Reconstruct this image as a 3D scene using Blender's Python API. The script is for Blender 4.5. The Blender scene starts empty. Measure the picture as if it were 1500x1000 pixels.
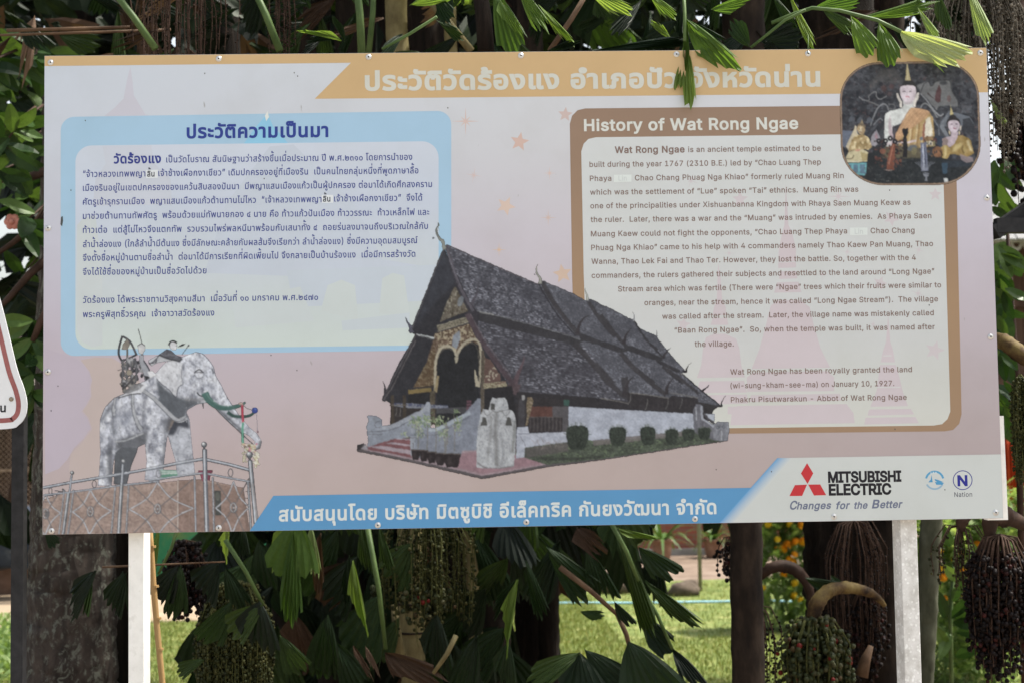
import bpy, bmesh, math, random, os
import numpy as np
from mathutils import Vector, Matrix

sc = bpy.context.scene
# ------------------------------------------------------------------ camera, sky, sun, exposure
GZ = 0.0                    # ground level
BZ = 1.37                   # lower edge of the board above the ground
BW, BH = 2.44, 1.22         # the board is a standard sheet
F = 2200.0                  # focal length in pixels of the 1500 px wide photograph
CAM = Vector((1.08807, -3.8320, BZ + 0.2282))
PITCH, YAW, ROLL = math.radians(3.60667), math.radians(1.5129), math.radians(-0.8865)
cp, sp, cy, sy = math.cos(PITCH), math.sin(PITCH), math.cos(YAW), math.sin(YAW)
FWD = Vector((sy * cp, cy * cp, sp)); r0 = Vector((cy, -sy, 0)); u0 = r0.cross(FWD)
RIGHT = r0 * math.cos(ROLL) + u0 * math.sin(ROLL); UP = u0 * math.cos(ROLL) - r0 * math.sin(ROLL)
cd = bpy.data.cameras.new('camera'); cam = bpy.data.objects.new('camera', cd); sc.collection.objects.link(cam)
cam.matrix_world = Matrix(((RIGHT.x, UP.x, -FWD.x, CAM.x), (RIGHT.y, UP.y, -FWD.y, CAM.y), (RIGHT.z, UP.z, -FWD.z, CAM.z), (0, 0, 0, 1)))
cd.sensor_width = 36; cd.lens = F * 36 / 1500; cd.clip_start = 0.05; cd.clip_end = 600
cd.dof.use_dof = True; cd.dof.focus_distance = 3.85; cd.dof.aperture_fstop = 5.6
sc.camera = cam

SUN_EL, SUN_AZ = math.radians(62), math.radians(76)      # azimuth clockwise from +Y: the sun stands to the right, just behind the plane of the board
w = bpy.data.worlds.new('World'); sc.world = w; w.use_nodes = True
wn = w.node_tree.nodes; wl = w.node_tree.links; bgn = wn['Background']
sky = wn.new('ShaderNodeTexSky'); sky.sky_type = 'NISHITA'; sky.sun_disc = False
sky.sun_elevation = SUN_EL; sky.sun_rotation = SUN_AZ; sky.air_density = 1.4; sky.dust_density = 4.0
hs = wn.new('ShaderNodeHueSaturation'); hs.inputs['Saturation'].default_value = 0.42
wl.new(sky.outputs[0], hs.inputs['Color']); wl.new(hs.outputs[0], bgn.inputs[0]); bgn.inputs[1].default_value = 0.15
sd = bpy.data.lights.new('sun', 'SUN'); sd.energy = 4.9; sd.angle = math.radians(2); sd.color = (1, .95, .86)
sun = bpy.data.objects.new('sun', sd); sc.collection.objects.link(sun)
sdir = Vector((math.sin(SUN_AZ) * math.cos(SUN_EL), math.cos(SUN_AZ) * math.cos(SUN_EL), math.sin(SUN_EL)))
sun.rotation_euler = sdir.to_track_quat('Z', 'Y').to_euler(); sun.location = sdir * 50
sc.view_settings.view_transform = 'Standard'; sc.view_settings.look = 'None'; sc.view_settings.gamma = 1
sc.view_settings.use_curve_mapping = False; sc.view_settings.exposure = 0.86
try:
    sc.cycles.max_bounces = 6; sc.cycles.transparent_max_bounces = 12; sc.cycles.use_denoising = True
except Exception: pass

# ------------------------------------------------------------------ helpers
COL = sc.collection
def ray(px, py):
    """direction through a point of the 1500 x 1000 photograph, scaled so that its depth along +Y is 1"""
    d = RIGHT * ((px - 750) / F) + UP * ((500 - py) / F) + FWD
    return d / d.y
def at(px, py, Y):
    """the place in the world, on the vertical plane y = Y, where that point of the photograph lies"""
    return CAM + ray(px, py) * (Y - CAM.y)
def on_ground(px, py, z=GZ):
    d = ray(px, py); return CAM + d * ((z - CAM.z) / d.z)
def mpp(Y): return (Y - CAM.y) / F          # metres per photograph pixel at y = Y

def srgb(c): return np.where(np.asarray(c, float) / 255 <= .04045, np.asarray(c, float) / 255 / 12.92, ((np.asarray(c, float) / 255 + .055) / 1.055) ** 2.4)
def tag(o, label=None, cat=None, group=None, kind=None):
    if label: o['label'] = label
    if cat: o['category'] = cat
    if group: o['group'] = group
    if kind: o['kind'] = kind
    return o
def empty(name, loc, label, cat, group=None, rz=0):
    o = bpy.data.objects.new(name, None); COL.objects.link(o); o.location = loc; o.rotation_euler = (0, 0, rz); o.empty_display_size = .1
    return tag(o, label, cat, group)
def link(name, me, parent=None, loc=None):
    """objects of a thing keep world coordinates in their mesh unless loc is given"""
    o = bpy.data.objects.new(name, me); COL.objects.link(o)
    if parent is not None:
        o.parent = parent
        if loc is None: o.matrix_parent_inverse = parent_matrix(parent).inverted()
    if loc is not None: o.location = loc
    return o
def parent_matrix(o):
    m = Matrix.LocRotScale(o.location, o.rotation_euler, o.scale)
    return (parent_matrix(o.parent) @ o.matrix_parent_inverse @ m) if o.parent else m
def mesh(name, V, Fc, mat=None, smooth=False):
    me = bpy.data.meshes.new(name); me.from_pydata([tuple(v) for v in V], [], Fc)
    if mat is not None: me.materials.append(mat)
    if smooth: me.polygons.foreach_set('use_smooth', [True] * len(me.polygons))
    me.update(); return me

class MB:
    """collects shapes; build() links them as ONE mesh object"""
    def __init__(s): s.V = []; s.F = []
    def add(s, V, Fc):
        n = len(s.V); s.V += [Vector(v) for v in V]; s.F += [tuple(i + n for i in f) for f in Fc]; return s
    def box(s, lo, hi, M=None):
        x0, y0, z0 = lo; x1, y1, z1 = hi
        V = [Vector(v) for v in ((x0, y0, z0), (x1, y0, z0), (x1, y1, z0), (x0, y1, z0), (x0, y0, z1), (x1, y0, z1), (x1, y1, z1), (x0, y1, z1))]
        if M is not None: V = [M @ v for v in V]
        return s.add(V, [(0, 3, 2, 1), (4, 5, 6, 7), (0, 1, 5, 4), (1, 2, 6, 5), (2, 3, 7, 6), (3, 0, 4, 7)])
    def bar(s, a, b, w, d):
        """a square bar from a to b"""
        a, b = Vector(a), Vector(b); z = (b - a); L = z.length; q = z.to_track_quat('Z', 'Y').to_matrix().to_4x4(); q.translation = a
        return s.box((-w / 2, -d / 2, 0), (w / 2, d / 2, L), q)
    def tube(s, P, R, n=8, cap=True, rough=0.0, rnd=None):
        P = [Vector(p) for p in P]; m = len(P)
        if not hasattr(R, '__len__'): R = [R] * m
        base = len(s.V); prev = None
        for i, p in enumerate(P):
            t = (P[min(i + 1, m - 1)] - P[max(i - 1, 0)]).normalized()
            if prev is None: prev = t.orthogonal().normalized()
            else: prev = (prev - t * prev.dot(t)); prev = prev.normalized() if prev.length > 1e-6 else t.orthogonal().normalized()
            b = t.cross(prev)
            for k in range(n):
                a = 2 * math.pi * k / n; rr = R[i] * (1 + (rnd.uniform(-rough, rough) if rnd else 0))
                s.V.append(p + (prev * math.cos(a) + b * math.sin(a)) * rr)
        for i in range(m - 1):
            for k in range(n):
                s.F.append((base + i * n + k, base + i * n + (k + 1) % n, base + (i + 1) * n + (k + 1) % n, base + (i + 1) * n + k))
        if cap:
            s.F.append(tuple(base + k for k in range(n))[::-1]); s.F.append(tuple(base + (m - 1) * n + k for k in range(n)))
        return s
    def ball(s, c, r, n=6, m=4, sq=(1, 1, 1)):
        c = Vector(c); base = len(s.V); s.V.append(c + Vector((0, 0, r * sq[2])))
        for i in range(1, m):
            t = math.pi * i / m
            for k in range(n):
                a = 2 * math.pi * k / n; s.V.append(c + Vector((math.sin(t) * math.cos(a) * r * sq[0], math.sin(t) * math.sin(a) * r * sq[1], math.cos(t) * r * sq[2])))
        s.V.append(c - Vector((0, 0, r * sq[2]))); e = len(s.V) - 1
        for k in range(n):
            s.F.append((base, base + 1 + k, base + 1 + (k + 1) % n)); s.F.append((e, e - n + (k + 1) % n, e - n + k))
        for i in range(m - 2):
            for k in range(n):
                a = base + 1 + i * n + k; b = base + 1 + i * n + (k + 1) % n; s.F.append((a, a + n, b + n, b))
        return s
    def lathe(s, c, prof, n=20):
        c = Vector(c); base = len(s.V)
        for r, z in prof:
            for k in range(n):
                a = 2 * math.pi * k / n; s.V.append(c + Vector((r * math.cos(a), r * math.sin(a), z)))
        for i in range(len(prof) - 1):
            for k in range(n): s.F.append((base + i * n + k, base + i * n + (k + 1) % n, base + (i + 1) * n + (k + 1) % n, base + (i + 1) * n + k))
        return s
    def build(s, name, mat, parent=None, smooth=False):
        return link(name, mesh(name, s.V, s.F, mat, smooth), parent)

# ------------------------------------------------------------------ materials
def new_mat(name):
    m = bpy.data.materials.new(name); m.use_nodes = True; nt = m.node_tree
    return m, nt, nt.nodes, nt.links, nt.nodes['Principled BSDF']
def ramp(nt, stops, src):
    r = nt.nodes.new('ShaderNodeValToRGB'); cr = r.color_ramp
    while len(cr.elements) < len(stops): cr.elements.new(0.5)
    for e, (p, c) in zip(cr.elements, stops): e.position = p; e.color = tuple(c)[:3] + (1,)
    nt.links.new(src, r.inputs[0]); return r.outputs[0]
def noise(nt, scale, detail=4, rough=.6, vec=None, dist=0):
    n = nt.nodes.new('ShaderNodeTexNoise'); n.inputs['Scale'].default_value = scale; n.inputs['Detail'].default_value = detail; n.inputs['Roughness'].default_value = rough; n.inputs['Distortion'].default_value = dist
    if vec is not None: nt.links.new(vec, n.inputs['Vector'])
    return n.outputs['Fac']
def objcoord(nt, scale=(1, 1, 1)):
    t = nt.nodes.new('ShaderNodeTexCoord'); mp = nt.nodes.new('ShaderNodeMapping'); mp.inputs['Scale'].default_value = scale
    nt.links.new(t.outputs['Object'], mp.inputs[0]); return mp.outputs[0]
def bump(nt, h, strength=.3, dist=.01):
    b = nt.nodes.new('ShaderNodeBump'); b.inputs['Strength'].default_value = strength; b.inputs['Distance'].default_value = dist
    nt.links.new(h, b.inputs['Height']); nt.links.new(b.outputs[0], nt.nodes['Principled BSDF'].inputs['Normal'])
def mix(nt, fac, a, b, mode='MIX'):
    n = nt.nodes.new('ShaderNodeMix'); n.data_type = 'RGBA'; n.blend_type = mode
    for i, v in ((0, fac), (6, a), (7, b)):
        if hasattr(v, 'is_output') or hasattr(v, 'links'): nt.links.new(v, n.inputs[i])
        else: n.inputs[i].default_value = v if i == 0 else (tuple(v)[:3] + (1,))
    return n.outputs[2]
def noisy(name, stops, scale=8, rough=.8, b=.3, bd=.01, vs=(1, 1, 1), detail=5, spec=.18):
    m, nt, N, L, P = new_mat(name); v = objcoord(nt, vs); f = noise(nt, scale, detail, .65, v)
    L.new(ramp(nt, stops, f), P.inputs['Base Color']); P.inputs['Roughness'].default_value = rough; P.inputs['Specular IOR Level'].default_value = spec
    if b: bump(nt, f, b, bd)
    return m
def island_rand(nt):
    g = nt.nodes.new('ShaderNodeNewGeometry'); return g.outputs['Random Per Island']
def foliage(name, stops, rough=.45, trans=.25, scale=30, per='island'):
    """leaf material: colour varies from leaf to leaf, light passes through"""
    m, nt, N, L, P = new_mat(name)
    if per == 'object': oi_ = N.new('ShaderNodeObjectInfo'); r = oi_.outputs['Random']
    else: r = island_rand(nt)
    v = objcoord(nt); f = noise(nt, scale, 3, .6, v); a = N.new('ShaderNodeMath'); a.operation = 'MULTIPLY_ADD'; L.new(f, a.inputs[0]); a.inputs[1].default_value = .5; L.new(r, a.inputs[2])
    a2 = N.new('ShaderNodeMath'); a2.operation = 'SUBTRACT'; L.new(a.outputs[0], a2.inputs[0]); a2.inputs[1].default_value = .25
    c = ramp(nt, stops, a2.outputs[0]); L.new(c, P.inputs['Base Color']); P.inputs['Roughness'].default_value = rough; P.inputs['Specular IOR Level'].default_value = .22
    t = N.new('ShaderNodeBsdfTranslucent'); L.new(mix(nt, 1, c, (1.0, 1.0, .45), 'MULTIPLY'), t.inputs[0])
    ms = N.new('ShaderNodeMixShader'); ms.inputs[0].default_value = trans; L.new(P.outputs[0], ms.inputs[1]); L.new(t.outputs[0], ms.inputs[2]); L.new(ms.outputs[0], N['Material Output'].inputs[0])
    return m
# ---------------------------------------------------------------- printing on the board
# The three printed photographs are drawn shape by shape into colour grids (ink colours on flat print).
rngp = np.random.default_rng(11)

def smooth_noise(w, h, sx, sy, seed=0, octaves=3):
    r = np.random.default_rng(seed)
    out = np.zeros((h, w)); amp = 1.0; tot = 0
    for k in range(octaves):
        gw = max(2, int(w / sx) + 2); gh = max(2, int(h / sy) + 2)
        g = r.random((gh, gw))
        xs = np.linspace(0, gw - 1.001, w); ys = np.linspace(0, gh - 1.001, h)
        xi = xs.astype(int); yi = ys.astype(int); fx = xs - xi; fy = ys - yi
        fx = fx * fx * (3 - 2 * fx); fy = fy * fy * (3 - 2 * fy)
        a = g[yi][:, xi] * (1 - fx) + g[yi][:, xi + 1] * fx
        b = g[yi + 1][:, xi] * (1 - fx) + g[yi + 1][:, xi + 1] * fx
        out += amp * (a * (1 - fy)[:, None] + b * fy[:, None]); tot += amp
        amp *= 0.55; sx /= 2; sy /= 2
    return out / tot - 0.5

def blur(a, r):
    r = int(round(r))
    if r < 1: return a
    for _ in range(2):
        for ax in (0, 1):
            p = np.concatenate([np.repeat(np.take(a, [0], ax), r + 1, ax), a, np.repeat(np.take(a, [-1], ax), r, ax)], ax)
            c = np.cumsum(p, ax)
            n = a.shape[ax]
            a = (np.take(c, range(2 * r + 1, 2 * r + 1 + n), ax) - np.take(c, range(0, n), ax)) / (2 * r + 1)
    return a

def spline(pts, closed=False, n=5):
    P = np.array(pts, float); m = len(P); out = []
    rng = range(m) if closed else range(m - 1)
    for i in rng:
        if closed: a, b, c, d = P[i - 1], P[i], P[(i + 1) % m], P[(i + 2) % m]
        else: a, b, c, d = P[max(i - 1, 0)], P[i], P[i + 1], P[min(i + 2, m - 1)]
        for k in range(n):
            t = k / n
            out.append(0.5 * ((2 * b) + (c - a) * t + (2 * a - 5 * b + 4 * c - d) * t * t + (3 * b - a - 3 * c + d) * t ** 3))
    if not closed: out.append(P[-1])
    return np.array(out)

class Art:
    """a colour grid in artwork units; shapes are filled at twice its resolution"""
    def __init__(s, x0, y0, x1, y1, S=2):
        s.x0, s.y0, s.S = x0, y0, S
        s.W = int((x1 - x0) * S); s.H = int((y1 - y0) * S)
        s.rgb = np.zeros((s.H, s.W, 3)); s.al = np.zeros((s.H, s.W)); s.seed = 1
        s.map = None
    def at(s, ox, oy, k): s.map = (ox, oy, k); return s      # coordinates of one enlarged study of the print
    def T(s, pts):
        P = np.array(pts, float).reshape(-1, 2)
        if s.map: P = P / s.map[2] + np.array(s.map[:2])
        return (P - (s.x0, s.y0)) * s.S
    def cover(s, pts, soft=0):
        P = pts; m = np.zeros((s.H, s.W))
        pad = int(3 * soft * s.S) + 1
        x0 = max(0, int(P[:, 0].min()) - pad); x1 = min(s.W, int(P[:, 0].max()) + pad + 2)
        y0 = max(0, int(P[:, 1].min()) - pad); y1 = min(s.H, int(P[:, 1].max()) + pad + 2)
        if x1 <= x0 or y1 <= y0: return m
        sub = np.zeros((y1 - y0, x1 - x0)); X = np.arange(x0, x1) + 0.5
        K = 3
        for q in range(K):
            Y = np.arange(y0, y1) + (q + 0.5) / K
            for i in range(len(P)):
                ax, ay = P[i]; bx, by = P[(i + 1) % len(P)]
                if ay == by: continue
                lo, hi = min(ay, by), max(ay, by)
                j0 = np.searchsorted(Y, lo, 'left'); j1 = np.searchsorted(Y, hi, 'left')
                if j1 <= j0: continue
                xs = ax + (Y[j0:j1] - ay) * (bx - ax) / (by - ay)
                c = np.clip(X[None, :] - xs[:, None] + 0.5, 0, 1)
                sgn = 1 if by > ay else -1
                sub[j0:j1] += sgn * c / K
        sub = np.clip(np.abs(sub), 0, 1)
        if soft: sub = blur(sub, soft * s.S)
        m[y0:y1, x0:x1] = sub
        return m
    def put(s, m, col, a=1.0, clip=None, solid=True):
        m = m * a
        if clip is not None: m = m * clip
        col = np.asarray(col, float)
        ys, xs = np.nonzero(m > 0.002)
        if len(ys) == 0: return
        y0, y1, x0, x1 = ys.min(), ys.max() + 1, xs.min(), xs.max() + 1
        mm = m[y0:y1, x0:x1]; A = s.al[y0:y1, x0:x1]
        cc = col if col.ndim == 1 else col[y0:y1, x0:x1]
        if solid:
            na = mm + A * (1 - mm)
            k = np.where(na > 0, mm / np.maximum(na, 1e-6), 0)[..., None]
            s.al[y0:y1, x0:x1] = na
        else: k = mm[..., None]
        s.rgb[y0:y1, x0:x1] = s.rgb[y0:y1, x0:x1] * (1 - k) + cc * k
    def poly(s, pts, col, a=1, soft=0, curve=False, clip=None, solid=True):
        P = s.T(pts)
        if curve: P = spline(P, True)
        m = s.cover(P, soft); s.put(m, col, a, clip, solid); return m
    def line(s, pts, w, col, a=1, curve=True, w1=None, clip=None, soft=0, solid=True):
        P = s.T(pts)
        if curve and len(P) > 2: P = spline(P)
        d = np.gradient(P, axis=0); d /= np.maximum(np.linalg.norm(d, axis=1), 1e-6)[:, None]
        n = np.stack([-d[:, 1], d[:, 0]], 1)
        ww = np.linspace(w, w if w1 is None else w1, len(P))[:, None] * s.S / 2
        m = s.cover(np.concatenate([P + n * ww, (P - n * ww)[::-1]]), soft)
        s.put(m, col, a, clip, solid); return m
    def blob(s, c, rx, ry, col, a=1, rot=0, soft=0, clip=None, solid=True):
        t = np.linspace(0, 2 * math.pi, 22)[:-1]; k = s.map[2] if s.map else 1
        x = np.cos(t) * rx; y = np.sin(t) * ry; cr, sr = math.cos(rot), math.sin(rot)
        pts = np.stack([c[0] + x * cr - y * sr, c[1] + x * sr + y * cr], 1)
        return s.poly(pts, col, a, soft, clip=clip, solid=solid)
    def grain(s, mask, amp, sx, sy=None, oct=3, tint=(1, 1, 1)):
        s.seed += 1
        n = smooth_noise(s.W, s.H, sx * s.S, (sy or sx) * s.S, s.seed, oct)
        s.rgb += (mask * n * 2 * amp)[..., None] * np.array(tint)
    def speck(s, mask, col, a, sx, sy=None, th=0.12, soft=0.1):
        s.seed += 1
        n = smooth_noise(s.W, s.H, sx * s.S, (sy or sx) * s.S, s.seed, 2)
        s.put(mask * np.clip((n - th) / soft, 0, 1), col, a, solid=False)
    def shingle(s, mask, ang, per, length, dark, light, p=2.0, seed=1):
        yy, xx = np.mgrid[0:s.H, 0:s.W] / s.S
        c, q = math.cos(ang), math.sin(ang)
        warp = smooth_noise(s.W, s.H, 30 * s.S, 30 * s.S, seed + 50, 2) * per * 3
        u = xx * c + yy * q; v = (-xx * q + yy * c + warp) / per
        row = np.floor(v).astype(int); cell = np.floor(u / length + (row % 2) * 0.5 + row * 0.37).astype(int)
        r = np.random.default_rng(seed).random(4096)
        val = r[(row * 131 + cell * 17) % 4096] ** p
        big = np.clip(smooth_noise(s.W, s.H, 22 * s.S, 14 * s.S, seed + 9, 3) * 1.5 + 0.6, 0.2, 1.1)
        f = v - row
        t = val * big * (0.35 + 0.95 * (f > 0.42)) * np.clip((1 - f) * 5, 0, 1)
        col = np.array(dark) + (np.array(light) - np.array(dark)) * np.clip(t, 0, 1)[..., None]
        s.put(mask, col, 1.0)
    def done(s, warp=.55, lum=.05, sat=1.0):
        # a printed photograph has no clean outlines: edges wander a little and tones are uneven
        H, W = s.H, s.W; yy, xx = np.mgrid[0:H, 0:W]
        dx = (smooth_noise(W, H, 3.2 * s.S, 3.2 * s.S, 501, 2) * 4 * warp * s.S); dy = (smooth_noise(W, H, 3.2 * s.S, 3.2 * s.S, 502, 2) * 4 * warp * s.S)
        xi = np.clip(np.round(xx + dx), 0, W - 1).astype(int); yi = np.clip(np.round(yy + dy), 0, H - 1).astype(int)
        s.rgb = s.rgb[yi, xi]; s.al = s.al[yi, xi] if warp > .32 else s.al
        g = s.rgb.mean(2, keepdims=True); s.rgb = g + (s.rgb - g) * sat
        f = 1 + lum * 2 * (smooth_noise(W, H, 2 * s.S, 2 * s.S, 503, 2) + 1.3 * smooth_noise(W, H, 9 * s.S, 9 * s.S, 504, 3))
        s.rgb = s.rgb * f[..., None]
        h, w = s.H // s.S, s.W // s.S
        A = s.al[:h * s.S, :w * s.S].reshape(h, s.S, w, s.S)
        C = (s.rgb[:h * s.S, :w * s.S] * s.al[:h * s.S, :w * s.S, None]).reshape(h, s.S, w, s.S, 3)
        a = A.mean((1, 3)); c = C.mean((1, 3)) / np.maximum(a, 1e-4)[..., None]
        return np.clip(c, 6, 252), a
def paint_temple():
    s = Art(518, 322, 1074, 706)
    ph = lambda: setattr(s, 'map', None)
    R1 = lambda: s.at(550, 320, 6.25); R2 = lambda: s.at(550, 460, 6.25); R3 = lambda: s.at(515, 560, 7.144)
    R4 = lambda: s.at(660, 560, 6.894); R5 = lambda: s.at(740, 380, 7.144); R6 = lambda: s.at(740, 500, 6.25)
    R7 = lambda: s.at(880, 420, 7.142); R8 = lambda: s.at(880, 540, 6.665)
    ph()
    # ground slab, terrace and grass
    s.poly([(523, 651), (533, 649), (537, 655), (600, 640), (768, 640), (1000, 632), (1060, 638), (1067, 645), (880, 673.5), (805, 683), (706, 701), (660, 690), (600, 676), (523, 660.5)], (84, 78, 80))
    pv = s.poly([(526, 656.5), (545, 655), (600, 650), (660, 655), (768, 662), (805, 679), (706, 696.5), (660, 685.5), (600, 672)], (146, 128, 134))
    s.grain(pv, 12, 5, 2)
    pk = s.poly([(640, 668), (700, 660), (762, 667), (800, 678), (706, 694), (668, 684)], (140, 108, 116), soft=1, clip=pv)
    gr = s.poly([(752, 664), (768, 654), (880, 640), (1017, 630), (1062, 641), (1064, 644.5), (880, 671.5), (800, 680)], (70, 78, 66))
    s.grain(gr, 30, 3, 2, tint=(.8, 1, .7)); s.speck(gr, (96, 112, 82), .8, 3, 2)
    s.line([(762, 666), (820, 672), (880, 668)], 4, (48, 50, 48), .5, clip=gr)
    # dark building body behind everything
    s.poly([(574, 585), (572, 632), (640, 620), (700, 655), (833, 640), (1015, 634), (1044, 612), (1042, 602), (1054, 594), (1000, 560), (820, 500), (700, 470), (612, 486)], (47, 45, 48))
    # white side wall
    w = s.poly([(832, 594.5), (920, 600), (1015, 605), (1018, 631), (975, 638), (920, 643), (868, 645), (832, 633)], (158, 164, 178))
    s.grain(w, 9, 12, 20); s.poly([(868, 644), (1018, 629), (1018, 636), (870, 652)], (104, 98, 96), .9)
    R4(); m = s.poly([(680, 150), (1190, 165), (1190, 500), (690, 500)], (50, 47, 49))
    s.poly([(690, 160), (750, 165), (750, 445), (680, 440)], (62, 60, 64))
    s.poly([(795, 240), (1035, 240), (1030, 345), (795, 345)], (88, 58, 52))
    s.poly([(1030, 238), (1186, 236), (1186, 495), (1130, 495), (1130, 345), (1030, 345)], (80, 77, 80))
    for k in range(9): s.line([(805 + k * 38, 350), (803 + k * 38, 490)], 2.6, (70, 64, 65), curve=False)
    s.line([(790, 345), (1130, 345)], 1.2, (84, 78, 78), curve=False)
    s.poly([(1143, 170), (1198, 172), (1198, 230), (1143, 230)], (54, 84, 76))
    b = s.poly([(775, 150), (825, 145), (838, 180), (815, 260), (795, 340), (772, 440), (755, 438), (775, 330), (765, 230)], (112, 98, 78)); s.grain(b, 45, 2)
    s.blob((735, 150), 17, 27, (140, 140, 140))
    p2 = s.poly([(668, 448), (785, 445), (795, 508), (1180, 496), (1180, 600), (900, 632), (755, 655), (745, 750), (665, 765)], (158, 163, 176)); s.grain(p2, 14, 6)
    s.line([(680, 515), (795, 512)], .8, (112, 112, 120), curve=False); s.line([(705, 540), (760, 640)], .8, (112, 112, 120), curve=False)
    s.poly([(755, 660), (1190, 600), (1190, 690), (760, 760)], (84, 80, 78), .9, soft=1)
    rg = s.poly([(760, 640), (1180, 590), (1180, 700), (760, 760)], (84, 80, 76), 0)
    for k in range(34):
        a, b_ = rngp.uniform(830, 1160), rngp.uniform(600, 690)
        s.line([(a, b_), (a + rngp.uniform(-50, 50), b_ - rngp.uniform(10, 60))], .7, (128, 116, 110), .6, curve=False)
    # roofs: one silhouette, then eaves, barge boards and finials
    ph()
    roof = s.poly([(653.5, 358), (740, 395.4), (789, 416.6), (795, 411.5), (839, 430), (858, 440.5), (864, 438), (900, 455), (927.6, 469), (935, 480), (961, 492), (978, 514), (1005, 544), (996, 546), (1013, 560), (1030, 574.5), (1056, 593), (1050, 595), (1024, 590), (1021, 582), (984, 579), (979, 583), (921, 588), (903, 585), (829, 578), (761, 573), (745, 566), (726, 527), (704, 495), (683, 460), (698, 457), (672, 416)], (62, 62, 70))
    s.shingle(roof, .30, 2.5, 2.8, (62, 62, 70), (146, 148, 160), 1.5, 3)
    far = s.poly([(795, 405), (1060, 500), (1060, 600), (925, 600), (845, 503)], (0, 0, 0), 0)
    s.shingle(far * roof, .42, 1.8, 1.8, (70, 71, 79), (134, 136, 148), 1.4, 5)
    low = s.poly([(683, 460), (850, 500), (925, 590), (745, 575)], (0, 0, 0), 0)
    s.shingle(low * roof, .18, 2.8, 3.4, (60, 59, 66), (140, 142, 154), 1.6, 7)
    D = (54, 53, 57); D2 = (60, 58, 62)
    R5(); s.poly([(-290, 545), (0, 615), (400, 722), (820, 850), (800, 872), (700, 892), (350, 800), (0, 722), (-290, 640)], D)
    s.line([(-290, 540), (0, 612), (400, 720), (820, 846)], .9, (112, 112, 112), .8, curve=False)
    s.line([(-270, 555), (-120, 580)], 2.4, (150, 150, 146), .55, curve=False)
    s.poly([(760, 760), (1143, 905), (1143, 960), (1000, 900), (790, 850)], D)
    R7(); s.poly([(0, 565), (290, 655), (280, 672), (200, 690), (0, 625)], D)
    s.poly([(230, 585), (660, 740), (640, 775), (560, 765), (250, 655)], D)
    s.poly([(560, 745), (830, 868), (835, 890), (800, 895), (600, 800)], D)
    R5(); s.line([(385, 235), (480, 410), (600, 580), (775, 790)], 6.8, D2); s.line([(350, 255), (430, 400), (560, 600), (740, 800)], 1.6, (44, 43, 48))
    s.line([(870, 440), (960, 580), (1060, 710), (1150, 810)], 5.6, D2)
    s.line([(720, 880), (800, 960), (850, 1010)], 9, D2)
    R7(); s.line([(0, 290), (110, 440), (240, 600)], 5.6, D2); s.line([(345, 355), (450, 520), (560, 645), (665, 750)], 3.0, D)
    s.line([(390, 435), (470, 540), (600, 660)], 2.0, D)
    s.line([(210, 690), (350, 850), (560, 1010)], 7.2, D2); s.line([(640, 830), (760, 930), (860, 1010)], 4, D)
    s.line([(-60, 800), (60, 930), (130, 1010)], 7, D2)
    R6(); s.line([(640, 20), (800, 200), (960, 380), (1090, 500)], 7.6, D2); s.poly([(1060, 330), (1125, 320), (1135, 520), (1080, 520)], D2)
    R8(); s.line([(340, 0), (480, 130), (640, 250)], 6.5, D2); s.line([(0, 60), (120, 170), (240, 270)], 7.5, D2)
    s.line([(640, 0), (760, 85), (960, 240)], 4.6, D2)
    s.line([(790, 40), (1000, 225), (1165, 355)], 1.4, (46, 46, 52), curve=False)
    s.poly([(950, 320), (1170, 362), (1110, 385), (1080, 440), (1010, 438), (950, 330)], (52, 50, 52))
    s.poly([(250, 225), (670, 282), (950, 288), (900, 432), (270, 385)], (50, 47, 50)); s.poly([(0, 290), (270, 318), (270, 390), (0, 380)], (48, 46, 50))
    for x0, y0, x1 in ((0, 285, 270), (280, 232, 665), (680, 232, 950)):
        s.line([(x0, y0), ((x0 + x1) / 2, y0 + 22), (x1, y0 + 50)], 1.5, (112, 108, 104), .8)
    for x, y in ((290, 240), (455, 290), (655, 285), (790, 280)): s.line([(x, y), (x + 2, y + 45), (x - 25, y + 110)], 1.1, (110, 108, 106), .8)
    for k in range(14): s.line([(290 + k * 45, 300), (290 + k * 45, 395)], .8, (66, 62, 63), .6, curve=False)
    F = (54, 50, 54)
    def hook(pts, w): s.line(pts, w, F, w1=.5)
    R1(); s.line([(890, 860), (885, 780), (925, 690), (952, 570)], 7, (72, 68, 76), w1=.4)
    R6(); s.line([(70, 480), (90, 380), (125, 280), (165, 190), (175, 130)], 10, (86, 70, 76), w1=.6); s.poly([(0, 400), (60, 380), (140, 390), (130, 450), (80, 480), (40, 470)], (80, 66, 70))
    R5(); hook([(760, 780), (770, 700), (820, 620), (888, 578)], 6); s.line([(300, 540), (240, 420), (205, 300)], 4, (66, 66, 74), .5, w1=1)
    R7(); hook([(240, 600), (255, 530), (285, 480), (322, 430)], 5.5); hook([(650, 745), (680, 690), (735, 630)], 4); hook([(860, 875), (895, 885), (900, 845), (948, 785)], 3.6)
    R8(); hook([(230, 270), (240, 200), (280, 110), (325, 70)], 7); hook([(640, 245), (655, 160), (705, 90)], 6); hook([(985, 225), (1010, 200), (1062, 155)], 4.2); hook([(1120, 362), (1180, 360), (1180, 320), (1218, 255)], 3.6)
    # gable
    ph(); s.poly([(651, 362), (634, 405), (604, 480), (604, 488), (609, 490), (585, 530), (560, 583), (572, 590), (640, 596), (760, 590), (745, 566), (704, 495), (683, 460)], (46, 46, 51))
    s.poly([(652, 360), (674, 412), (690, 445), (702, 460), (700, 480), (684, 462), (668, 425)], (52, 50, 56)); s.poly([(650, 364), (668, 415), (640, 440), (606, 484)], (56, 58, 66), .8, soft=2, solid=False)
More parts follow.
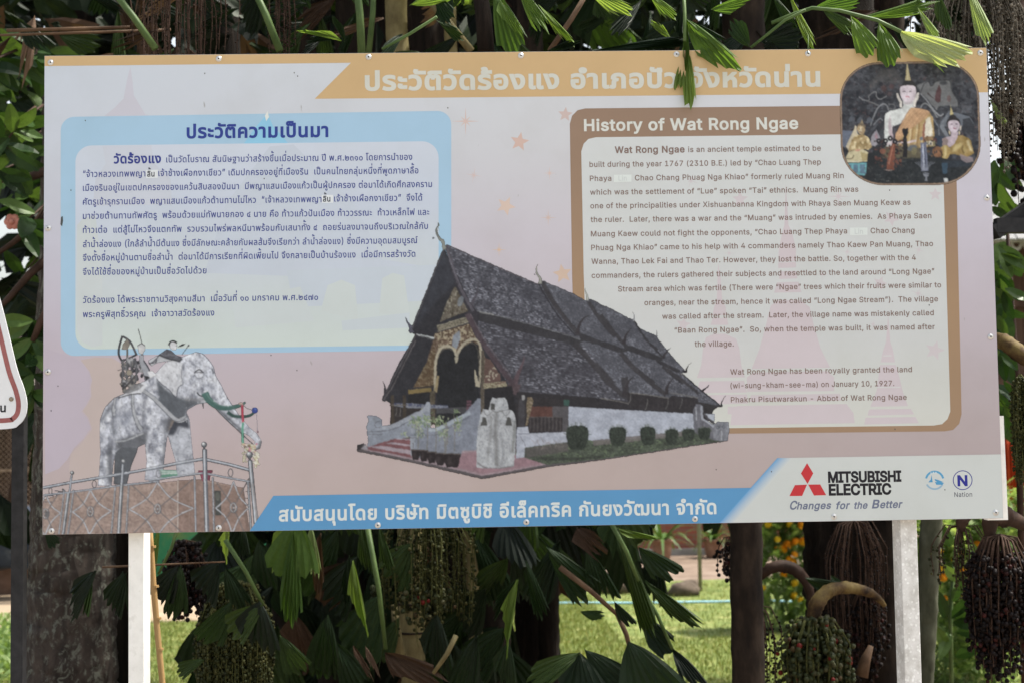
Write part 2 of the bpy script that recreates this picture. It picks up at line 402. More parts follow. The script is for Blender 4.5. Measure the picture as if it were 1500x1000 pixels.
    s.line([(650, 364), (604, 480)], 2.2, (76, 74, 78), curve=False); s.line([(610, 489), (560, 584)], 2.6, (74, 70, 74), curve=False)
    R1(); g1 = s.poly([(728, 620), (770, 700), (850, 850), (700, 905), (590, 950), (640, 800)], (92, 84, 72)); s.grain(g1, 42, 2, 3); s.speck(g1, (152, 148, 130), .8, 2, 3)
    s.blob((780, 760), 26, 50, (112, 120, 128), .8, rot=.3)
    R2(); bnd = s.poly([(560, 110), (836, 25), (862, 70), (575, 165)], (122, 116, 98)); s.speck(bnd, (78, 70, 60), .9, 1.6, 1.4, .02)
    s.line([(560, 112), (838, 28)], 1, (150, 144, 124), curve=False); s.line([(565, 160), (860, 72)], 1, (146, 138, 118), curve=False)
    g2 = s.poly([(545, 180), (860, 88), (915, 210), (1010, 400), (1150, 590), (1000, 640), (960, 400), (940, 280), (880, 250), (800, 300), (750, 360), (690, 300), (600, 320), (560, 420), (545, 640), (345, 672), (470, 440)], (94, 76, 62))
    s.grain(g2, 30, 2, 3); s.speck(g2, (160, 148, 120), .9, 2.2, 2.6, .03)
    s.poly([(345, 672), (470, 440), (545, 300), (545, 660)], (80, 62, 40), .55)
    s.poly([(300, 690), (510, 668), (512, 705), (300, 728)], (118, 100, 60))
    s.poly([(710, 200), (770, 150), (775, 240), (740, 318), (700, 290)], (122, 132, 144), .9)
    # the dark doorway under two arches
    s.poly([(560, 1000), (560, 440), (600, 345), (660, 310), (715, 340), (742, 420), (770, 340), (830, 275), (900, 255), (945, 300), (955, 400), (945, 700), (960, 1000)], (37, 38, 41), curve=False)
    s.poly([(300, 728), (510, 706), (510, 830), (300, 830)], (38, 38, 40)); s.poly([(1000, 680), (1250, 650), (1300, 1000), (1000, 1000)], (40, 39, 42))
    cr = (158, 150, 128)
    s.line([(545, 700), (548, 520), (562, 390), (600, 312), (660, 292), (718, 322), (744, 380), (770, 320), (830, 252), (900, 232), (952, 265), (966, 370), (960, 520), (945, 665)], 3.6, cr)
    s.line([(560, 560), (566, 420), (610, 335), (660, 312), (710, 340)], .8, (96, 90, 78)); s.line([(950, 620), (945, 400), (925, 300), (880, 262), (820, 290)], 1.0, (90, 84, 74))
    s.line([(575, 560), (565, 620), (548, 710)], 3, (140, 124, 90), w1=5); s.line([(910, 505), (918, 570), (935, 660)], 1, cr, w1=6)
    s.poly([(725, 390), (760, 390), (755, 420), (738, 448), (728, 420)], cr)
    col = s.poly([(500, 700), (548, 700), (545, 1000), (500, 1000)], (78, 70, 58)); col2 = s.poly([(968, 330), (998, 330), (995, 960), (960, 960)], (84, 76, 66)); s.grain(col + col2, 22, 1.5, 2)
    g3 = s.poly([(1000, 400), (1050, 410), (1140, 550), (1150, 610), (1000, 640)], (92, 70, 64))
    for k in range(16): s.blob((rngp.uniform(1010, 1125), rngp.uniform(430, 600)), 13, 7, (162, 154, 134), .8, rngp.uniform(0, 3), clip=g3)
    bb = s.poly([(990, 632), (1190, 608), (1205, 655), (992, 680)], (146, 138, 112)); s.speck(bb, (96, 84, 66), .8, 1.5, 1.2, .02)
    s.line([(1100, 640), (1198, 610)], 1.4, (96, 70, 66), curve=False)
    # barge boards of the gable
    R1(); s.line([(650, 250), (695, 400), (770, 620), (895, 850)], 4.2, (80, 76, 84)); s.line([(655, 300), (720, 480), (780, 620)], 1, (104, 102, 112))
    R2(); s.line([(838, 0), (965, 235), (1100, 430), (1262, 640)], 7.4, (74, 62, 68)); s.line([(870, 0), (990, 215), (1130, 410), (1240, 560)], .9, (104, 92, 98))
    s.poly([(375, 180), (540, 215), (535, 236), (490, 226), (460, 218), (430, 214), (380, 198)], (176, 182, 182))
    s.line([(368, 192), (540, 232)], 1.2, (70, 68, 70), curve=False)
    R1(); s.line([(328, 1000), (300, 960), (274, 905)], 5.6, (84, 84, 98), w1=.6)
    R2(); s.line([(335, 170), (310, 110), (285, 60)], 5, (84, 84, 98), w1=2); s.blob((322, 150), 17, 28, (80, 80, 92))
    s.line([(75, 795), (90, 700), (70, 610)], 5, (58, 56, 62), w1=.8); s.line([(72, 780), (140, 690), (370, 240)], 1.6, (86, 80, 82), curve=False)
    # ridge finials
    R1(); s.line([(632, 285), (618, 215), (585, 180), (560, 130), (560, 90), (582, 62), (570, 38)], 5.5, (128, 132, 124), w1=.6); s.line([(600, 190), (565, 140), (562, 95)], .8, (96, 98, 98)); s.blob((530, 180), 7, 9, (100, 104, 112))
    R5(); s.line([(365, 255), (365, 200), (330, 140), (325, 95), (340, 50)], 4.6, (146, 146, 136), w1=.5); s.blob((310, 160), 6, 6, (90, 92, 96)); s.line([(862, 430), (858, 380), (838, 330), (835, 295)], 4, (168, 170, 160), w1=.4)
    R7(); s.line([(345, 360), (350, 310), (336, 262)], 2, (146, 148, 152), w1=.4); s.line([(588, 520), (590, 490), (582, 448)], 1.6, (160, 160, 162), w1=.4)
    ph(); s.line([(654, 358.5), (740, 396), (789, 417)], 1.1, (100, 92, 96), curve=False); s.line([(796, 412), (858, 441)], 1, (96, 94, 100), curve=False); s.line([(865, 439), (927, 469)], .9, (96, 94, 100), curve=False)
    # porch and left part
    R2(); s.poly([(140, 810), (330, 815), (500, 830), (500, 1000), (135, 1000)], (52, 48, 48)); s.poly([(160, 815), (330, 812), (495, 825), (665, 835), (668, 858), (330, 858), (160, 835)], (128, 134, 148), .8)
    s.speck(s.cover(s.T([(160, 805), (670, 830), (668, 860), (160, 830)])), (60, 66, 96), .9, 1.5, 1.2, 0)
    for x in (155, 265): s.poly([(x - 14, 740), (x + 14, 740), (x + 18, 1000), (x - 14, 1000)], (66, 58, 50))
    s.line([(130, 832), (300, 826)], 1.2, (104, 96, 88), curve=False); s.line([(195, 850), (185, 930), (225, 930), (230, 850)], .8, (110, 104, 100), curve=False)
    s.poly([(550, 860), (900, 840), (900, 900), (560, 905)], (70, 70, 74), .9); s.poly([(835, 785), (880, 785), (880, 870), (830, 872)], (98, 66, 78), .9)
    s.line([(832, 812), (878, 812)], 1, (46, 40, 44), curve=False); s.line([(832, 840), (878, 840)], 1, (46, 40, 44), curve=False)
    R3()
    def wall(pts, c1, c2):
        m_ = s.poly(pts, c1); yy = np.linspace(0, 1, s.H)[:, None, None] * np.ones((1, s.W, 1))
        s.put(m_, c2, .5, solid=False); s.grain(m_, 9, 6); return m_
    wall([(162, 345), (180, 395), (155, 465), (165, 520), (172, 620), (165, 695), (220, 680), (350, 640), (450, 600), (630, 560), (830, 480), (822, 215), (800, 198), (785, 215), (740, 283), (640, 320), (520, 390), (420, 435), (322, 452), (318, 385), (250, 345)], (134, 140, 151), (120, 127, 140))
    s.line([(322, 470), (430, 452), (560, 392), (740, 300), (790, 240)], 5.5, (142, 148, 158)); s.line([(320, 505), (430, 488), (560, 425), (640, 385)], .9, (88, 92, 100))
    s.line([(160, 512), (325, 506)], .9, (90, 92, 98), curve=False); s.line([(163, 540), (325, 540)], .9, (96, 98, 104), curve=False)
    s.line([(300, 400), (262, 410), (240, 440), (262, 470), (300, 460)], .9, (96, 98, 106)); s.blob((235, 380), 30, 20, (118, 122, 130), .6, soft=1)
    s.poly([(105, 690), (150, 640), (165, 695)], (138, 134, 140)); s.poly([(60, 652), (125, 640), (95, 700), (60, 705)], (54, 50, 52))
    st = s.poly([(168, 672), (450, 582), (635, 590), (630, 785), (400, 738), (172, 700)], (118, 76, 80))
    for tr in ([(180, 664), (340, 662), (620, 705), (620, 748), (400, 712), (180, 668)], [(350, 628), (450, 622), (625, 650), (625, 664), (400, 640)], [(455, 585), (520, 582), (625, 596), (620, 602)]): s.poly(tr, (152, 138, 146))
    m = wall([(612, 470), (640, 400), (640, 350), (660, 380), (690, 440), (730, 500), (830, 480), (900, 468), (1000, 408), (1143, 338), (1190, 310), (1290, 200), (1320, 160), (1350, 165), (1350, 700), (1160, 712), (1143, 770), (640, 790), (620, 560)], (124, 130, 143), (114, 120, 134))
    s.line([(800, 492), (900, 482), (1010, 430), (1143, 362), (1240, 310)], 5.2, (146, 156, 166)); s.line([(740, 545), (900, 540), (1010, 480), (1143, 405), (1250, 345)], .9, (88, 92, 100))
    s.blob((640, 465), 28, 70, (138, 144, 154)); s.poly([(610, 560), (665, 560), (660, 690), (620, 780), (612, 600)], (136, 142, 152)); s.line([(612, 575), (670, 575)], 1, (96, 98, 104), curve=False)
    for y in (630, 650, 670): s.blob((645, y), 5, 5, (50, 50, 54))
    s.poly([(780, 205), (820, 205), (815, 300), (745, 290)], (146, 152, 162))
    for (x, y, w, h) in ((672, 752, 96, 108), (757, 762, 90, 116), (838, 780, 98, 122), (928, 798, 108, 128), (1052, 812, 184, 144)):
        s.poly([(x - w / 2, y - h / 2), (x + w / 2, y - h / 2), (x + w * .42, y + h * .2), (x + w * .3, y + h / 2), (x - w * .3, y + h / 2), (x - w * .42, y + h * .2)], (44, 38, 40))
        s.line([(x - w / 2, y - h / 2 + 4), (x + w / 2, y - h / 2 + 4)], 1.8, (84, 76, 74), curve=False); s.blob((x - w * .15, y), w * .12, h * .3, (70, 62, 62), .6, soft=1)
    for (x, y0, y1) in ((695, 690, 420), (790, 700, 380), (880, 720, 420), (985, 730, 400), (1075, 720, 330), (1000, 650, 420), (970, 740, 520)):
        s.line([(x, y0), (x + 6, (y0 + y1) / 2), (x - 4, y1)], .9, (112, 106, 92))
    for (x, y, rx, ry, n) in ((690, 400, 70, 90, 40), (715, 520, 40, 70, 16), (800, 400, 50, 70, 26), (925, 400, 70, 60, 34), (960, 520, 60, 60, 18), (1100, 300, 26, 20, 10), (1110, 430, 45, 90, 26), (560, 540, 30, 30, 6)):
        for _ in range(int(n * 1.7)):
            c = rngp.choice([0, 1, 2]); cc = ((92, 112, 80), (124, 146, 100), (160, 168, 136))[c]
            s.blob((x + rngp.normal() * rx * .5, y + rngp.normal() * ry * .5), 14, 5, cc, .85, rngp.uniform(0, 3.1))
    R4(); wl = s.poly([(262, 855), (262, 640), (275, 470), (300, 330), (330, 262), (385, 275), (400, 200), (425, 145), (455, 158), (550, 150), (575, 200), (585, 270), (630, 285), (660, 380), (660, 600), (640, 845), (500, 867), (360, 862)], (164, 167, 171))
    s.grain(wl, 14, 5, 9)
    s.line([(460, 300), (455, 500), (470, 850)], 6, (104, 104, 104), .7, soft=1.4, clip=wl); s.line([(400, 300), (410, 420), (395, 600), (370, 800)], 3.4, (118, 118, 118), .6, soft=1, clip=wl)
    s.line([(650, 380), (640, 560), (620, 700)], 3.5, (104, 106, 104), .7, soft=1, clip=wl); s.line([(505, 500), (530, 700), (510, 850)], 3, (118, 120, 124), .6, soft=1, clip=wl)
    s.speck(wl, (100, 100, 100), .55, 1.3, 3, .08, .3); s.line([(270, 800), (360, 858), (500, 862), (640, 840)], 2, (88, 82, 84), .7, soft=.7, clip=wl)
    s.line([(330, 275), (370, 330), (420, 290), (460, 300), (520, 290), (560, 330), (600, 285)], 1.4, (112, 112, 112), .8); s.line([(400, 260), (455, 290), (590, 270)], 1, (110, 110, 110), .8)
    for o in ([(412, 208), (446, 212), (452, 275), (402, 272)], [(325, 350), (355, 352), (372, 430), (303, 432)], [(570, 348), (605, 350), (622, 432), (552, 430)]): s.poly(o, (74, 74, 72))
    # shrine end on the right and clipped bushes
    R8(); rr = s.poly([(900, 405), (930, 340), (985, 350), (1000, 480), (1100, 560), (1130, 700), (910, 620)], (98, 98, 106)); s.grain(rr, 22, 1.5, 8)
    s.line([(985, 360), (990, 480), (1105, 562)], 3.4, (146, 150, 160), curve=False); s.line([(930, 370), (935, 500)], 1.6, (150, 154, 162), curve=False)
    s.poly([(1008, 438), (1112, 440), (1110, 510), (1060, 500)], (160, 166, 178)); s.line([(1010, 445), (1120, 545)], 3, (70, 68, 72), curve=False)
    hd = s.poly([(1105, 540), (1140, 512), (1250, 514), (1252, 600), (1240, 698), (1170, 700), (1100, 690), (1095, 600)], (120, 122, 130)); s.grain(hd, 26, 2, 4)
    for x in (1142, 1200): s.blob((x, 566), 17, 17, (74, 76, 84)); s.blob((x, 566), 10, 10, (140, 143, 150)); s.blob((x, 566), 4, 4, (70, 70, 78))
    s.line([(1178, 600), (1180, 695)], 1.8, (160, 162, 168), curve=False)
    for (x, y, rx, ry) in ((165, 655, 84, 92), (460, 650, 76, 88), (695, 662, 64, 78), (855, 640, 62, 58), (1010, 628, 62, 58), (-228, 668, 110, 118)):
        for _ in range(30):
            t = rngp.uniform(-2.9, -.2); s.line([(x + math.cos(t) * rx * .8, y + math.sin(t) * ry * .8), (x + math.cos(t) * rx * 1.3, y + math.sin(t) * ry * 1.3)], .7, (84, 92, 80), .6, curve=False)
        b = s.poly([(x - rx, y - ry * .3), (x - rx * .8, y - ry * .85), (x, y - ry), (x + rx * .8, y - ry * .85), (x + rx, y - ry * .3), (x + rx * .85, y + ry * .5), (x + rx * .5, y + ry), (x - rx * .5, y + ry), (x - rx * .85, y + ry * .5)], (50, 57, 50), curve=True)
        s.grain(b, 22, 1.6, 2, tint=(.8, 1, .8))
    full = s.al > .5
    s.rgb += ((smooth_noise(s.W, s.H, 3, 3, 77, 2)) * 14)[..., None]
    s.rgb = s.rgb * .98 + 6
    return s
def paint_elephant():
    s = Art(60, 474, 392, 786)
    ph = lambda: setattr(s, 'map', None)
    V = lambda: s.at(50, 470, 3.126); E1 = lambda: s.at(60, 480, 6.247); E2 = lambda: s.at(220, 480, 6.247); E3 = lambda: s.at(60, 630, 6.453); E4 = lambda: s.at(220, 630, 6.453)
    # granite plinth
    E3(); pl = s.poly([(0, 660), (220, 590), (700, 530), (1100, 495), (1300, 470), (1500, 460), (1640, 480), (1910, 540), (1975, 960), (1990, 1010), (0, 1010)], (158, 138, 128))
    E4(); s.poly([(265, 458), (450, 440), (600, 500), (900, 540), (935, 970), (265, 975)], (142, 120, 110), clip=pl); s.grain(pl, 14, 3); s.speck(pl, (126, 106, 98), .5, 2.5)
    s.line([(263, 460), (262, 975)], 1, (196, 190, 182), curve=False); s.line([(-1100, 830), (262, 800), (600, 800), (925, 812)], .5, (120, 100, 92), .7, curve=False); s.line([(372, 450), (372, 970)], .6, (166, 150, 140), .6, curve=False)
    s.line([(870, 540), (925, 960)], 3, (104, 88, 82), .5, curve=False, soft=.8); s.line([(25, 500), (22, 970)], .5, (176, 158, 148), .5, curve=False)
    s.poly([(608, 565), (668, 568), (672, 800), (615, 798)], (74, 76, 74)); s.blob((638, 620), 22, 42, (96, 98, 92))
    for k in range(7): s.line([(620, 690 + k * 15), (664, 692 + k * 15)], .5, (112, 112, 104), .8, curve=False)
    # elephant body
    V(); BASE = (186, 188, 195)
    far = s.poly([(372, 560), (480, 560), (470, 600), (445, 660), (425, 745), (365, 745)], (92, 95, 100), curve=False)
    ff = s.poly([(600, 420), (690, 400), (712, 450), (722, 560), (736, 690), (735, 705), (655, 708), (648, 640), (612, 520)], (178, 180, 186)); s.speck(ff, (118, 120, 126), .6, 4, 7, .0, .4)
    s.poly([(600, 440), (700, 420), (712, 490), (660, 480), (640, 520), (612, 520)], (84, 86, 92), .9, soft=1.5, clip=ff)
    body = s.poly([(292, 752), (298, 690), (304, 600), (300, 520), (303, 450), (325, 395), (368, 352), (430, 325), (505, 275), (560, 245), (630, 185), (690, 160), (738, 142), (772, 150), (800, 178), (822, 212), (832, 250), (855, 290), (885, 350), (935, 425), (985, 485), (1022, 515), (1043, 550), (1035, 582), (1012, 590), (1002, 572), (1012, 550), (985, 525), (940, 500), (870, 440), (835, 400), (792, 372), (745, 380), (702, 405), (690, 445), (640, 460), (612, 515), (600, 600), (590, 690), (588, 726), (506, 726), (516, 640), (508, 560), (470, 578), (400, 575), (372, 600), (362, 660), (355, 752)], BASE)
    s.grain(body, 26, 14, 14); s.grain(body, 20, 3, 5)
    s.speck(body, (112, 114, 122), .7, 6, 9, -.02, .35)
    s.speck(body, (218, 219, 222), .75, 9, 12, -.02, .35); s.speck(body, (120, 122, 130), .5, 1.6, 2.6, .08, .25)
    bm_ = np.clip(body + ff, 0, 1)[..., None]; s.rgb = s.rgb * (1 - bm_) + bm_ * ((s.rgb - 180) * 1.3 + 182)
    # shading: belly, chest, behind the ear, legs
    s.poly([(375, 545), (520, 500), (512, 575), (440, 590), (372, 585)], (96, 98, 103), .92, soft=2, clip=body)
    s.line([(365, 550), (420, 545), (500, 512)], 2.2, (176, 178, 180), .8, clip=body)
    s.poly([(560, 262), (600, 310), (655, 348), (700, 360), (790, 372), (745, 380), (702, 405), (690, 440), (655, 455), (610, 430), (575, 380)], (88, 92, 98), .95, soft=1.6, clip=body)
    s.poly([(610, 440), (690, 440), (640, 480), (612, 515), (602, 500)], (84, 84, 88), .9, soft=1.5, clip=body)
    s.line([(640, 445), (620, 500)], 4, (140, 122, 108), .6, soft=1, clip=body)
    s.line([(305, 460), (345, 400), (370, 380), (360, 470), (370, 520)], 5, (110, 113, 120), .75, soft=1.5, clip=body)
    s.line([(350, 560), (348, 640), (352, 745)], 8, (96, 98, 104), .8, soft=2, clip=body); s.line([(515, 330), (500, 420), (512, 500)], 5, (108, 110, 118), .6, soft=1.6, clip=body)
    s.line([(598, 440), (600, 560), (588, 700)], 5, (112, 114, 120), .75, soft=1.8, clip=body); s.blob((420, 450), 40, 36, (130, 134, 146), .6, soft=5, clip=body); s.blob((440, 420), 24, 16, (112, 116, 128), .5, soft=4, clip=body)
    s.line([(690, 355), (740, 362), (790, 350)], 6, (112, 112, 114), .7, soft=1.8, clip=body)
    s.line([(840, 402), (900, 455), (960, 505)], 4, (96, 98, 104), .8, soft=1, clip=body); s.line([(832, 400), (870, 440), (940, 505), (1000, 560)], 1.1, (84, 86, 90))
    s.line([(1038, 545), (1030, 580), (1012, 585)], 4, (84, 84, 86), .8, soft=1, clip=body); s.line([(815, 215), (823, 240)], 3, (80, 82, 90), .8, soft=.6)
    for _ in range(150):
        x, y = rngp.uniform(700, 900), rngp.uniform(160, 420); s.line([(x, y), (x + rngp.uniform(-9, 9), y + rngp.uniform(3, 12))], .7, (118, 120, 130), .55, clip=body, curve=False)
    for _ in range(170):
        x, y = rngp.uniform(300, 735), rngp.uniform(480, 720); s.line([(x, y), (x + rngp.uniform(8, 18), y - 2)], .8, (122, 124, 132), .4, clip=np.maximum(body, ff), curve=False)
    # ear
    ear = s.poly([(555, 240), (600, 190), (640, 178), (678, 200), (682, 250), (680, 290), (660, 305), (652, 345), (632, 330), (610, 300), (580, 285), (560, 262)], (202, 203, 207)); s.grain(ear, 14, 6)
    s.speck(ear, (150, 152, 160), .5, 4, 7, .03, .35); s.line([(560, 262), (590, 292), (620, 315), (640, 340), (652, 345), (660, 305), (682, 288)], .9, (70, 72, 78)); s.line([(680, 200), (675, 240), (682, 290)], 1.4, (112, 114, 122), .7)
    # eye, mouth, tusks
    s.line([(733, 238), (745, 226), (760, 222), (775, 236)], 1.8, (66, 66, 70)); s.line([(735, 245), (750, 262), (770, 256), (778, 242)], .8, (96, 98, 102)); s.line([(742, 236), (758, 232), (768, 238)], 1.2, (88, 88, 92))
    s.line([(745, 325), (760, 340), (785, 345)], 2, (66, 68, 70)); s.line([(772, 372), (775, 400)], 2.2, (88, 90, 92), w1=1)
    s.line([(885, 415), (920, 435), (985, 432), (1018, 405)], 5.4, (62, 84, 80), w1=3); s.line([(782, 326), (800, 360), (840, 390), (890, 398), (945, 385), (968, 370)], 11.5, (74, 104, 98), w1=2.6)
    s.line([(790, 330), (806, 354), (845, 382), (890, 388), (940, 378)], 2.4, (104, 134, 126), .7, w1=.8)
    s.line([(776, 322), (800, 318)], 1.6, (200, 200, 204))
    # straps
    for P, w in (([(480, 306), (540, 345), (600, 405), (655, 452), (700, 440)], 6.5), ([(452, 330), (452, 390), (470, 460), (492, 498)], 5.5), ([(372, 350), (362, 400), (368, 430)], 4)):
        s.line(P, w, (166, 168, 172), clip=None); s.line([(p[0] - 6, p[1] + 6) for p in P], .8, (76, 78, 84)); s.line([(p[0] + 7, p[1] - 6) for p in P], .6, (100, 102, 108))
    s.poly([(385, 350), (430, 322), (500, 275), (520, 290), (490, 330), (440, 335)], (198, 199, 203)); s.line([(385, 352), (440, 335), (490, 332)], 1.4, (58, 58, 62))
    # howdah frame, riders
    E1(); dk = (72, 72, 76)
    s.line([(745, 75), (718, 170), (712, 240), (738, 300)], 2.8, dk); s.line([(748, 80), (810, 120), (850, 190), (875, 250)], 2.8, (92, 92, 96)); s.line([(738, 298), (800, 280), (880, 240)], 2.4, dk)
    s.poly([(750, 150), (790, 100), (815, 150), (790, 200), (740, 200)], (134, 128, 118)); s.line([(790, 195), (790, 280)], 3, (120, 118, 116))
    fr = s.poly([(735, 300), (885, 250), (945, 300), (940, 470), (850, 520), (740, 580), (715, 540), (735, 450)], (112, 110, 112), .0)
    for k in range(95):
        x, y = rngp.uniform(735, 940), rngp.uniform(280, 560)
        if y > 470 and x > 860: continue
        s.blob((x, y), rngp.uniform(8, 18), rngp.uniform(12, 30), ((84, 84, 88), (134, 130, 124), (160, 160, 162), (62, 62, 66))[rngp.integers(4)], .85, rngp.uniform(-.6, .6))
    for x in (745, 785, 825, 870): s.line([(x, 300), (x + 4, 400), (x - 4, 500)], 2.2, (96, 96, 100))
    s.blob((808, 408), 26, 26, (142, 134, 120)); s.line([(745, 560), (800, 510), (860, 440)], 3, (74, 72, 74)); s.line([(700, 390), (735, 378)], .9, (80, 80, 84), curve=False); s.line([(890, 10), (912, 90), (925, 160), (920, 240)], 1, (88, 86, 84))
    s.poly([(740, 590), (830, 530), (900, 500), (940, 520), (900, 560), (800, 600)], (120, 120, 122), .8)
    s.poly([(885, 160), (920, 140), (952, 160), (955, 200), (930, 240), (895, 235)], (190, 190, 190)); s.line([(885, 165), (920, 145), (950, 165)], 1, (84, 84, 88)); s.line([(915, 240), (940, 245)], 1.2, (90, 90, 92))
    s.poly([(900, 250), (940, 250), (940, 300), (985, 360), (1000, 420), (1040, 410), (1060, 430), (1000, 470), (950, 480), (935, 400), (905, 330)], (150, 152, 158)); s.line([(940, 300), (985, 370), (1010, 450)], 2, (84, 84, 90)); s.poly([(975, 400), (1020, 390), (1055, 430), (1000, 455)], (206, 206, 208)); s.poly([(945, 430), (1000, 450), (960, 485)], (56, 56, 60))
    s.poly([(980, 300), (1060, 255), (1160, 250), (1250, 280), (1180, 300), (1060, 320), (1010, 350)], (178, 180, 184)); s.line([(985, 320), (1040, 320), (1062, 290)], 1.4, (60, 60, 64))
    E2(); s.poly([(80, 245), (150, 195), (190, 205), (240, 250), (290, 265), (290, 290), (270, 315), (150, 280)], (98, 98, 104)); s.grain(s.cover(s.T([(80, 245), (150, 195), (240, 250), (290, 265), (270, 315), (150, 280)])), 34, 2)
    s.line([(80, 245), (150, 275), (260, 300), (290, 280)], 2.4, (74, 74, 78)); s.line([(-10, 330), (40, 300), (80, 250)], 1.6, (70, 70, 76))
    s.poly([(175, 150), (200, 125), (235, 128), (246, 160), (238, 200), (205, 205), (182, 185)], (204, 204, 206)); s.line([(170, 160), (185, 130), (215, 122), (245, 138)], 2.2, (48, 48, 50)); s.blob((240, 165), 6, 3, (80, 80, 84))
    s.poly([(248, 178), (285, 152), (328, 142), (300, 165)], (66, 64, 66)); s.line([(290, 248), (330, 190), (357, 153)], .9, (96, 94, 92)); s.blob((352, 162), 6, 9, (90, 88, 86))
    # ribbons on the tusks
    s.line([(842, 690), (845, 790), (850, 860)], 3.4, (178, 72, 88)); s.line([(850, 862), (845, 930), (848, 1000)], 3.4, (100, 158, 136)); s.line([(850, 700), (880, 730), (930, 748)], 1, (150, 150, 148)); s.blob((958, 752), 28, 28, (62, 76, 140)); s.blob((962, 740), 12, 10, (80, 98, 160)); s.line([(975, 790), (980, 880), (985, 960)], 1.1, (180, 172, 178)); s.blob((830, 690), 22, 12, (170, 150, 140)); s.blob((985, 948), 8, 12, (140, 110, 120))
    E4(); s.line([(872, 0), (876, 130)], 3.4, (104, 160, 138)); s.blob((985, 740 - 700), 1, 1, (0, 0, 0), 0)
    for k in range(46): s.blob((rngp.uniform(870, 1010), rngp.uniform(125, 200)), 12, 10, ((196, 186, 150), (190, 120, 136), (120, 104, 88), (206, 202, 190))[rngp.integers(4)], .9)
    for k in range(30): s.blob((1000 + rngp.normal() * 14, rngp.uniform(200, 350)), 12, 9, ((186, 178, 146), (206, 202, 186))[rngp.integers(2)])
    for k in range(18): s.blob((895 + rngp.normal() * 16, rngp.uniform(200, 295)), 9, 8, (190, 184, 160))
    # small tablet and red pot
    s.poly([(85, 368), (245, 372), (262, 408), (258, 440), (100, 450), (95, 400)], (138, 166, 154)); s.line([(105, 385), (240, 388)], .8, (200, 206, 198), curve=False); s.line([(100, 408), (255, 400)], 1, (206, 210, 204), curve=False); s.poly([(105, 418), (256, 408), (256, 440), (105, 448)], (84, 134, 112), .8)
    s.poly([(455, 375), (590, 372), (590, 395), (572, 402), (565, 470), (490, 476), (470, 405), (458, 395)], (122, 66, 82)); s.line([(470, 405), (575, 402)], .9, (74, 48, 58), curve=False); s.line([(490, 400), (500, 470)], 2, (160, 80, 100), curve=False)
    for _ in range(900):      # brush-like dark scratches of the weathered plaster
        V(); x, y = rngp.uniform(296, 1000), rngp.uniform(160, 740); L_ = rngp.uniform(4, 16); hz = y > 430 and x > 500
        s.line([(x, y), (x + (L_ if hz else rngp.uniform(-4, 4)), y + (rngp.uniform(-3, 3) if hz else L_))], rngp.uniform(.3, .8), (96, 98, 106), rngp.uniform(.3, .75), clip=np.clip(body + ff + ear, 0, 1), curve=False)
    for _ in range(160):
        x, y = rngp.uniform(296, 900), rngp.uniform(160, 700); s.line([(x, y), (x + rngp.uniform(-4, 4), y + rngp.uniform(4, 14))], rngp.uniform(.6, 1.4), (226, 227, 230), rngp.uniform(.3, .7), clip=np.clip(body + ff + ear, 0, 1), curve=False)
    s.line([(303, 450), (325, 395), (368, 352), (430, 325)], .6, (96, 98, 104), .8); s.line([(738, 142), (772, 150), (800, 178), (822, 212), (832, 250), (855, 290), (885, 350), (935, 425)], .6, (110, 112, 118), .8)
    # stainless railing
    def tube(P, w, c=(128, 132, 140), curve=False):
        s.line(P, w, (82, 86, 92), curve=curve); s.line(P, w * .72, c, curve=curve)
        Q = [(p[0] - w * .8, p[1] - w * .9) for p in P]; s.line(Q, w * .3, (206, 210, 216), .9, curve=curve)
    def ball(x, y, r): s.blob((x, y), r, r, (96, 98, 102)); s.blob((x - r * .2, y - r * .25), r * .62, r * .6, (168, 170, 172)); s.blob((x - r * .3, y - r * .4), r * .3, r * .28, (228, 228, 228))
    def curves(ax, ay, bx, by, cx, cy, top, bot):
        """the four bowed rods of a panel: ax..bx are its side posts, (cx, cy) its middle"""
        for (x0, y0, x1, y1, k) in ((cx, top, ax, cy + 4, 1), (cx, top, bx, cy - 6, 1), (ax, cy + 4, cx - 10, bot, 1), (bx, cy - 6, cx - 10, bot, 1)):
            mx, my = (x0 + x1) / 2 + (cx - (x0 + x1) / 2) * .22, (y0 + y1) / 2 + (cy - (y0 + y1) / 2) * .22
            tube([(x0, y0), (mx, my), (x1, y1)], 1.9, (176, 178, 182), True)
        for (x1, y1) in ((ax + 10, top + 10), (bx - 6, top - 30), (ax - 10, bot + 20), (bx - 30, bot + 40)): s.line([(cx, cy), (x1, y1)], 1.5, (112, 108, 108), 1, curve=False)
        t = np.linspace(0, 2 * math.pi, 20); s.line([(cx + 30 * math.cos(q), cy + 46 * math.sin(q)) for q in t], 1.7, (92, 94, 98), curve=False); s.line([(cx + 26 * math.cos(q) - 2, cy + 42 * math.sin(q) - 2) for q in t], .7, (206, 208, 210), curve=False); s.line([(cx, cy - 40), (cx, cy + 40)], 1, (84, 84, 88), curve=False); s.blob((cx, cy), 6, 7, (190, 190, 192))
    E3(); curves(300, 0, 665, 0, 468, 765, 560, 985); curves(835, 0, 1440, 0, 1103, 740, 490, 1000); curves(-120, 0, 185, 0, 45, 785, 600, 1000)
    E4(); curves(620, 0, 940, 0, 788, 728, 480, 970)
    s.line([(900, 575), (945, 577)], 1, (110, 108, 106)); s.line([(900, 638), (945, 640)], 1, (110, 108, 106)); s.line([(910, 700), (945, 702)], 1, (110, 108, 106))
    E3(); t = np.linspace(0, 2 * math.pi, 16)
    for (cx, cy, rx, ry) in ((90, 570, 16, 30), (505, 505, 20, 34), (1112, 408, 24, 36)): s.line([(cx + rx * math.cos(q), cy + ry * math.sin(q)) for q in t], 1, (110, 110, 112), curve=False)
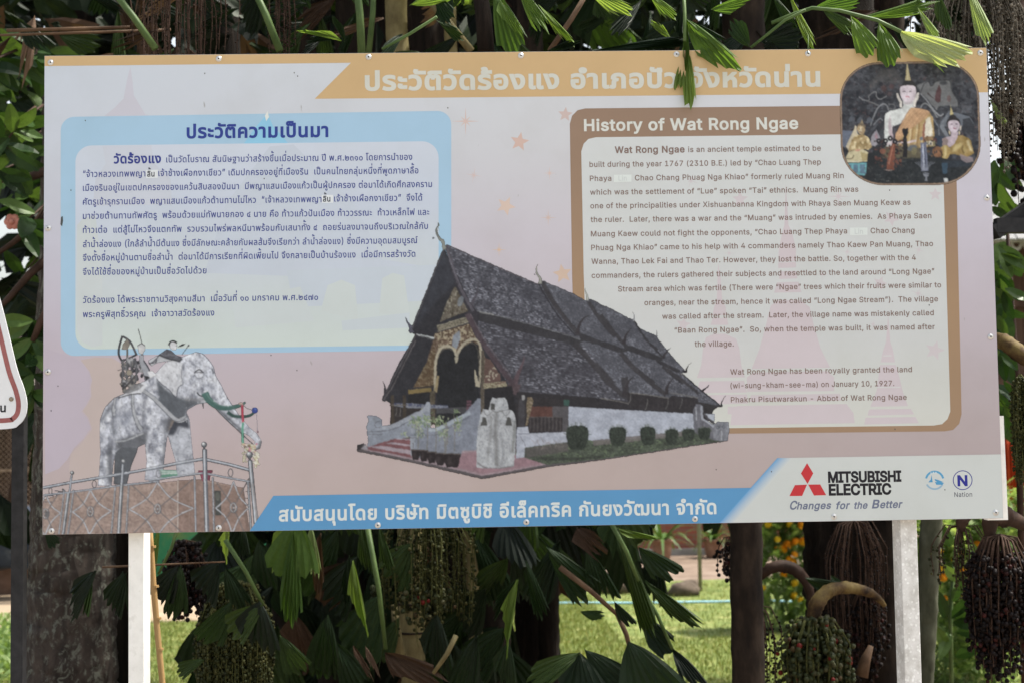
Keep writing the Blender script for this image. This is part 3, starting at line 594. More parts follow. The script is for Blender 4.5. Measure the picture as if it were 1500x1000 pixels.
    E4(); s.line([(760 + 22 * math.cos(q), 397 + 38 * math.sin(q)) for q in t], 1.2, (130, 130, 132), curve=False)
    E3(); s.line([(25, 615), (118, 615)], 1.2, (92, 92, 96), curve=False); s.line([(25, 672), (105, 675)], 1, (92, 92, 96), curve=False); s.line([(130, 567), (250, 580)], 1.2, (104, 104, 108), curve=False); s.blob((208, 556), 9, 9, (90, 90, 92)); s.blob((60, 790), 22, 30, (100, 100, 102), .8)
    tube([(25, 610), (250, 585), (750, 517), (1120, 478)], 2.6); tube([(20, 540), (280, 490), (770, 408), (1140, 340)], 4.2)
    for (x0, x1) in ((222, 170), (310, 255), (705, 665), (830, 805)): tube([(x0, 560 if x0 < 400 else 520), (x1, 985)], 2.6, (104, 106, 110))
    tube([(290, 420), (270, 590)], 3.0); tube([(262, 590), (210, 985)], 5, (104, 106, 108)); ball(295, 398, 19)
    tube([(775, 320), (765, 500)], 4); tube([(765, 500), (735, 985)], 5.6, (104, 106, 108)); ball(782, 292, 22); s.line([(805, 420), (800, 490)], 2.4, (92, 94, 98), curve=False)
    E4(); tube([(-10, 470), (270, 432), (500, 400)], 2.8); tube([(-10, 362), (250, 310), (498, 268)], 4.6); tube([(545, 408), (750, 448), (985, 488)], 2.8); tube([(540, 275), (750, 320), (960, 378)], 4.6)
    tube([(420, 430), (432, 970)], 2.6); tube([(592, 440), (605, 968)], 2.8, (110, 112, 116)); tube([(925, 480), (955, 960)], 3.2, (118, 120, 124)); tube([(515, 175), (520, 400), (538, 968)], 6.6, (112, 115, 122)); ball(510, 132, 27); s.line([(512, 155), (512, 180)], 3, (90, 90, 94), curve=False)
    tube([(945, 280), (955, 400), (985, 700), (1000, 880)], 6.4, (120, 122, 126)); ball(940, 228, 32); s.line([(938, 256), (942, 285)], 3.4, (90, 90, 94), curve=False); s.line([(965, 500), (1015, 830)], 3, (150, 146, 146), .8, curve=False)
    s.rgb += ((smooth_noise(s.W, s.H, 3, 3, 78, 2)) * 10)[..., None]
    # trim: above the blue corner on the right and inside the board
    yy, xx = np.mgrid[0:s.H, 0:s.W] / s.S; xx += s.x0; yy += s.y0
    s.al *= (xx > 62.6)
    edge = 373 + (780 - yy) * (400 - 373) / (780 - 725)
    s.al *= ~((yy > 700) & (xx > edge))
    return s
def paint_shrine_photo():
    s = Art(1228, 88, 1438, 274)
    ph = lambda: setattr(s, 'map', None)
    B5 = lambda: s.at(1225, 85, 10); B6 = lambda: s.at(1330, 85, 10); B7 = lambda: s.at(1225, 175, 10); B8 = lambda: s.at(1330, 175, 10)
    ph(); full = s.poly([(1228, 88), (1438, 88), (1438, 274), (1228, 274)], (58, 60, 66))
    s.grain(full, 12, 30); s.grain(full, 14, 6); s.speck(full, (92, 94, 102), .5, 5, 4, .12); s.speck(full, (36, 38, 44), .7, 7, 6, .08)
    s.speck(full, (96, 66, 66), .45, 4, 4, .2)
    for _ in range(240):      # gilded scrollwork on the dark wall
        x, y = rngp.uniform(1230, 1432), rngp.uniform(96, 200); t = rngp.uniform(0, 6.3); r = rngp.uniform(1.5, 4)
        s.line([(x + r * math.cos(t + k), y + r * math.sin(t + k)) for k in (0, .8, 1.6, 2.4)], .6, (112, 112, 116), .38)
    B5(); s.poly([(470, 380), (560, 290), (640, 180), (850, 150), (960, 300), (1000, 360), (800, 380), (640, 350), (560, 430), (480, 490)], (92, 90, 90), .55, soft=1.5)
    s.line([(330, 570), (400, 620), (480, 620), (475, 570), (520, 520), (580, 500), (590, 570), (650, 610), (740, 560)], 1.4, (124, 124, 126)); s.line([(440, 630), (530, 660), (620, 700)], 2, (104, 104, 106))
    s.line([(500, 1000), (540, 880), (600, 750), (680, 680), (740, 700), (770, 780)], 2, (122, 124, 128)); s.line([(540, 990), (640, 890), (700, 960)], 1.6, (118, 120, 126)); s.line([(760, 680), (850, 690), (850, 750), (760, 740)], 1.2, (110, 110, 112))
    for (x, y) in ((180, 880), (300, 900), (440, 900)): s.poly([(x, y + 40), (x + 10, y), (x + 50, y - 40), (x + 90, y), (x + 90, y + 50), (x, y + 60)], (90, 96, 106), .7)
    s.poly([(150, 400), (400, 400), (400, 480), (110, 480)], (82, 84, 90), .5, soft=1)
    s.blob((700, 450), 40, 50, (92, 64, 62), .7, soft=1); s.blob((810, 420), 40, 40, (88, 62, 64), .7, soft=1); s.blob((780, 530), 40, 30, (96, 74, 76), .6, soft=1)
    B6(); pnl = s.poly([(130, 400), (290, 340), (340, 420), (420, 350), (620, 330), (640, 420), (640, 500), (720, 620), (750, 720), (560, 700), (450, 720), (430, 780), (350, 700), (260, 580), (180, 510)], (116, 117, 118), .85, soft=.4)
    s.line([(190, 500), (230, 400), (300, 350), (340, 420), (420, 350), (600, 330), (640, 470), (720, 600), (740, 740)], 1.2, (56, 58, 62)); s.line([(180, 520), (270, 620), (380, 770), (470, 850), (520, 820)], 1.8, (138, 140, 144)); s.line([(350, 700), (430, 780), (450, 720), (600, 750), (740, 720)], 1.2, (52, 54, 60))
    s.poly([(455, 390), (490, 480), (480, 560), (480, 640), (440, 660), (390, 620), (410, 500)], (84, 58, 60)); s.line([(280, 515), (330, 560), (380, 600)], 2.4, (70, 62, 62), w1=1); s.blob((600, 600), 30, 50, (112, 84, 82), .7); s.blob((520, 370), 60, 30, (58, 60, 66), .9, soft=.6)
    s.line([(180, 740), (220, 680), (280, 680), (370, 780), (430, 880)], 1.8, (126, 128, 130)); s.poly([(600, 780), (900, 860), (930, 900), (980, 1000), (500, 1010), (470, 960), (560, 830)], (98, 104, 114)); s.poly([(800, 900), (900, 880), (980, 1000), (980, 1100), (800, 1100)], (52, 54, 60), .9)
    s.poly([(460, 1010), (560, 840), (590, 850), (530, 1010), (600, 1150), (560, 1170)], (112, 118, 126))
    for k in range(7): s.line([(790 + k * 22, 700), (800 + k * 20, 760), (780 + k * 22, 810)], 1, (110, 114, 122), .7)
    s.line([(360, 900), (440, 1000), (455, 1140)], 1.6, (104, 110, 120))
    B7(); s.poly([(85, 165), (330, 170), (250, 300), (120, 420), (85, 380)], (96, 104, 122)); s.poly([(460, 300), (580, 120), (700, 0), (700, 60), (640, 180), (520, 330)], (50, 52, 58)); s.poly([(500, 380), (510, 260), (585, 150), (640, 260), (650, 330), (560, 400)], (142, 138, 146)); s.poly([(560, 250), (585, 190), (610, 270), (585, 300)], (160, 120, 130), .8)
    # lower dark altar
    B7(); s.poly([(85, 640), (480, 560), (560, 440), (1050, 470), (1300, 520), (1700, 600), (2100, 590), (2100, 1000), (85, 1000)], (42, 46, 49)); s.grain(s.cover(s.T([(85, 640), (2100, 600), (2100, 1000), (85, 1000)])), 12, 4)
    B8(); s.poly([(380, 240), (520, 250), (600, 380), (480, 400), (380, 340)], (52, 62, 78)); s.poly([(490, 610), (1000, 600), (1000, 680), (500, 720)], (48, 56, 66), .8); s.poly([(490, 640), (580, 640), (575, 800), (510, 800)], (54, 78, 98), .9); s.poly([(520, 860), (582, 860), (592, 945), (540, 950)], (200, 204, 204))
    # small gilded figure on the left
    B7(); s.poly([(375, 0), (395, 60), (410, 90), (340, 90), (355, 60)], (150, 130, 96)); s.blob((368, 108), 62, 50, (112, 98, 78))
    s.poly([(305, 110), (355, 92), (400, 110), (425, 150), (410, 210), (385, 235), (345, 215), (320, 190), (300, 150)], (168, 142, 102)); s.poly([(345, 110), (375, 108), (380, 170), (350, 200), (330, 180)], (214, 200, 166), .8, soft=.6); s.line([(325, 145), (340, 143)], .8, (80, 60, 44)); s.line([(365, 142), (382, 142)], .8, (80, 60, 44)); s.line([(335, 185), (365, 188)], .8, (110, 74, 56))
    s.poly([(275, 90), (290, 100), (305, 200), (330, 250), (250, 380), (180, 460), (140, 400), (200, 270), (260, 150)], (190, 176, 146)); bd = s.poly([(340, 225), (400, 230), (470, 270), (500, 330), (520, 400), (470, 450), (420, 440), (300, 450), (200, 470), (170, 520), (190, 400), (230, 300), (280, 240)], (166, 140, 92)); s.grain(bd, 34, 5)
    s.speck(bd, (226, 208, 160), .8, 4, 6, .06); s.poly([(140, 560), (180, 480), (300, 450), (390, 440), (470, 490), (460, 620), (340, 630), (160, 625)], (196, 184, 142)); s.poly([(350, 480), (470, 510), (455, 600), (380, 620)], (170, 150, 96), .8); s.line([(150, 575), (220, 580), (260, 530)], 1.2, (96, 84, 60)); s.poly([(270, 470), (300, 445), (360, 440), (340, 468)], (206, 138, 118)); s.poly([(165, 610), (335, 610), (335, 632), (165, 630)], (214, 206, 172))
    s.poly([(180, 650), (440, 632), (440, 790), (400, 830), (330, 820), (240, 760)], (86, 116, 138)); 
    for L in ([(180, 655), (445, 650)], [(235, 650), (235, 750)], [(332, 650), (332, 820)], [(435, 640), (425, 780)], [(240, 790), (420, 812)]): s.line(L, 2.4, (96, 164, 172), curve=False)
    s.line([(320, 850), (380, 850)], 2, (120, 62, 56), curve=False)
    # big statue
    B5(); s.poly([(1032, 90), (1052, 90), (1062, 200), (1085, 300), (1090, 335), (1005, 335), (1020, 250)], (186, 170, 124)); s.line([(1042, 95), (1045, 320)], .8, (216, 204, 164), curve=False)
    s.poly([(940, 420), (980, 370), (1010, 335), (1090, 335), (1150, 365), (1180, 420), (1180, 560), (930, 560), (925, 470)], (50, 50, 50))
    s.poly([(880, 520), (905, 525), (935, 600), (965, 650), (960, 735), (930, 735), (925, 650), (890, 590)], (214, 206, 196)); s.poly([(1175, 530), (1190, 510), (1210, 520), (1200, 600), (1170, 650), (1165, 720), (1130, 725), (1130, 640)], (214, 206, 196))
    skin = (208, 194, 202)
    s.poly([(970, 600), (1140, 600), (1125, 720), (1200, 760), (1330, 800), (1330, 900), (1110, 900), (820, 1010), (820, 1300), (705, 1300), (708, 900), (720, 820), (790, 780), (960, 740), (985, 700)], (205, 208, 204))
    fc = s.poly([(935, 450), (960, 415), (1050, 402), (1140, 420), (1165, 460), (1165, 540), (1145, 600), (1105, 645), (1050, 660), (995, 640), (955, 590), (935, 530)], skin, curve=True)
    s.poly([(975, 645), (1050, 665), (1120, 645), (1115, 670), (1045, 690), (985, 672)], (176, 156, 166), .7, soft=.6)
    for x in (995, 1090): s.line([(x - 22, 500), (x, 490), (x + 20, 498)], 1.3, (84, 70, 78)); s.line([(x - 24, 470), (x, 458), (x + 24, 468)], .7, (150, 132, 142), .8)
    s.line([(1040, 480), (1036, 545), (1052, 550)], .8, (176, 160, 170)); s.line([(1018, 575), (1045, 570), (1072, 576)], 1.5, (184, 112, 124)); s.line([(1130, 480), (1140, 580), (1100, 640)], 4, (186, 168, 178), .4, soft=1)
    ph(); robe = s.poly([(1316, 214), (1318, 202), (1330, 186), (1352, 172), (1362, 166), (1366.5, 172), (1369, 200), (1370, 214), (1345, 218)], (178, 146, 92))
    for k in range(12): x = 1322 + k * 3; s.line([(x, 216), (x + 2, 200), (x + 4, 180)], 1.8, ((222, 204, 160), (146, 106, 64), (190, 156, 98))[k % 3], .75, clip=robe, soft=.4)
    s.poly([(1356, 176), (1362, 171), (1366, 190), (1366, 213), (1355, 213), (1353, 195)], (222, 214, 192), soft=.5); s.poly([(1352, 184), (1356, 177), (1354, 204), (1350, 206)], (150, 84, 66), .8)
    sash = s.poly([(1310.5, 206), (1312, 196), (1318, 186), (1325, 174), (1331, 162), (1335, 158), (1346, 159), (1358, 162), (1362, 165), (1357, 172), (1346, 181), (1333, 190), (1322, 200), (1315, 208)], (202, 158, 114))
    for k in range(30):
        x, y = 1310 + k * 1.7, 206 - k * 1.4; s.line([(x - 8, y - 10), (x + 10, y + 8)], .45, (166, 116, 76), .7, clip=sash, curve=False)
    for k in range(6): s.line([(1312 + k * 2, 206), (1326 + k * 4, 176 + k * 3), (1346 + k * 3, 158 + k * 2)], .6, (164, 112, 72), .65, clip=sash)
    s.line([(1332, 161), (1322, 178), (1312, 198), (1311, 206)], .8, (146, 100, 70), .8)
    s.poly([(1304, 168), (1306, 186), (1309, 200), (1307, 212), (1303, 200), (1301, 184)], (176, 148, 158), .7, soft=.5); s.line([(1308, 184), (1310.5, 194), (1311, 204)], 1.1, (84, 76, 86))
    s.line([(1298, 212), (1310, 209), (1330, 209), (1342, 206)], 3, (206, 186, 190), .9); s.line([(1310, 213), (1330, 213), (1350, 211)], 1.6, (150, 128, 96), .8)
    s.poly([(1296, 215), (1345, 214), (1352, 232), (1292, 232)], (112, 102, 76), .8, soft=1)
    # statue on the right
    B6(); s.poly([(628, 690), (645, 760), (660, 830), (650, 850), (622, 850), (618, 820)], (196, 178, 120)); s.blob((655, 900), 62, 68, (52, 50, 50)); s.blob((665, 960), 102, 92, (50, 47, 48))
    B8(); s.poly([(770, 90), (785, 100), (775, 160), (755, 175), (755, 130)], (210, 196, 180)); s.poly([(595, 160), (620, 180), (620, 225), (605, 225)], (206, 186, 150)); s.poly([(740, 180), (762, 180), (760, 228), (748, 228)], (206, 186, 150))
    s.poly([(628, 180), (735, 190), (730, 240), (790, 260), (740, 340), (640, 400), (560, 420), (505, 380), (500, 290), (560, 262), (625, 250)], (176, 158, 168)); s.poly([(500, 380), (505, 290), (545, 268), (590, 300), (575, 380), (560, 420)], (138, 118, 112), .9)
    s.poly([(585, 60), (610, 25), (665, 15), (720, 22), (750, 50), (757, 110), (730, 170), (680, 195), (630, 180), (595, 130)], (200, 184, 194), curve=True)
    for x in (638, 710): s.line([(x - 18, 78), (x, 70), (x + 18, 76)], 1.1, (80, 66, 76))
    s.line([(665, 128), (685, 138), (708, 130)], 1.8, (140, 84, 100)); s.line([(675, 70), (672, 105), (685, 108)], .6, (160, 140, 150))
    gb = s.poly([(735, 235), (800, 240), (870, 265), (920, 320), (945, 420), (965, 500), (880, 550), (800, 540), (700, 520), (620, 510), (605, 420), (690, 350)], (150, 122, 66)); s.grain(gb, 26, 6)
    s.poly([(690, 370), (800, 345), (790, 390), (690, 480), (640, 480)], (214, 194, 130), .7, soft=1); s.line([(870, 310), (900, 400), (930, 470)], 3.6, (220, 206, 160), .8, soft=.8); s.line([(830, 400), (840, 480)], 4, (210, 190, 120), .5, soft=1)
    s.line([(800, 380), (790, 440), (820, 500)], 1.6, (92, 70, 40), .7); s.poly([(760, 510), (850, 540), (950, 560), (960, 620), (860, 640), (780, 600)], (148, 130, 132), .8)
    s.blob((545, 480), 78, 100, (166, 138, 78)); s.line([(540, 390), (550, 480), (535, 570)], 3, (214, 196, 136), .8, soft=.6); s.blob((430, 480), 75, 80, (128, 88, 60)); s.blob((420, 500), 50, 45, (158, 104, 70), .8); s.line([(470, 460), (500, 520), (480, 570)], 2, (70, 56, 40))
    # altar vessels and flowers
    for k in range(60): s.blob((rngp.uniform(230, 420), rngp.uniform(250, 560)), rngp.uniform(8, 22), rngp.uniform(8, 22), ((60, 58, 50), (112, 84, 64), (90, 52, 56), (120, 116, 84), (50, 54, 60))[rngp.integers(5)], .85)
    s.poly([(230, 270), (270, 255), (380, 250), (370, 310), (260, 330)], (140, 104, 62), .8)
    s.line([(225, 340), (235, 560), (245, 760)], 8, (104, 110, 132), w1=11); s.line([(215, 360), (228, 560), (232, 740)], 2, (186, 192, 210), .9); s.line([(240, 420), (252, 560), (262, 720)], 1.2, (60, 66, 84), .9)
    for k in range(-5, 6): s.line([(245 + k * 6, 750), (245 + k * 16, 680), (245 + k * 30, 600 + abs(k) * 6)], .8, (126, 130, 142), .8)
    s.poly([(215, 785), (310, 785), (300, 830), (272, 850), (285, 905), (240, 905), (258, 850), (228, 830)], (120, 124, 134)); s.line([(225, 800), (305, 800)], 1, (60, 62, 70), curve=False)
    s.blob((195, 285), 24, 30, (112, 120, 128)); s.blob((60, 420), 70, 40, (96, 102, 110), .9, rot=-.3); s.blob((90, 470), 40, 60, (130, 122, 86), .8)
    B7()
    for k in range(90): s.blob((rngp.uniform(550, 1000), rngp.uniform(300, 700)), rngp.uniform(8, 26), rngp.uniform(8, 22), ((120, 70, 54), (84, 50, 46), (46, 44, 44), (104, 62, 54), (60, 50, 48))[rngp.integers(5)], .85)
    for (x, y) in ((620, 320), (700, 370), (790, 280), (870, 470), (720, 320), (860, 330)):
        for k in range(6): s.blob((x + 26 * math.cos(k), y + 26 * math.sin(k)), 17, 15, (40, 40, 44))
    s.blob((680, 470), 45, 40, (136, 84, 66), .9); s.line([(840, 360), (815, 500), (790, 740)], 5, (124, 70, 54), w1=12); s.line([(835, 370), (800, 520), (772, 660)], 1.4, (172, 112, 88)); s.poly([(680, 730), (760, 745), (850, 740), (760, 758)], (190, 160, 150))
    s.line([(980, 140), (1010, 160), (1050, 140)], 2, (34, 34, 36), curve=False)
    s.poly([(962, 145), (1055, 135), (1050, 200), (1030, 260), (1035, 330), (1045, 400), (1040, 560), (970, 560), (985, 400), (975, 300), (985, 240), (968, 200)], (40, 39, 42)); s.blob((1005, 300), 36, 16, (60, 58, 62), .8)
    s.poly([(460, 500), (560, 480), (570, 720), (560, 980), (400, 960), (440, 780)], (40, 43, 46))
    for (x, y) in ((740, 905), (765, 900), (570, 880), (650, 880)): s.blob((x, y), 8, 5, (150, 148, 140), .8)
    s.speck(s.cover(s.T([(400, 620), (1300, 560), (1300, 960), (400, 960)])), (74, 78, 76), .6, 2.5, 2.5, .16)
    s.rgb += (smooth_noise(s.W, s.H, 3, 3, 79, 2) * 12)[..., None]
    s.rgb = s.rgb * .96 + 8
    # rounded mask with a brown outline
    ph(); s.al[:] = 0; o = rounded_outline(); 
    m = s.cover(s.T(o)); s.al = m
    P = s.T(o); P = np.vstack([P, P[:1]]); keep = s.al.copy()
    s.map = None
    s.line([tuple(p) for p in o] + [tuple(o[0])], 2.8, (120, 98, 82), curve=False); s.line([tuple(p) for p in o] + [tuple(o[0])], 1.2, (166, 140, 116), curve=False)
    s.al = np.maximum(s.al, 0); return s

def rounded_outline():
    """outline of the printed shrine picture: a square with very round corners"""
    L, Rr, T, B = 1231.5, 1433.5, 92.3, 270.5
    out = []
    for (cx, cy, a0, rx, ry) in ((1433.0 - 56, 91.5 + 52, -90, 56, 52), (1435 - 62, 270 - 58, 0, 62, 58), (1233 + 62, 270.5 - 58, 90, 62, 58), (1231.5 + 56, 93 + 54, 180, 56, 54)):
        for k in range(0, 91, 9):
            t = math.radians(a0 + k); out.append((cx + rx * math.cos(t), cy + ry * math.sin(t)))
    return out
# ------------------------------------------------------------------ the information board
INK = np.array([.925, .955, .985])                   # ink reflectance for a given tone of the print
def board_uv(px, py):
    """position on the face of the board (metres from its lower left corner)"""
    d = ray(px, py); p = CAM + d * (-CAM.y); return p.x, p.z - BZ
def ink(c): return tuple(float(x) for x in np.clip(srgb(c) * INK, 0, .88))
_inks = {}
def ink_mat(c, rough=.42):
    k = (tuple(c), rough)
    if k not in _inks:
        m, nt, N, L, P = new_mat('ink_%d_%d_%d' % tuple(c)); P.inputs['Roughness'].default_value = rough; P.inputs['Specular IOR Level'].default_value = .1
        v = objcoord(nt); f = noise(nt, 900, 2, .5, v); g = noise(nt, 6, 4, .6, v)
        a = ink(c); cc = mix(nt, 1, tuple(x * .965 for x in a), tuple(min(x * 1.035, .9) for x in a)); N[-1].inputs[0].default_value = .5
        L.new(f, cc.node.inputs[0]); c2 = mix(nt, 1, cc, (1, 1, 1), 'MULTIPLY'); 
        L.new(ramp(nt, [(.3, (.95, .95, .94)), (.6, (1, 1, 1))], g), c2.node.inputs[7]); L.new(c2, P.inputs['Base Color']); _inks[k] = m
    return _inks[k]

board = empty('information_board', (BW / 2, 0, 0), 'large temple history board on two white posts with blue and brown text panels', 'information board')
LAY = 0.0001                 # each printed layer lies a tenth of a millimetre above the one below
_pf = [0]
def print_flat(name, outline, layer, mat, parent=board, label=None, uv=False):
    _pf[0] += 1; layer = layer + (_pf[0] % 14) * .04
    P = [board_uv(*p) for p in outline]
    P = [(min(max(u, 0.0005), BW - .0005), min(max(v, .0005), BH - .0005)) for u, v in P]
    bm = bmesh.new(); vs = [bm.verts.new((u, -LAY * layer, BZ + v)) for u, v in P]
    f = bm.faces.new(vs); f.normal_update()
    if f.normal.y > 0: f.normal_flip()
    bmesh.ops.triangulate(bm, faces=bm.faces[:])
    me = bpy.data.meshes.new(name); bm.to_mesh(me); bm.free(); me.materials.append(mat)
    o = link(name, me, parent)
    if label: o['label'] = label
    return o
def rrect(x0, y0, x1, y1, r, n=8, dy=0.0, dyb=0.0, corners='abcd'):
    """rounded rectangle in artwork units; dy, dyb = rise of the top / bottom edge towards the right"""
    out = []
    for (cx, cy, a, k) in ((x1 - r, y0 + r + dy, -90, 'b'), (x1 - r, y1 - r + dyb, 0, 'c'), (x0 + r, y1 - r, 90, 'd'), (x0 + r, y0 + r, 180, 'a')):
        if k in corners:
            for i in range(n + 1):
                t = math.radians(a + 90 * i / n); out.append((cx + r * math.cos(t), cy + r * math.sin(t)))
        else:
            out.append((cx + r * (1 if k in 'bc' else -1), cy + r * (1 if k in 'cd' else -1)))
    return out

def colour_grid(name, rgb, al, x0, y0, layer, parent, rough=.4):
    """a printed picture: one small face per dot of the print, carrying its ink colour"""
    h, w_ = al.shape
    keep = al > .04
    idx = np.full((h + 1, w_ + 1), -1)
    use = np.zeros((h + 1, w_ + 1), bool)
    for a in (0, 1):
        for b in (0, 1): use[a:h + a, b:w_ + b] |= keep
    ys, xs = np.nonzero(use); idx[ys, xs] = np.arange(len(ys))
    d = np.array([RIGHT[:], UP[:], FWD[:]])
    X = (xs + x0 - 750) / F; Yv = (500 - (ys + y0)) / F
    D = X[:, None] * d[0] + Yv[:, None] * d[1] + d[2]; D /= D[:, 1:2]
    P = np.array(CAM[:]) + D * (-CAM.y); P[:, 1] = -LAY * layer
    P[:, 0] = np.clip(P[:, 0], .0005, BW - .0005); P[:, 2] = np.clip(P[:, 2], BZ + .0005, BZ + BH - .0005)
    fy, fx = np.nonzero(keep)
    Q = np.stack([idx[fy, fx], idx[fy + 1, fx], idx[fy + 1, fx + 1], idx[fy, fx + 1]], 1)
    me = bpy.data.meshes.new(name); n = len(P); m = len(Q)
    me.vertices.add(n); me.vertices.foreach_set('co', P.ravel()); me.loops.add(m * 4); me.loops.foreach_set('vertex_index', Q.ravel().astype(np.int32))
    me.polygons.add(m); me.polygons.foreach_set('loop_start', np.arange(0, m * 4, 4, dtype=np.int32)); me.update(calc_edges=True)
    c = np.clip(srgb(rgb) * INK, 0, .88)
    # vertex colour = mean of the dots that meet there, weighted by their cover
    acc = np.zeros((h + 1, w_ + 1, 3)); wt = np.zeros((h + 1, w_ + 1)); aa = np.zeros((h + 1, w_ + 1))
    for a in (0, 1):
        for b in (0, 1):
            acc[a:h + a, b:w_ + b] += c * al[..., None]; wt[a:h + a, b:w_ + b] += al; aa[a:h + a, b:w_ + b] += al / 4
    col = acc / np.maximum(wt, 1e-5)[..., None]
    C = np.ones((n, 4)); C[:, :3] = col[ys, xs]; C[:, 3] = np.clip(aa[ys, xs] * 1.02, 0, 1)
    at_ = me.color_attributes.new('ink', 'FLOAT_COLOR', 'POINT'); at_.data.foreach_set('color', C.ravel())
    m_, nt, N, L, Pn = new_mat(name + '_print'); v = N.new('ShaderNodeAttribute'); v.attribute_name = 'ink'
    L.new(v.outputs['Color'], Pn.inputs['Base Color']); L.new(v.outputs['Alpha'], Pn.inputs['Alpha']); Pn.inputs['Roughness'].default_value = rough; Pn.inputs['Specular IOR Level'].default_value = .1
    me.materials.append(m_); return link(name, me, parent)

def panel_material():
    """the ground print of the board: pale grey above, lilac in the middle, dusty pink below"""
    m, nt, N, L, P = new_mat('board_ground_print'); t = N.new('ShaderNodeTexCoord'); s = N.new('ShaderNodeSeparateXYZ'); L.new(t.outputs['Object'], s.inputs[0])
    def mr(src, a, b):
        n = N.new('ShaderNodeMapRange'); n.inputs['From Min'].default_value = a; n.inputs['From Max'].default_value = b; L.new(src, n.inputs[0]); return n.outputs[0]
    z = mr(s.outputs['Z'], BZ, BZ + BH); x = mr(s.outputs['X'], 0, BW)
    left = ramp(nt, [(0, ink((188, 172, 166))), (.18, ink((189, 174, 176))), (.4, ink((190, 180, 189))), (.6, ink((195, 193, 203))), (.8, ink((199, 203, 211))), (1, ink((199, 205, 213)))], z)
    mid = ramp(nt, [(0, ink((182, 166, 160))), (.15, ink((184, 168, 163))), (.35, ink((191, 180, 184))), (.6, ink((199, 192, 198))), (.8, ink((204, 203, 205))), (1, ink((208, 210, 212)))], z)
    right = ramp(nt, [(0, ink((176, 160, 158))), (.2, ink((179, 166, 166))), (.45, ink((190, 180, 186))), (.7, ink((201, 196, 206))), (.9, ink((208, 209, 215))), (1, ink((209, 211, 214)))], z)
    w1 = mr(x, 0, .55); w2 = mr(x, .55, 1)
    c = mix(nt, w2, mix(nt, w1, left, mid), right)
    v = objcoord(nt); g = noise(nt, 5, 5, .6, v); g2 = noise(nt, 700, 2, .5, v)
    c = mix(nt, 1, c, ramp(nt, [(.25, (.93, .925, .91)), (.55, (1, 1, 1))], g), 'MULTIPLY'); c = mix(nt, 1, c, ramp(nt, [(.2, (.975,) * 3), (.8, (1.02,) * 3)], g2), 'MULTIPLY')
    # grime runs and small chips
    sp_ = noise(nt, 60, 2, .4, objcoord(nt, (1, 1, .35))); c = mix(nt, ramp(nt, [(.76, (0, 0, 0)), (.8, (.6,) * 3)], sp_), c, (.22, .21, .19))
    L.new(c, P.inputs['Base Color']); P.inputs['Roughness'].default_value = .4; P.inputs['Specular IOR Level'].default_value = .1
    return m
ALU = noisy('dull_aluminium', [(.3, (.42, .42, .41)), (.7, (.55, .55, .54))], 40, .45, .05)
pm = MB().box((0, 0, BZ), (BW, .004, BZ + BH)); pan = pm.build('panel', panel_material(), board); pan['label'] = 'printed sheet of the board, pale grey fading to dusty pink'

# ground figures
def star(cx, cy, R, r, n, rot, c, layer, name='printed_star'):
    pts = []
    for k in range(2 * n):
        a = math.radians(rot) + math.pi * k / n; q = R if k % 2 == 0 else r; pts.append((cx + q * math.cos(a), cy + q * math.sin(a)))
    return print_flat(name, pts, layer, ink_mat(c))
def spark(cx, cy, R, c, layer, rot=0):
    pts = []
    for k in range(16):
        a = math.radians(rot) + math.pi * k / 8; q = (R if k % 4 == 0 else R * .5 if k % 2 == 0 else R * .13); pts.append((cx + q * math.cos(a), cy + q * math.sin(a)))
    return print_flat('printed_sparkle', pts, layer, ink_mat(c))
spark(682, 178, 21, (210, 188, 180), 1); spark(694, 257, 12, (210, 190, 186), 1, 10); star(761, 208, 14.5, 6.3, 5, -80, (208, 180, 168), 1); star(741, 302, 14.5, 6.5, 5, -65, (212, 190, 176), 1)
star(828, 168, 11, 5, 5, -85, (202, 182, 176), 1); spark(731, 366, 11, (214, 184, 158), 1); star(824, 401, 14.5, 6.6, 5, -100, (206, 182, 164), 1); spark(805, 254, 10, (214, 190, 180), 1); spark(803, 319, 13, (208, 186, 176), 1)
spark(700, 452, 12, (190, 176, 182), 1)
PNK = (197, 184, 190)
print_flat('printed_pagoda', [(191, 98), (194, 118), (196, 140), (207, 158), (213, 168), (224, 171), (224, 213), (158, 213), (152, 171), (168, 158), (181, 145), (186, 118)], 1, ink_mat((199, 197, 206)))
print_flat('printed_cloud', [(66, 510), (112, 525), (122, 534), (130, 545), (133, 556), (131, 568), (132, 580), (126, 592), (119, 602), (128, 612), (133, 626), (122, 642), (108, 656), (99, 672), (86, 686), (66, 694)], 1, ink_mat((188, 177, 187)))
print_flat('printed_cloud', [(118, 527), (140, 523), (165, 524), (190, 540), (206, 560), (210, 590), (204, 620), (195, 645), (180, 680), (165, 704), (104, 706), (101, 684), (104, 664), (120, 648), (135, 628), (130, 611), (121, 601), (128, 592), (134, 580), (133, 566), (135, 556), (131, 543)], 1.5, ink_mat((191, 176, 171)))

# orange heading with its cut corner
OR = (202, 171, 127)
top = [(66, 84), (400, 80), (900, 75), (1445, 71)]
print_flat('heading_band', [(64, 80), (700, 74), (1449, 66), (1449, 135.6), (461, 145.2), (514, 92.4), (64, 97.2)], 2, ink_mat(OR))

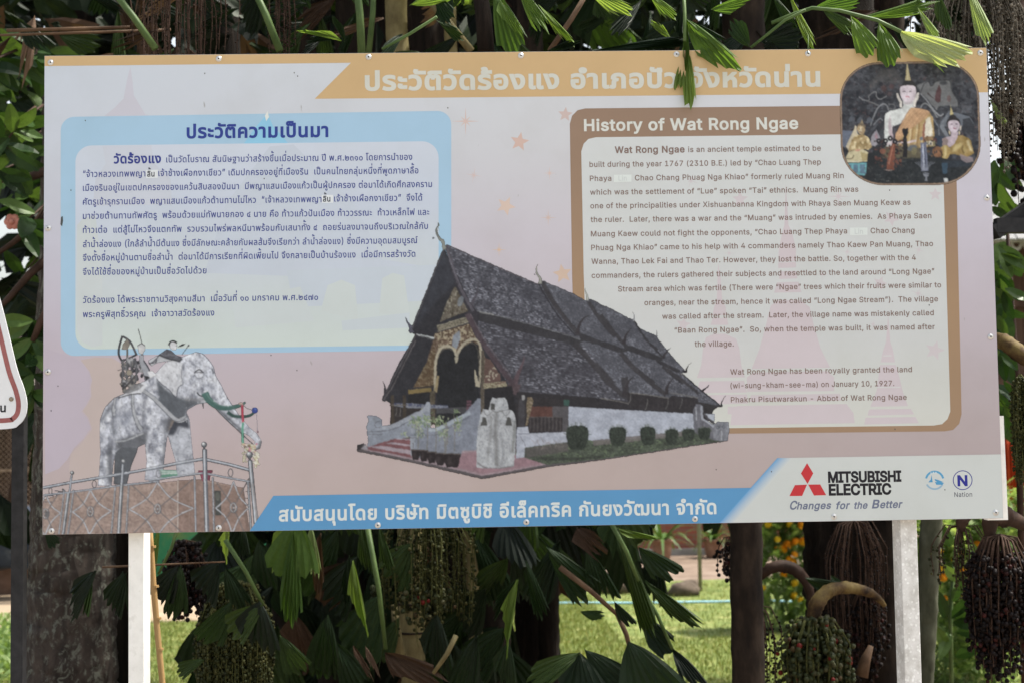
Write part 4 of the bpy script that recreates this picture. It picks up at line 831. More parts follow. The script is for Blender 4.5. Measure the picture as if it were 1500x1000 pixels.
# blue panel with Thai text
BL = (166, 196, 217)
print_flat('thai_text_panel', rrect(89, 171.5, 661, 521, 20, dy=-8.5, dyb=-8.5), 2, ink_mat(BL))
def vramp_mat(name, stops, y_top, y_bot, x=400):
    m, nt, N, L, P = new_mat(name); t = N.new('ShaderNodeTexCoord'); s = N.new('ShaderNodeSeparateXYZ'); L.new(t.outputs['Object'], s.inputs[0])
    n = N.new('ShaderNodeMapRange'); n.inputs['From Min'].default_value = BZ + board_uv(x, y_bot)[1]; n.inputs['From Max'].default_value = BZ + board_uv(x, y_top)[1]; L.new(s.outputs['Z'], n.inputs[0])
    c = ramp(nt, [(p, ink(q)) for p, q in stops], n.outputs[0]); g = noise(nt, 5, 5, .6, objcoord(nt)); c = mix(nt, 1, c, ramp(nt, [(.25, (.94, .94, .92)), (.55, (1, 1, 1))], g), 'MULTIPLY')
    g2 = noise(nt, 800, 2, .5, objcoord(nt)); c = mix(nt, 1, c, ramp(nt, [(.2, (.975,) * 3), (.8, (1.02,) * 3)], g2), 'MULTIPLY')
    L.new(c, P.inputs['Base Color']); P.inputs['Roughness'].default_value = .4; P.inputs['Specular IOR Level'].default_value = .1; return m
inner = rrect(110.5, 213.5, 642.5, 511.5, 24, dy=-6, dyb=-6)
print_flat('text_ground', inner, 3, vramp_mat('blue_panel_ground', [(0, (201, 210, 204)), (.3, (199, 206, 208)), (.7, (197, 204, 216)), (1, (202, 208, 218))], 210, 510))
print_flat('printed_peak', [(388, 171), (391, 165), (400, 185), (421, 209), (425, 214), (355, 214), (372, 190)], 2.5, ink_mat((146, 198, 224)))
print_flat('printed_peak', [(388, 170), (392, 163), (394, 172), (390, 178)], 2.7, ink_mat((222, 224, 218)))
# faint picture of the temple front inside the blue panel
for pts, c in (([(395, 215), (430, 212), (520, 300), (560, 380), (620, 390), (638, 392), (638, 400), (440, 405), (300, 400), (330, 300)], (196, 203, 213)), ([(420, 396), (640, 388), (640, 440), (430, 450)], (195, 203, 211)), ([(470, 455), (480, 418), (500, 410), (520, 418), (525, 470)], (201, 208, 206)), ([(555, 460), (560, 408), (575, 400), (592, 404), (600, 460)], (201, 208, 206)), ([(500, 470), (600, 458), (600, 480), (502, 484)], (197, 205, 209)), ([(340, 440), (440, 420), (460, 470), (345, 480)], (200, 207, 207))):
    print_flat('printed_ghost_picture', pts, 3.4 + .1 * rngp.random(), ink_mat(c))
print_flat('printed_pagoda', [(150, 214), (222, 213), (226, 240), (250, 262), (252, 300), (136, 302), (140, 262), (155, 240)], 3.3, ink_mat((199, 203, 212)))
print_flat('printed_ghost_picture', [(122, 320), (140, 316), (150, 400), (150, 505), (135, 508), (120, 500), (113, 480), (113, 330)], 3.3, ink_mat((200, 206, 206)))

# brown panel with English text
BR = (154, 126, 104)
print_flat('english_text_panel', rrect(835, 159.5, 1401, 634, 22, dy=-6, dyb=-6, corners='ad')[:0] + [(857, 159.3), (1237, 155.4), (1399, 154), (1404, 400), (1408.5, 606), (1405, 620), (1396, 629), (1384, 631), (1060, 634.5), (861, 637), (850, 628), (844, 612), (838, 400), (834.7, 182), (838, 170), (846, 162)], 2, vramp_mat('brown_panel_ground', [(0, (160, 133, 108)), (.4, (164, 136, 108)), (.75, (154, 129, 108)), (1, (150, 126, 108))], 156, 634, 1100))
EN = (207, 209, 207)
print_flat('text_ground', [(873, 201.5), (1240, 197.2), (1380, 196), (1386, 400), (1392, 602), (1388, 613), (1380, 620.5), (1368, 622.5), (1062, 626.5), (876, 629), (868, 620), (862, 600), (855, 400), (851.5, 222), (855, 211), (862, 204)], 3, vramp_mat('english_panel_ground', [(0, (206, 206, 198)), (.3, (202, 203, 201)), (.8, (206, 208, 206)), (1, (208, 210, 209))], 198, 626, 1100))
PK = (204, 193, 196); PK2 = (205, 196, 198)
def pagoda(cx, top, s, base_y, parts):
    for pts in parts: print_flat('printed_pagoda', [(cx + x * s, top + y * s) for x, y in pts], 3.3, ink_mat(PK))
# left, tall middle and right pagodas of the English panel
for pts in ([(1052, 385), (1056, 410), (1058, 440), (1063, 450), (1064, 462), (1044, 462), (1046, 450), (1050, 440)], [(1044, 466), (1065, 466), (1067, 476), (1041, 476)], [(1034, 494), (1046, 489), (1062, 489), (1078, 496), (1083, 510), (1086, 535), (1091, 552), (1021, 553), (1027, 535), (1030, 510)],
            [(1025, 558), (1090, 557), (1094, 574), (1020, 575)], [(1028, 578), (1094, 577), (1096, 590), (1040, 592)], [(1066, 595), (1110, 594), (1116, 603), (1066, 606)], [(1140, 385), (1166, 384), (1166, 392), (1140, 393)],
            [(1151, 270), (1155, 330), (1160, 340), (1166, 365), (1166, 383), (1140, 384), (1141, 365), (1146, 340), (1149, 330)], [(1142, 398), (1166, 397), (1168, 408), (1141, 409)], [(1138, 414), (1170, 413), (1174, 428), (1134, 429)], [(1129, 448), (1140, 440), (1172, 440), (1186, 450), (1193, 480), (1202, 510), (1216, 538), (1101, 540), (1112, 512), (1121, 480)],
            [(1104, 545), (1212, 543), (1222, 552), (1222, 572), (1094, 573), (1094, 552)], [(1100, 578), (1230, 576), (1232, 586), (1098, 588)], [(1080, 594), (1240, 591), (1250, 604), (1252, 619), (1070, 622), (1072, 604)],
            [(1301, 460), (1304, 500), (1308, 512), (1311, 530), (1290, 530), (1294, 512), (1298, 500)], [(1289, 534), (1312, 534), (1317, 550), (1323, 575), (1330, 594), (1275, 595), (1284, 572), (1287, 550)], [(1273, 599), (1334, 598), (1339, 606), (1271, 608)], [(1268, 611), (1341, 610), (1346, 619), (1266, 621)]):
    print_flat('printed_pagoda', pts, 3.3, ink_mat(PK))
for y, x0, x1 in ((520, 1294, 1306), (566, 1284, 1319)): print_flat('printed_pagoda', [(x0, y), (x1, y - .3), (x1, y + 1.3), (x0, y + 1.6)], 3.6, ink_mat((207, 206, 204)))
for (x, y, R, rot) in ((1370, 285, 10, -90), (1306, 320, 12, -60), (1084, 292, 12, -90), (1001, 475, 11, -80), (1369, 513, 15, -75), (1289, 415, 11, -70)): star(x, y, R, R * .45, 5, rot, PK2, 3.5)
for (x, y, R, rot) in ((1012, 265, 12, 20), (1228, 288, 18, 0), (1241, 369, 10, 10), (1346, 366, 10, 20), (1345, 430, 12, 20), (1068, 371, 9, 0), (1279, 475, 9, 15), (1205, 402, 9, 0)): spark(x, y, R, PK2, 3.5, rot)

# footer band, logo panel
print_flat('sponsor_band', [(400.5, 725.4), (760, 719), (1150, 713), (1480, 709), (1480, 755), (1200, 768), (700, 772), (371, 783), (366, 783)], 5, ink_mat((96, 150, 192)))
print_flat('logo_panel', [(1138.6, 670.2), (1300, 667.6), (1480, 664.5), (1490, 770), (1055, 772)], 5.6, ink_mat((203, 206, 202)))
def diag_mat():
    m, nt, N, L, P = new_mat('fading_blue_edge'); a = N.new('ShaderNodeAttribute'); a.attribute_name = 'ink'; L.new(a.outputs['Color'], P.inputs['Base Color']); P.inputs['Roughness'].default_value = .4; P.inputs['Specular IOR Level'].default_value = .1; return m
V = []; Fc = []; cols = []
c0, c1 = np.array(ink((104, 158, 202))), np.array(ink((203, 206, 202)))
for i, (ax, ay) in enumerate(((1138.6, 670.2), (1055, 772))):
    for k in range(9):
        off = k / 8 * 22; u, v_ = board_uv(ax + off - 1 * (i == 1), ay); V.append((u, -LAY * 6.2, BZ + max(v_, .0006))); q = (k / 8) ** .8; cols.append(tuple(c0 * (1 - q) + c1 * q) + (1,))
Fc = [(k, 9 + k, 10 + k, 1 + k) for k in range(8)]
dm = mesh('fading_edge', V, Fc, diag_mat()); ca = dm.color_attributes.new('ink', 'FLOAT_COLOR', 'POINT'); ca.data.foreach_set('color', np.array(cols).ravel()); link('fading_edge', dm, board)
LG = empty('maker_logo', (0, 0, 0), None, None); LG.parent = board; LG.matrix_parent_inverse = parent_matrix(board).inverted(); LG['label'] = 'three red diamonds logo with black capitals'
RED = (196, 62, 66)
L5 = lambda pts: [(1100 + x / 3.75, 650 + y / 3.75) for x, y in pts]
for pts in ([(308, 103), (342, 159), (311, 217), (274, 160)], [(308, 221), (281, 283), (211, 284), (241, 224)], [(314, 221), (380, 220), (413, 279), (346, 281)]): print_flat('red_diamond', L5(pts), 7, ink_mat(RED), LG)

# round emblems
def ring(cx, cy, R, w_, c, a0=0, a1=360, layer=7, name='emblem_ring', ry=1.0, parent=board):
    n = 40; t = [math.radians(a0 + (a1 - a0) * k / n) for k in range(n + 1)]
    V = []; 
    for q in t:
        for rr in (R, R - w_):
            u, v_ = board_uv(cx + rr * math.cos(q), cy + rr * ry * math.sin(q)); V.append((u, -LAY * layer, BZ + v_))
    return link(name, mesh(name, V, [(2 * k, 2 * k + 1, 2 * k + 3, 2 * k + 2) for k in range(n)], ink_mat(c)), parent)
ring(1410, 702.5, 14.4, 1.2, (62, 64, 140))
ring(1369, 702.6, 14.2, 3.0, (96, 160, 196), -168, -12); ring(1369, 702.6, 14.2, 2.6, (150, 178, 196), 28, 152)
for pts in ([(984, 208), (992, 168), (998, 208)], [(974, 209), (984, 196), (1000, 206)], [(1008, 190), (1030, 196), (1058, 208), (1030, 212), (1012, 200)], [(1010, 206), (1060, 212), (1052, 222), (1018, 222)]): print_flat('emblem_figure', L5(pts), 7, ink_mat((86, 152, 192)))
# wear: peeled spot, bird smear, pale stickers over misspelt words
for (x0, y0, x1, y1) in ((214, 249.4, 231.2, 261.2), (471.4, 286, 488, 297.6)): print_flat('correction_sticker', [(x0, y0), (x1, y0 - .3), (x1, y1 - .3), (x0, y1)], 4.5, ink_mat((222, 225, 226)))
for (x0, y0, x1, y1) in ((899.3, 256.4, 925, 267), (1245, 333.8, 1270.6, 344.6)): print_flat('correction_sticker', [(x0, y0), (x1, y0 - .3), (x1, y1 - .3), (x0, y1)], 4.5, ink_mat((217, 222, 217)))
for pts in ([(89.5, 318), (92, 317), (92.5, 324), (91, 332), (88.5, 329)],): print_flat('peeled_spot', pts, 4.5, ink_mat((80, 84, 84)))
for pts in ([(641, 328), (643, 327), (642, 334), (644, 340)], [(636, 349), (637, 348), (637.5, 350)]): print_flat('scratch', pts, 4.5, ink_mat((110, 120, 124)))
for (x, y) in ((656, 158.5), (125, 177), (387, 262), (85, 565), (75, 601), (1049, 687), (435, 542), (397, 520), (436, 112), (1190, 300), (1361, 447), (1311, 628), (1384, 716.5), (1303, 279), (300, 108), (431, 107), (1130, 690), (104, 279)):
    print_flat('dirt_speck', [(x - .7, y - 1), (x + .8, y - .8), (x + .6, y + 1.1), (x - .6, y + .9)], 7, ink_mat((86, 84, 82)))

# printed pictures
for nm, fn, lay, lab in (('temple_picture', paint_temple, 4.9, 'printed photograph of a temple hall with stepped shingle roofs'), ('elephant_picture', paint_elephant, 5.2, 'printed photograph of a white elephant statue behind a steel railing'), ('shrine_picture', paint_shrine_photo, 5.2, 'round-cornered printed photograph of three seated statues above an altar')):
    s_ = fn(); c_, a_ = s_.done(*{'temple_picture': (.4, .08, .8), 'elephant_picture': (.25, .07, .9), 'shrine_picture': (.3, .09, .8)}[nm]); o_ = colour_grid(nm, c_, a_, s_.x0, s_.y0, lay, board); o_['label'] = lab

# posts, frame behind the sheet, screws
WHT = noisy('chalky_white_paint', [(.25, (.66, .66, .62)), (.42, (.82, .82, .78)), (.6, (.88, .88, .84)), (.75, (.72, .72, .67))], 22, .55, .12, .002, detail=6)
GAL = None
def galv():
    m, nt, N, L, P = new_mat('spangled_grey_paint'); v = objcoord(nt); vo = N.new('ShaderNodeTexVoronoi'); vo.feature = 'SMOOTH_F1'; vo.inputs['Scale'].default_value = 90; L.new(v, vo.inputs['Vector'])
    n2 = noise(nt, 30, 4, .6, v); c = ramp(nt, [(.2, (.86, .87, .85)), (.34, (.68, .68, .66)), (.5, (.72, .72, .70))], vo.outputs['Distance']); c = mix(nt, 1, c, ramp(nt, [(.35, (.72, .71, .69)), (.6, (1, 1, 1))], n2), 'MULTIPLY')
    L.new(c, P.inputs['Base Color']); P.inputs['Roughness'].default_value = .5; return m
GAL = galv()
fb = MB(); fb.box((.01, .0045, BZ + .01), (.05, .03, BZ + BH - .01)); fb.box((.0505, .0045, BZ + BH - .05), (BW - .0505, .03, BZ + BH - .012)); fb.box((.0505, .0045, BZ + .012), (BW - .0505, .03, BZ + .05))
fb.build('rear_frame', ALU, board)
fe = MB(); M_ = Matrix.Rotation(math.radians(.28), 4, 'Y'); 
fe.add([(BW - .03, .031, BZ - .006), (BW + .0235, .031, BZ - .006), (BW + .0235, .06, BZ - .006), (BW - .03, .06, BZ - .006), (BW - .03, .031, BZ + .262), (BW + .0215, .031, BZ + .262), (BW + .0215, .06, BZ + .262), (BW - .03, .06, BZ + .262)], [(0, 3, 2, 1), (4, 5, 6, 7), (0, 1, 5, 4), (1, 2, 6, 5), (2, 3, 7, 6), (3, 0, 4, 7)])
o = fe.build('side_tube', WHT, board)
# left post, front face from 187 to 212 at the lower edge of the board
def post(xa, xb, mat, yaw, lean, lab):
    a = at(xa, 790, .032); b = at(xb, 790, .032); w_ = (b - a).length
    m = MB(); M = Matrix.Translation(((a.x + b.x) / 2, .032, 0)) @ Matrix.Rotation(lean, 4, 'Y') @ Matrix.Rotation(yaw, 4, 'Z')
    m.box((-w_ / 2, 0, -.3), (w_ / 2, w_ * .95, BZ + BH * .9), M); o = m.build('post', mat, board); bv = o.modifiers.new('b', 'BEVEL'); bv.width = .002; bv.segments = 2
    o['label'] = lab; return o
post(187, 211.5, WHT, math.radians(-12), 0, 'clean white left post'); post(1318.5, 1345, GAL, math.radians(13), math.radians(0), 'spangled grey white right post')
SCR = noisy('screw_metal', [(.3, (.5, .5, .49)), (.7, (.72, .72, .7))], 60, .3, .1, .001); SCR.node_tree.nodes['Principled BSDF'].inputs['Metallic'].default_value = .8
DRK = noisy('dark_slot', [(.3, (.03, .03, .03)), (.7, (.08, .07, .06))], 60, .6, 0)
sm_ = MB().lathe((0, 0, 0), [(.0058, 0), (.0056, .0008), (.0044, .0019), (.0032, .0026), (.0026, .0027), (.0024, .0018), (0.0001, .0018)], 16)
for i, v in enumerate(sm_.V): sm_.V[i] = Vector((v.x, -v.z, v.y))
sm0 = mesh('screw', sm_.V, sm_.F, SCR, True)
hd_ = MB().lathe((0, 0, 0), [(.00225, .0019), (.0001, .00191)], 6)
for i, v in enumerate(hd_.V): hd_.V[i] = Vector((v.x, -v.z, v.y))
sm1 = mesh('screw_recess', hd_.V, hd_.F, DRK)
wsh = MB().lathe((0, 0, 0), [(.0076, .00005), (.0076, .0006), (.0056, .0007)], 16)
for i, v in enumerate(wsh.V): wsh.V[i] = Vector((v.x, -v.z, v.y))
sm2 = mesh('washer', wsh.V, wsh.F, SCR, True)
for (x, y) in ((74.2, 92), (320.5, 86.5), (540, 84), (763, 82), (991, 80), (1183.5, 79), (1436, 78), (70.5, 334.3), (70.3, 544.5), (75.5, 777), (320.5, 772.5), (553.5, 768.5), (771, 764), (1018, 759.5), (1221.5, 756), (1458.5, 750), (1445.5, 290), (1451, 493)):
    u, v_ = board_uv(x, y); s_ = link('screw', sm0, board); s_.location = (u, -.0008, BZ + v_); s_.matrix_parent_inverse = parent_matrix(board).inverted(); s_.rotation_euler = (0, rngp.uniform(0, 1), 0)
    for nm, me_ in (('screw_recess', sm1), ('washer', sm2)):
        r_ = bpy.data.objects.new(nm, me_); COL.objects.link(r_); r_.parent = s_
# ------------------------------------------------------------------ lettering on the board
FONTS = {}
def get_font(k):
    """only the fonts that come with Blender"""
    if k not in FONTS:
        f = None
        if k != 'builtin':
            for base in (bpy.utils.resource_path('LOCAL'), bpy.utils.system_resource('DATAFILES')):
                for p in (os.path.join(base, 'datafiles', 'fonts', k), os.path.join(base, 'fonts', k)):
                    if f is None and os.path.exists(p):
                        try: f = bpy.data.fonts.load(p)
                        except Exception: f = None
        FONTS[k] = f
    return FONTS[k]
LATIN, THAI = 'Inter.woff2', 'NotoSansThai-VariableFont_wdth,wght.woff2'
_tc = bpy.data.curves.new('type', 'FONT'); _to = bpy.data.objects.new('type', _tc); COL.objects.link(_to)
_glyph = {}
from mathutils.geometry import delaunay_2d_cdt
def contours(s, font):
    """outlines of a string as closed loops, in the direction the font draws them"""
    _tc.body = s; f = get_font(font)
    if f is not None: _tc.font = f
    _tc.size = 1; _tc.resolution_u = 3; _tc.fill_mode = 'NONE'
    bpy.context.view_layer.update(); dg = bpy.context.evaluated_depsgraph_get()
    me = bpy.data.meshes.new_from_object(_to.evaluated_get(dg)); V = [v.co.xy.copy() for v in me.vertices]; nxt = {}
    for e in me.edges: nxt.setdefault(e.vertices[0], e.vertices[1])
    bpy.data.meshes.remove(me); out = []; seen = set()
    for st in range(len(V)):
        if st in seen: continue
        lp = []; c = st
        while c not in seen and c in nxt: seen.add(c); lp.append(V[c]); c = nxt[c]
        if c not in seen and c not in nxt: seen.add(c); lp.append(V[c])
        q = [p_ for i, p_ in enumerate(lp) if (p_ - lp[i - 1]).length > 1e-4]
        if len(q) > 2: out.append(np.array([tuple(p_) for p_ in q]))
    return out
def right_edge(s, font): return max(c[:, 0].max() for c in contours(s, font))
def text_mesh(s, font, fat):
    C = contours(s, font)
    if not C: return np.zeros((0, 3)), []
    area = lambda c: 0.5 * np.sum(c[:, 0] * np.roll(c[:, 1], -1) - np.roll(c[:, 0], -1) * c[:, 1])
    big = max(C, key=lambda c: abs(area(c))); sg = 1 if area(big) > 0 else -1
    D = []
    for c in C:      # grow the letter: every outline moves outwards by the same amount
        e0 = c - np.roll(c, 1, 0); e1 = np.roll(c, -1, 0) - c
        n0 = np.stack([e0[:, 1], -e0[:, 0]], 1); n1 = np.stack([e1[:, 1], -e1[:, 0]], 1)
        n0 /= np.linalg.norm(n0, axis=1)[:, None]; n1 /= np.linalg.norm(n1, axis=1)[:, None]
        m_ = n0 + n1; l2 = np.maximum((m_ ** 2).sum(1), 1.0)[:, None]; D.append(c + sg * fat * 2 * m_ / l2)
    V2 = []; E = []
    for c in D:
        n = len(V2); V2 += [Vector(p_) for p_ in c]; E += [(n + i, n + (i + 1) % len(c)) for i in range(len(c))]
    r = delaunay_2d_cdt(V2, E, [], 0, 1e-6); P = np.array([tuple(v) for v in r[0]]); T = np.array([tuple(f) for f in r[2] if len(f) == 3]); G = P[T].mean(1)
    wn_ = np.zeros(len(G), int)
    for c in D:
        a = c; b = np.roll(c, -1, 0)
        for (x0, y0), (x1, y1) in zip(a, b):
            if y0 == y1: continue
            up = (y0 <= G[:, 1]) & (y1 > G[:, 1]); dn = (y1 <= G[:, 1]) & (y0 > G[:, 1]); side = (x1 - x0) * (G[:, 1] - y0) - (G[:, 0] - x0) * (y1 - y0)
            wn_ += (up & (side > 0)).astype(int) - (dn & (side < 0)).astype(int)
    T = T[wn_ != 0]; used = np.unique(T); mp_ = np.full(len(P), -1); mp_[used] = np.arange(len(used))
    W = np.zeros((len(used), 3)); W[:, :2] = P[used]; T = mp_[T]
    A = W[T[:, 0]]; B = W[T[:, 1]]; Cc = W[T[:, 2]]; cr = (B[:, 0] - A[:, 0]) * (Cc[:, 1] - A[:, 1]) - (B[:, 1] - A[:, 1]) * (Cc[:, 0] - A[:, 0])
    T[cr < 0] = T[cr < 0][:, ::-1]
    return W, [tuple(int(i) for i in f) for f in T]
def glyph(ch, font, fat):
    k = (ch, font, fat)
    if k not in _glyph:
        if ch == ' ': _glyph[k] = (None, None, right_edge('l l', font) - right_edge('ll', font))
        else:
            V, Fc = text_mesh(ch, font, fat); _glyph[k] = (V, Fc, right_edge(ch + '|', font) - right_edge('|', font))
    return _glyph[k]
UPPER = set('\u0e31\u0e34\u0e35\u0e36\u0e37\u0e4d\u0e47'); TONE = set('\u0e48\u0e49\u0e4a\u0e4b\u0e4c'); TALL = set('ปฝฟฬ'); LOWER = set('\u0e38\u0e39')
def layout(s, font, fat, track=0):
    """sets a line letter by letter; tone marks climb over upper vowels, marks step back from tall letters"""
    V = []; Fc = []; x = 0; n = 0; prev = base = ''
    for i, ch in enumerate(s):
        f = LATIN if (ord(ch) < 0x250 or ch in '“”') else font
        g = glyph(ch, f, fat); 
        if g[0] is not None and len(g[0]):
            W = g[0].copy(); dy = dx = 0
            if ch in TONE:
                if prev in UPPER: dy = .22
                elif i + 1 < len(s) and s[i + 1] == '\u0e33': dy = .20; dx = -.02
            if (ch in UPPER or ch in TONE) and base in TALL: dx -= .10
            if ch in LOWER and base in 'ญฐ': dy = -.12
            W[:, 0] += x + dx; W[:, 1] += dy; W[:, 2] = (i % 2) * .000012; V.append(W); Fc += [tuple(j + n for j in q) for q in g[1]]; n += len(W)
        if ch not in TONE and ch not in UPPER and ch not in LOWER: base = ch
        n_mark = ch in TONE or ch in UPPER or ch in LOWER; prev = ch; x += max(g[2], 0) + (track if g[2] > .05 else 0)
    return np.concatenate(V), Fc
def lettering(s, x0, y0, x1, height, font, fat, c, layer=6.5, cap=None, name='lettering', parent=None, track=.03, shear=0, y1=None):
    """one line of print from (x0, y0) to x1 on its baseline; height = height of its plain letters in artwork units"""
    V, Fc = layout(s, font, fat, track)
    ref = glyph('H' if cap is None else cap, font, fat)[0]; hh = ref[:, 1].max()
    u0_, v0_ = board_uv(x0, y0); u1_, _ = board_uv(x1, y0); _, v1_ = board_uv(x0, y0 - height)
    sx = (u1_ - u0_) / (V[:, 0].max() - V[:, 0].min()); sy_ = (v1_ - v0_) / hh
    X = u0_ + (V[:, 0] - V[:, 0].min()) * sx; Z = BZ + v0_ + V[:, 1] * sy_
    if shear: X = X + (Z - BZ - v0_) * shear
    Y = -LAY * layer - V[:, 2]
    P = np.stack([X, Y, Z], 1)
    o = link(name, mesh(name, P, Fc, ink_mat(c)), parent or board); o['label'] = 'printed words: ' + s if False else None or o.name; del o['label']; return o
NAVY = (62, 70, 136); TXB = (132, 112, 104)
lettering('ประวัติวัดร้องแง อำเภอปัว จังหวัดน่าน', 534.5, 132.3, 1202, 22, THAI, .028, (206, 205, 194), cap='ว')
lettering('ประวัติความเป็นมา', 273.5, 202.6, 481, 15.8, THAI, .024, (58, 72, 142), cap='ว')
TH = [('วัดร้องแง', 166.5, 239.6, 236, 10.8, .024), ('เป็นวัดโบราณ สันนิษฐานว่าสร้างขึ้นเมื่อประมาณ ปี พ.ศ.๒๓๑๐ โดยการนำของ', 243.5, 238.4, 604, 7.4, .010),
      ('“จ้าวหลวงเทพพญา', 121.5, 259.8, 213, 7.4, .010), ('เจ้าช้างเผือกงาเขียว” เดิมปกครองอยู่ที่เมืองริน  เป็นคนไทยกลุ่มหนึ่งที่พูดภาษาลื้อ', 232, 258.4, 613, 7.4, .010),
      ('เมืองรินอยู่ในเขตปกครองของแคว้นสิบสองปันนา  มีพญาแสนเมืองแก้วเป็นผู้ปกครอง ต่อมาได้เกิดศึกสงคราม', 121.5, 280, 633, 7.4, .010),
      ('ศัตรูเข้ารุกรานเมือง  พญาแสนเมืองแก้วต้านทานไม่ไหว  “เจ้าหลวงเทพพญา', 121.5, 300.3, 471, 7.4, .010), ('เจ้าช้างเผือกงาเขียว”  จึงได้', 489.5, 295.6, 619, 7.4, .010),
      ('มาช่วยต้านทานทัพศัตรู  พร้อมด้วยแม่ทัพนายกอง ๔ นาย คือ ท้าวแก้วปันเมือง ท้าววรรณะ  ท้าวเหล็กไฟ และ', 121.5, 321, 629, 7.4, .010),
      ('ท้าวเต๋อ  แต่สู้ไม่ไหวจึงแตกทัพ  รวบรวมไพร่พลหนีมาพร้อมกับเสนาทั้ง ๔  ถอยร่นลงมาจนถึงบริเวณใกล้กับ', 121.5, 341.6, 627, 7.4, .010),
      ('ลำน้ำล่องแง (ใกล้ลำน้ำมีต้นแง ซึ่งมีลักษณะคล้ายกับผลส้มจึงเรียกว่า ลำน้ำล่องแง) ซึ่งมีความอุดมสมบูรณ์', 121.5, 362.4, 612, 7.4, .010),
      ('จึงตั้งชื่อหมู่บ้านตามชื่อลำน้ำ  ต่อมาได้มีการเรียกที่ผิดเพี้ยนไป จึงกลายเป็นบ้านร้องแง  เมื่อมีการสร้างวัด', 121.5, 382.4, 608.5, 7.4, .010),
      ('จึงได้ใช้ชื่อของหมู่บ้านเป็นชื่อวัดไปด้วย', 121.5, 403, 302.5, 7.4, .010),
      ('วัดร้องแง ได้พระราชทานวิสุงคามสีมา  เมื่อวันที่ ๑๐ มกราคม พ.ศ.๒๔๗๐', 121.5, 444, 466, 7.4, .010), ('พระครูพิสุทธิ์วรคุณ  เจ้าอาวาสวัดร้องแง', 121.5, 465, 314, 7.4, .010)]
for (s_, a_, y_, b_, h_, f_) in TH: lettering(s_, a_, y_, b_, h_, THAI, f_ if f_ > .02 else .008, NAVY, cap='ว')
for (x_, y_) in ((215.5, 259), (473, 295.6)): lettering('ลิ้น', x_, y_, x_ + 11, 6.6, THAI, .02, (70, 72, 80), cap='ว')
lettering('History of Wat Rong Ngae', 855.5, 192, 1169.5, 17, LATIN, .024, (214, 214, 206), track=.03)
EG = [('Wat Rong Ngae', 900.5, 224.6, 1003, 9.7, .022), ('is an ancient temple estimated to be', 1008, 223.2, 1202.5, 7.9, .011), ('built during the year 1767 (2310 B.E.) led by “Chao Luang Thep', 863.5, 245, 1202.5, 7.9, .011),
      ('Phaya', 864, 265.6, 895.6, 7.9, .011), ('Chao Chang Phuag Nga Khiao” formerly ruled Muang Rin', 930, 264.7, 1236, 7.9, .011), ('which was the settlement of “Lue” spoken “Tai” ethnics.  Muang Rin was', 864.3, 285.6, 1257.5, 7.9, .011),
      ('one of the principalities under Xishuanbanna Kingdom with Phaya Saen Muang Keaw as', 864.8, 305.6, 1334, 7.9, .011), ('the ruler.  Later, there was a war and the “Muang” was intruded by enemies.  As Phaya Saen', 865.2, 325.7, 1364.5, 7.9, .011),
      ('Muang Kaew could not fight the opponents, “Chao Luang Thep Phaya', 865.6, 346.6, 1241, 7.9, .011), ('Chao Chang', 1275.3, 342, 1339.7, 7.9, .011), ('Phuag Nga Khiao” came to his help with 4 commanders namely Thao Kaew Pan Muang, Thao', 866, 366.8, 1367, 7.9, .011),
      ('Wanna, Thao Lek Fai and Thao Ter. However, they lost the battle. So, together with the 4', 866.3, 386.9, 1341.8, 7.9, .011), ('commanders, the rulers gathered their subjects and resettled to the land around “Long Ngae”', 866.6, 407.4, 1369, 7.9, .011),
      ('Stream area which was fertile (There were “Ngae” trees which their fruits were similar to', 905.3, 427.2, 1378.8, 7.9, .011), ('oranges, near the stream, hence it was called “Long Ngae Stream”).  The village', 944, 447.2, 1374.2, 7.9, .011),
      ('was called after the stream.  Later, the village name was mistakenly called', 970, 467.2, 1368, 7.9, .011), ('“Baan Rong Ngae”.  So, when the temple was built, it was named after', 988, 487.4, 1369.5, 7.9, .011), ('the village.', 1017.7, 507.8, 1074.8, 7.9, .011),
      ('Wat Rong Ngae has been royally granted the land', 1069.7, 548.1, 1336, 7.9, .011), ('(wi-sung-kham-see-ma) on January 10, 1927.', 1070, 568.1, 1310, 7.9, .011), ('Phakru Pisutwarakun - Abbot of Wat Rong Ngae', 1070.6, 588.7, 1328.3, 7.9, .011)]
for (s_, a_, y_, b_, h_, f_) in EG: lettering(s_, a_, y_, b_, h_, LATIN, f_, TXB, track=.03)
for (x_, y_) in ((906, 265), (1252, 342.8)): lettering('Lin', x_, y_, x_ + 12, 7.4, LATIN, .015, (204, 208, 206), track=.03)
lettering('สนับสนุนโดย บริษัท มิตซูบิชิ อีเล็คทริค กันยงวัฒนา จำกัด', 408.5, 762.3, 1049.7, 16.4, THAI, .020, (214, 219, 216), cap='ว')
lettering('MITSUBISHI', 1213, 705.6, 1320.5, 15.8, LATIN, .036, (44, 42, 46), track=-.01, layer=7, parent=LG)
lettering('ELECTRIC', 1214, 724.2, 1306, 16.2, LATIN, .036, (44, 42, 46), track=-.01, layer=7, parent=LG)
lettering('C', 1156, 745.3, 1166.5, 12.6, LATIN, .022, (112, 118, 138), layer=7, shear=.24); lettering('hanges', 1167, 745, 1216.5, 10.4, LATIN, .024, (112, 118, 138), layer=7, shear=.24, cap='h')
lettering('for', 1223.5, 744.6, 1243.5, 10.6, LATIN, .024, (112, 118, 138), layer=7, shear=.24, cap='h'); lettering('the', 1250, 744.2, 1270, 10.2, LATIN, .024, (112, 118, 138), layer=7, shear=.24, cap='h')
lettering('B', 1277, 743.4, 1287, 12.4, LATIN, .026, (112, 118, 138), layer=7, shear=.24); lettering('etter', 1288.5, 743.2, 1320.5, 9.9, LATIN, .024, (112, 118, 138), layer=7, shear=.24, cap='t')
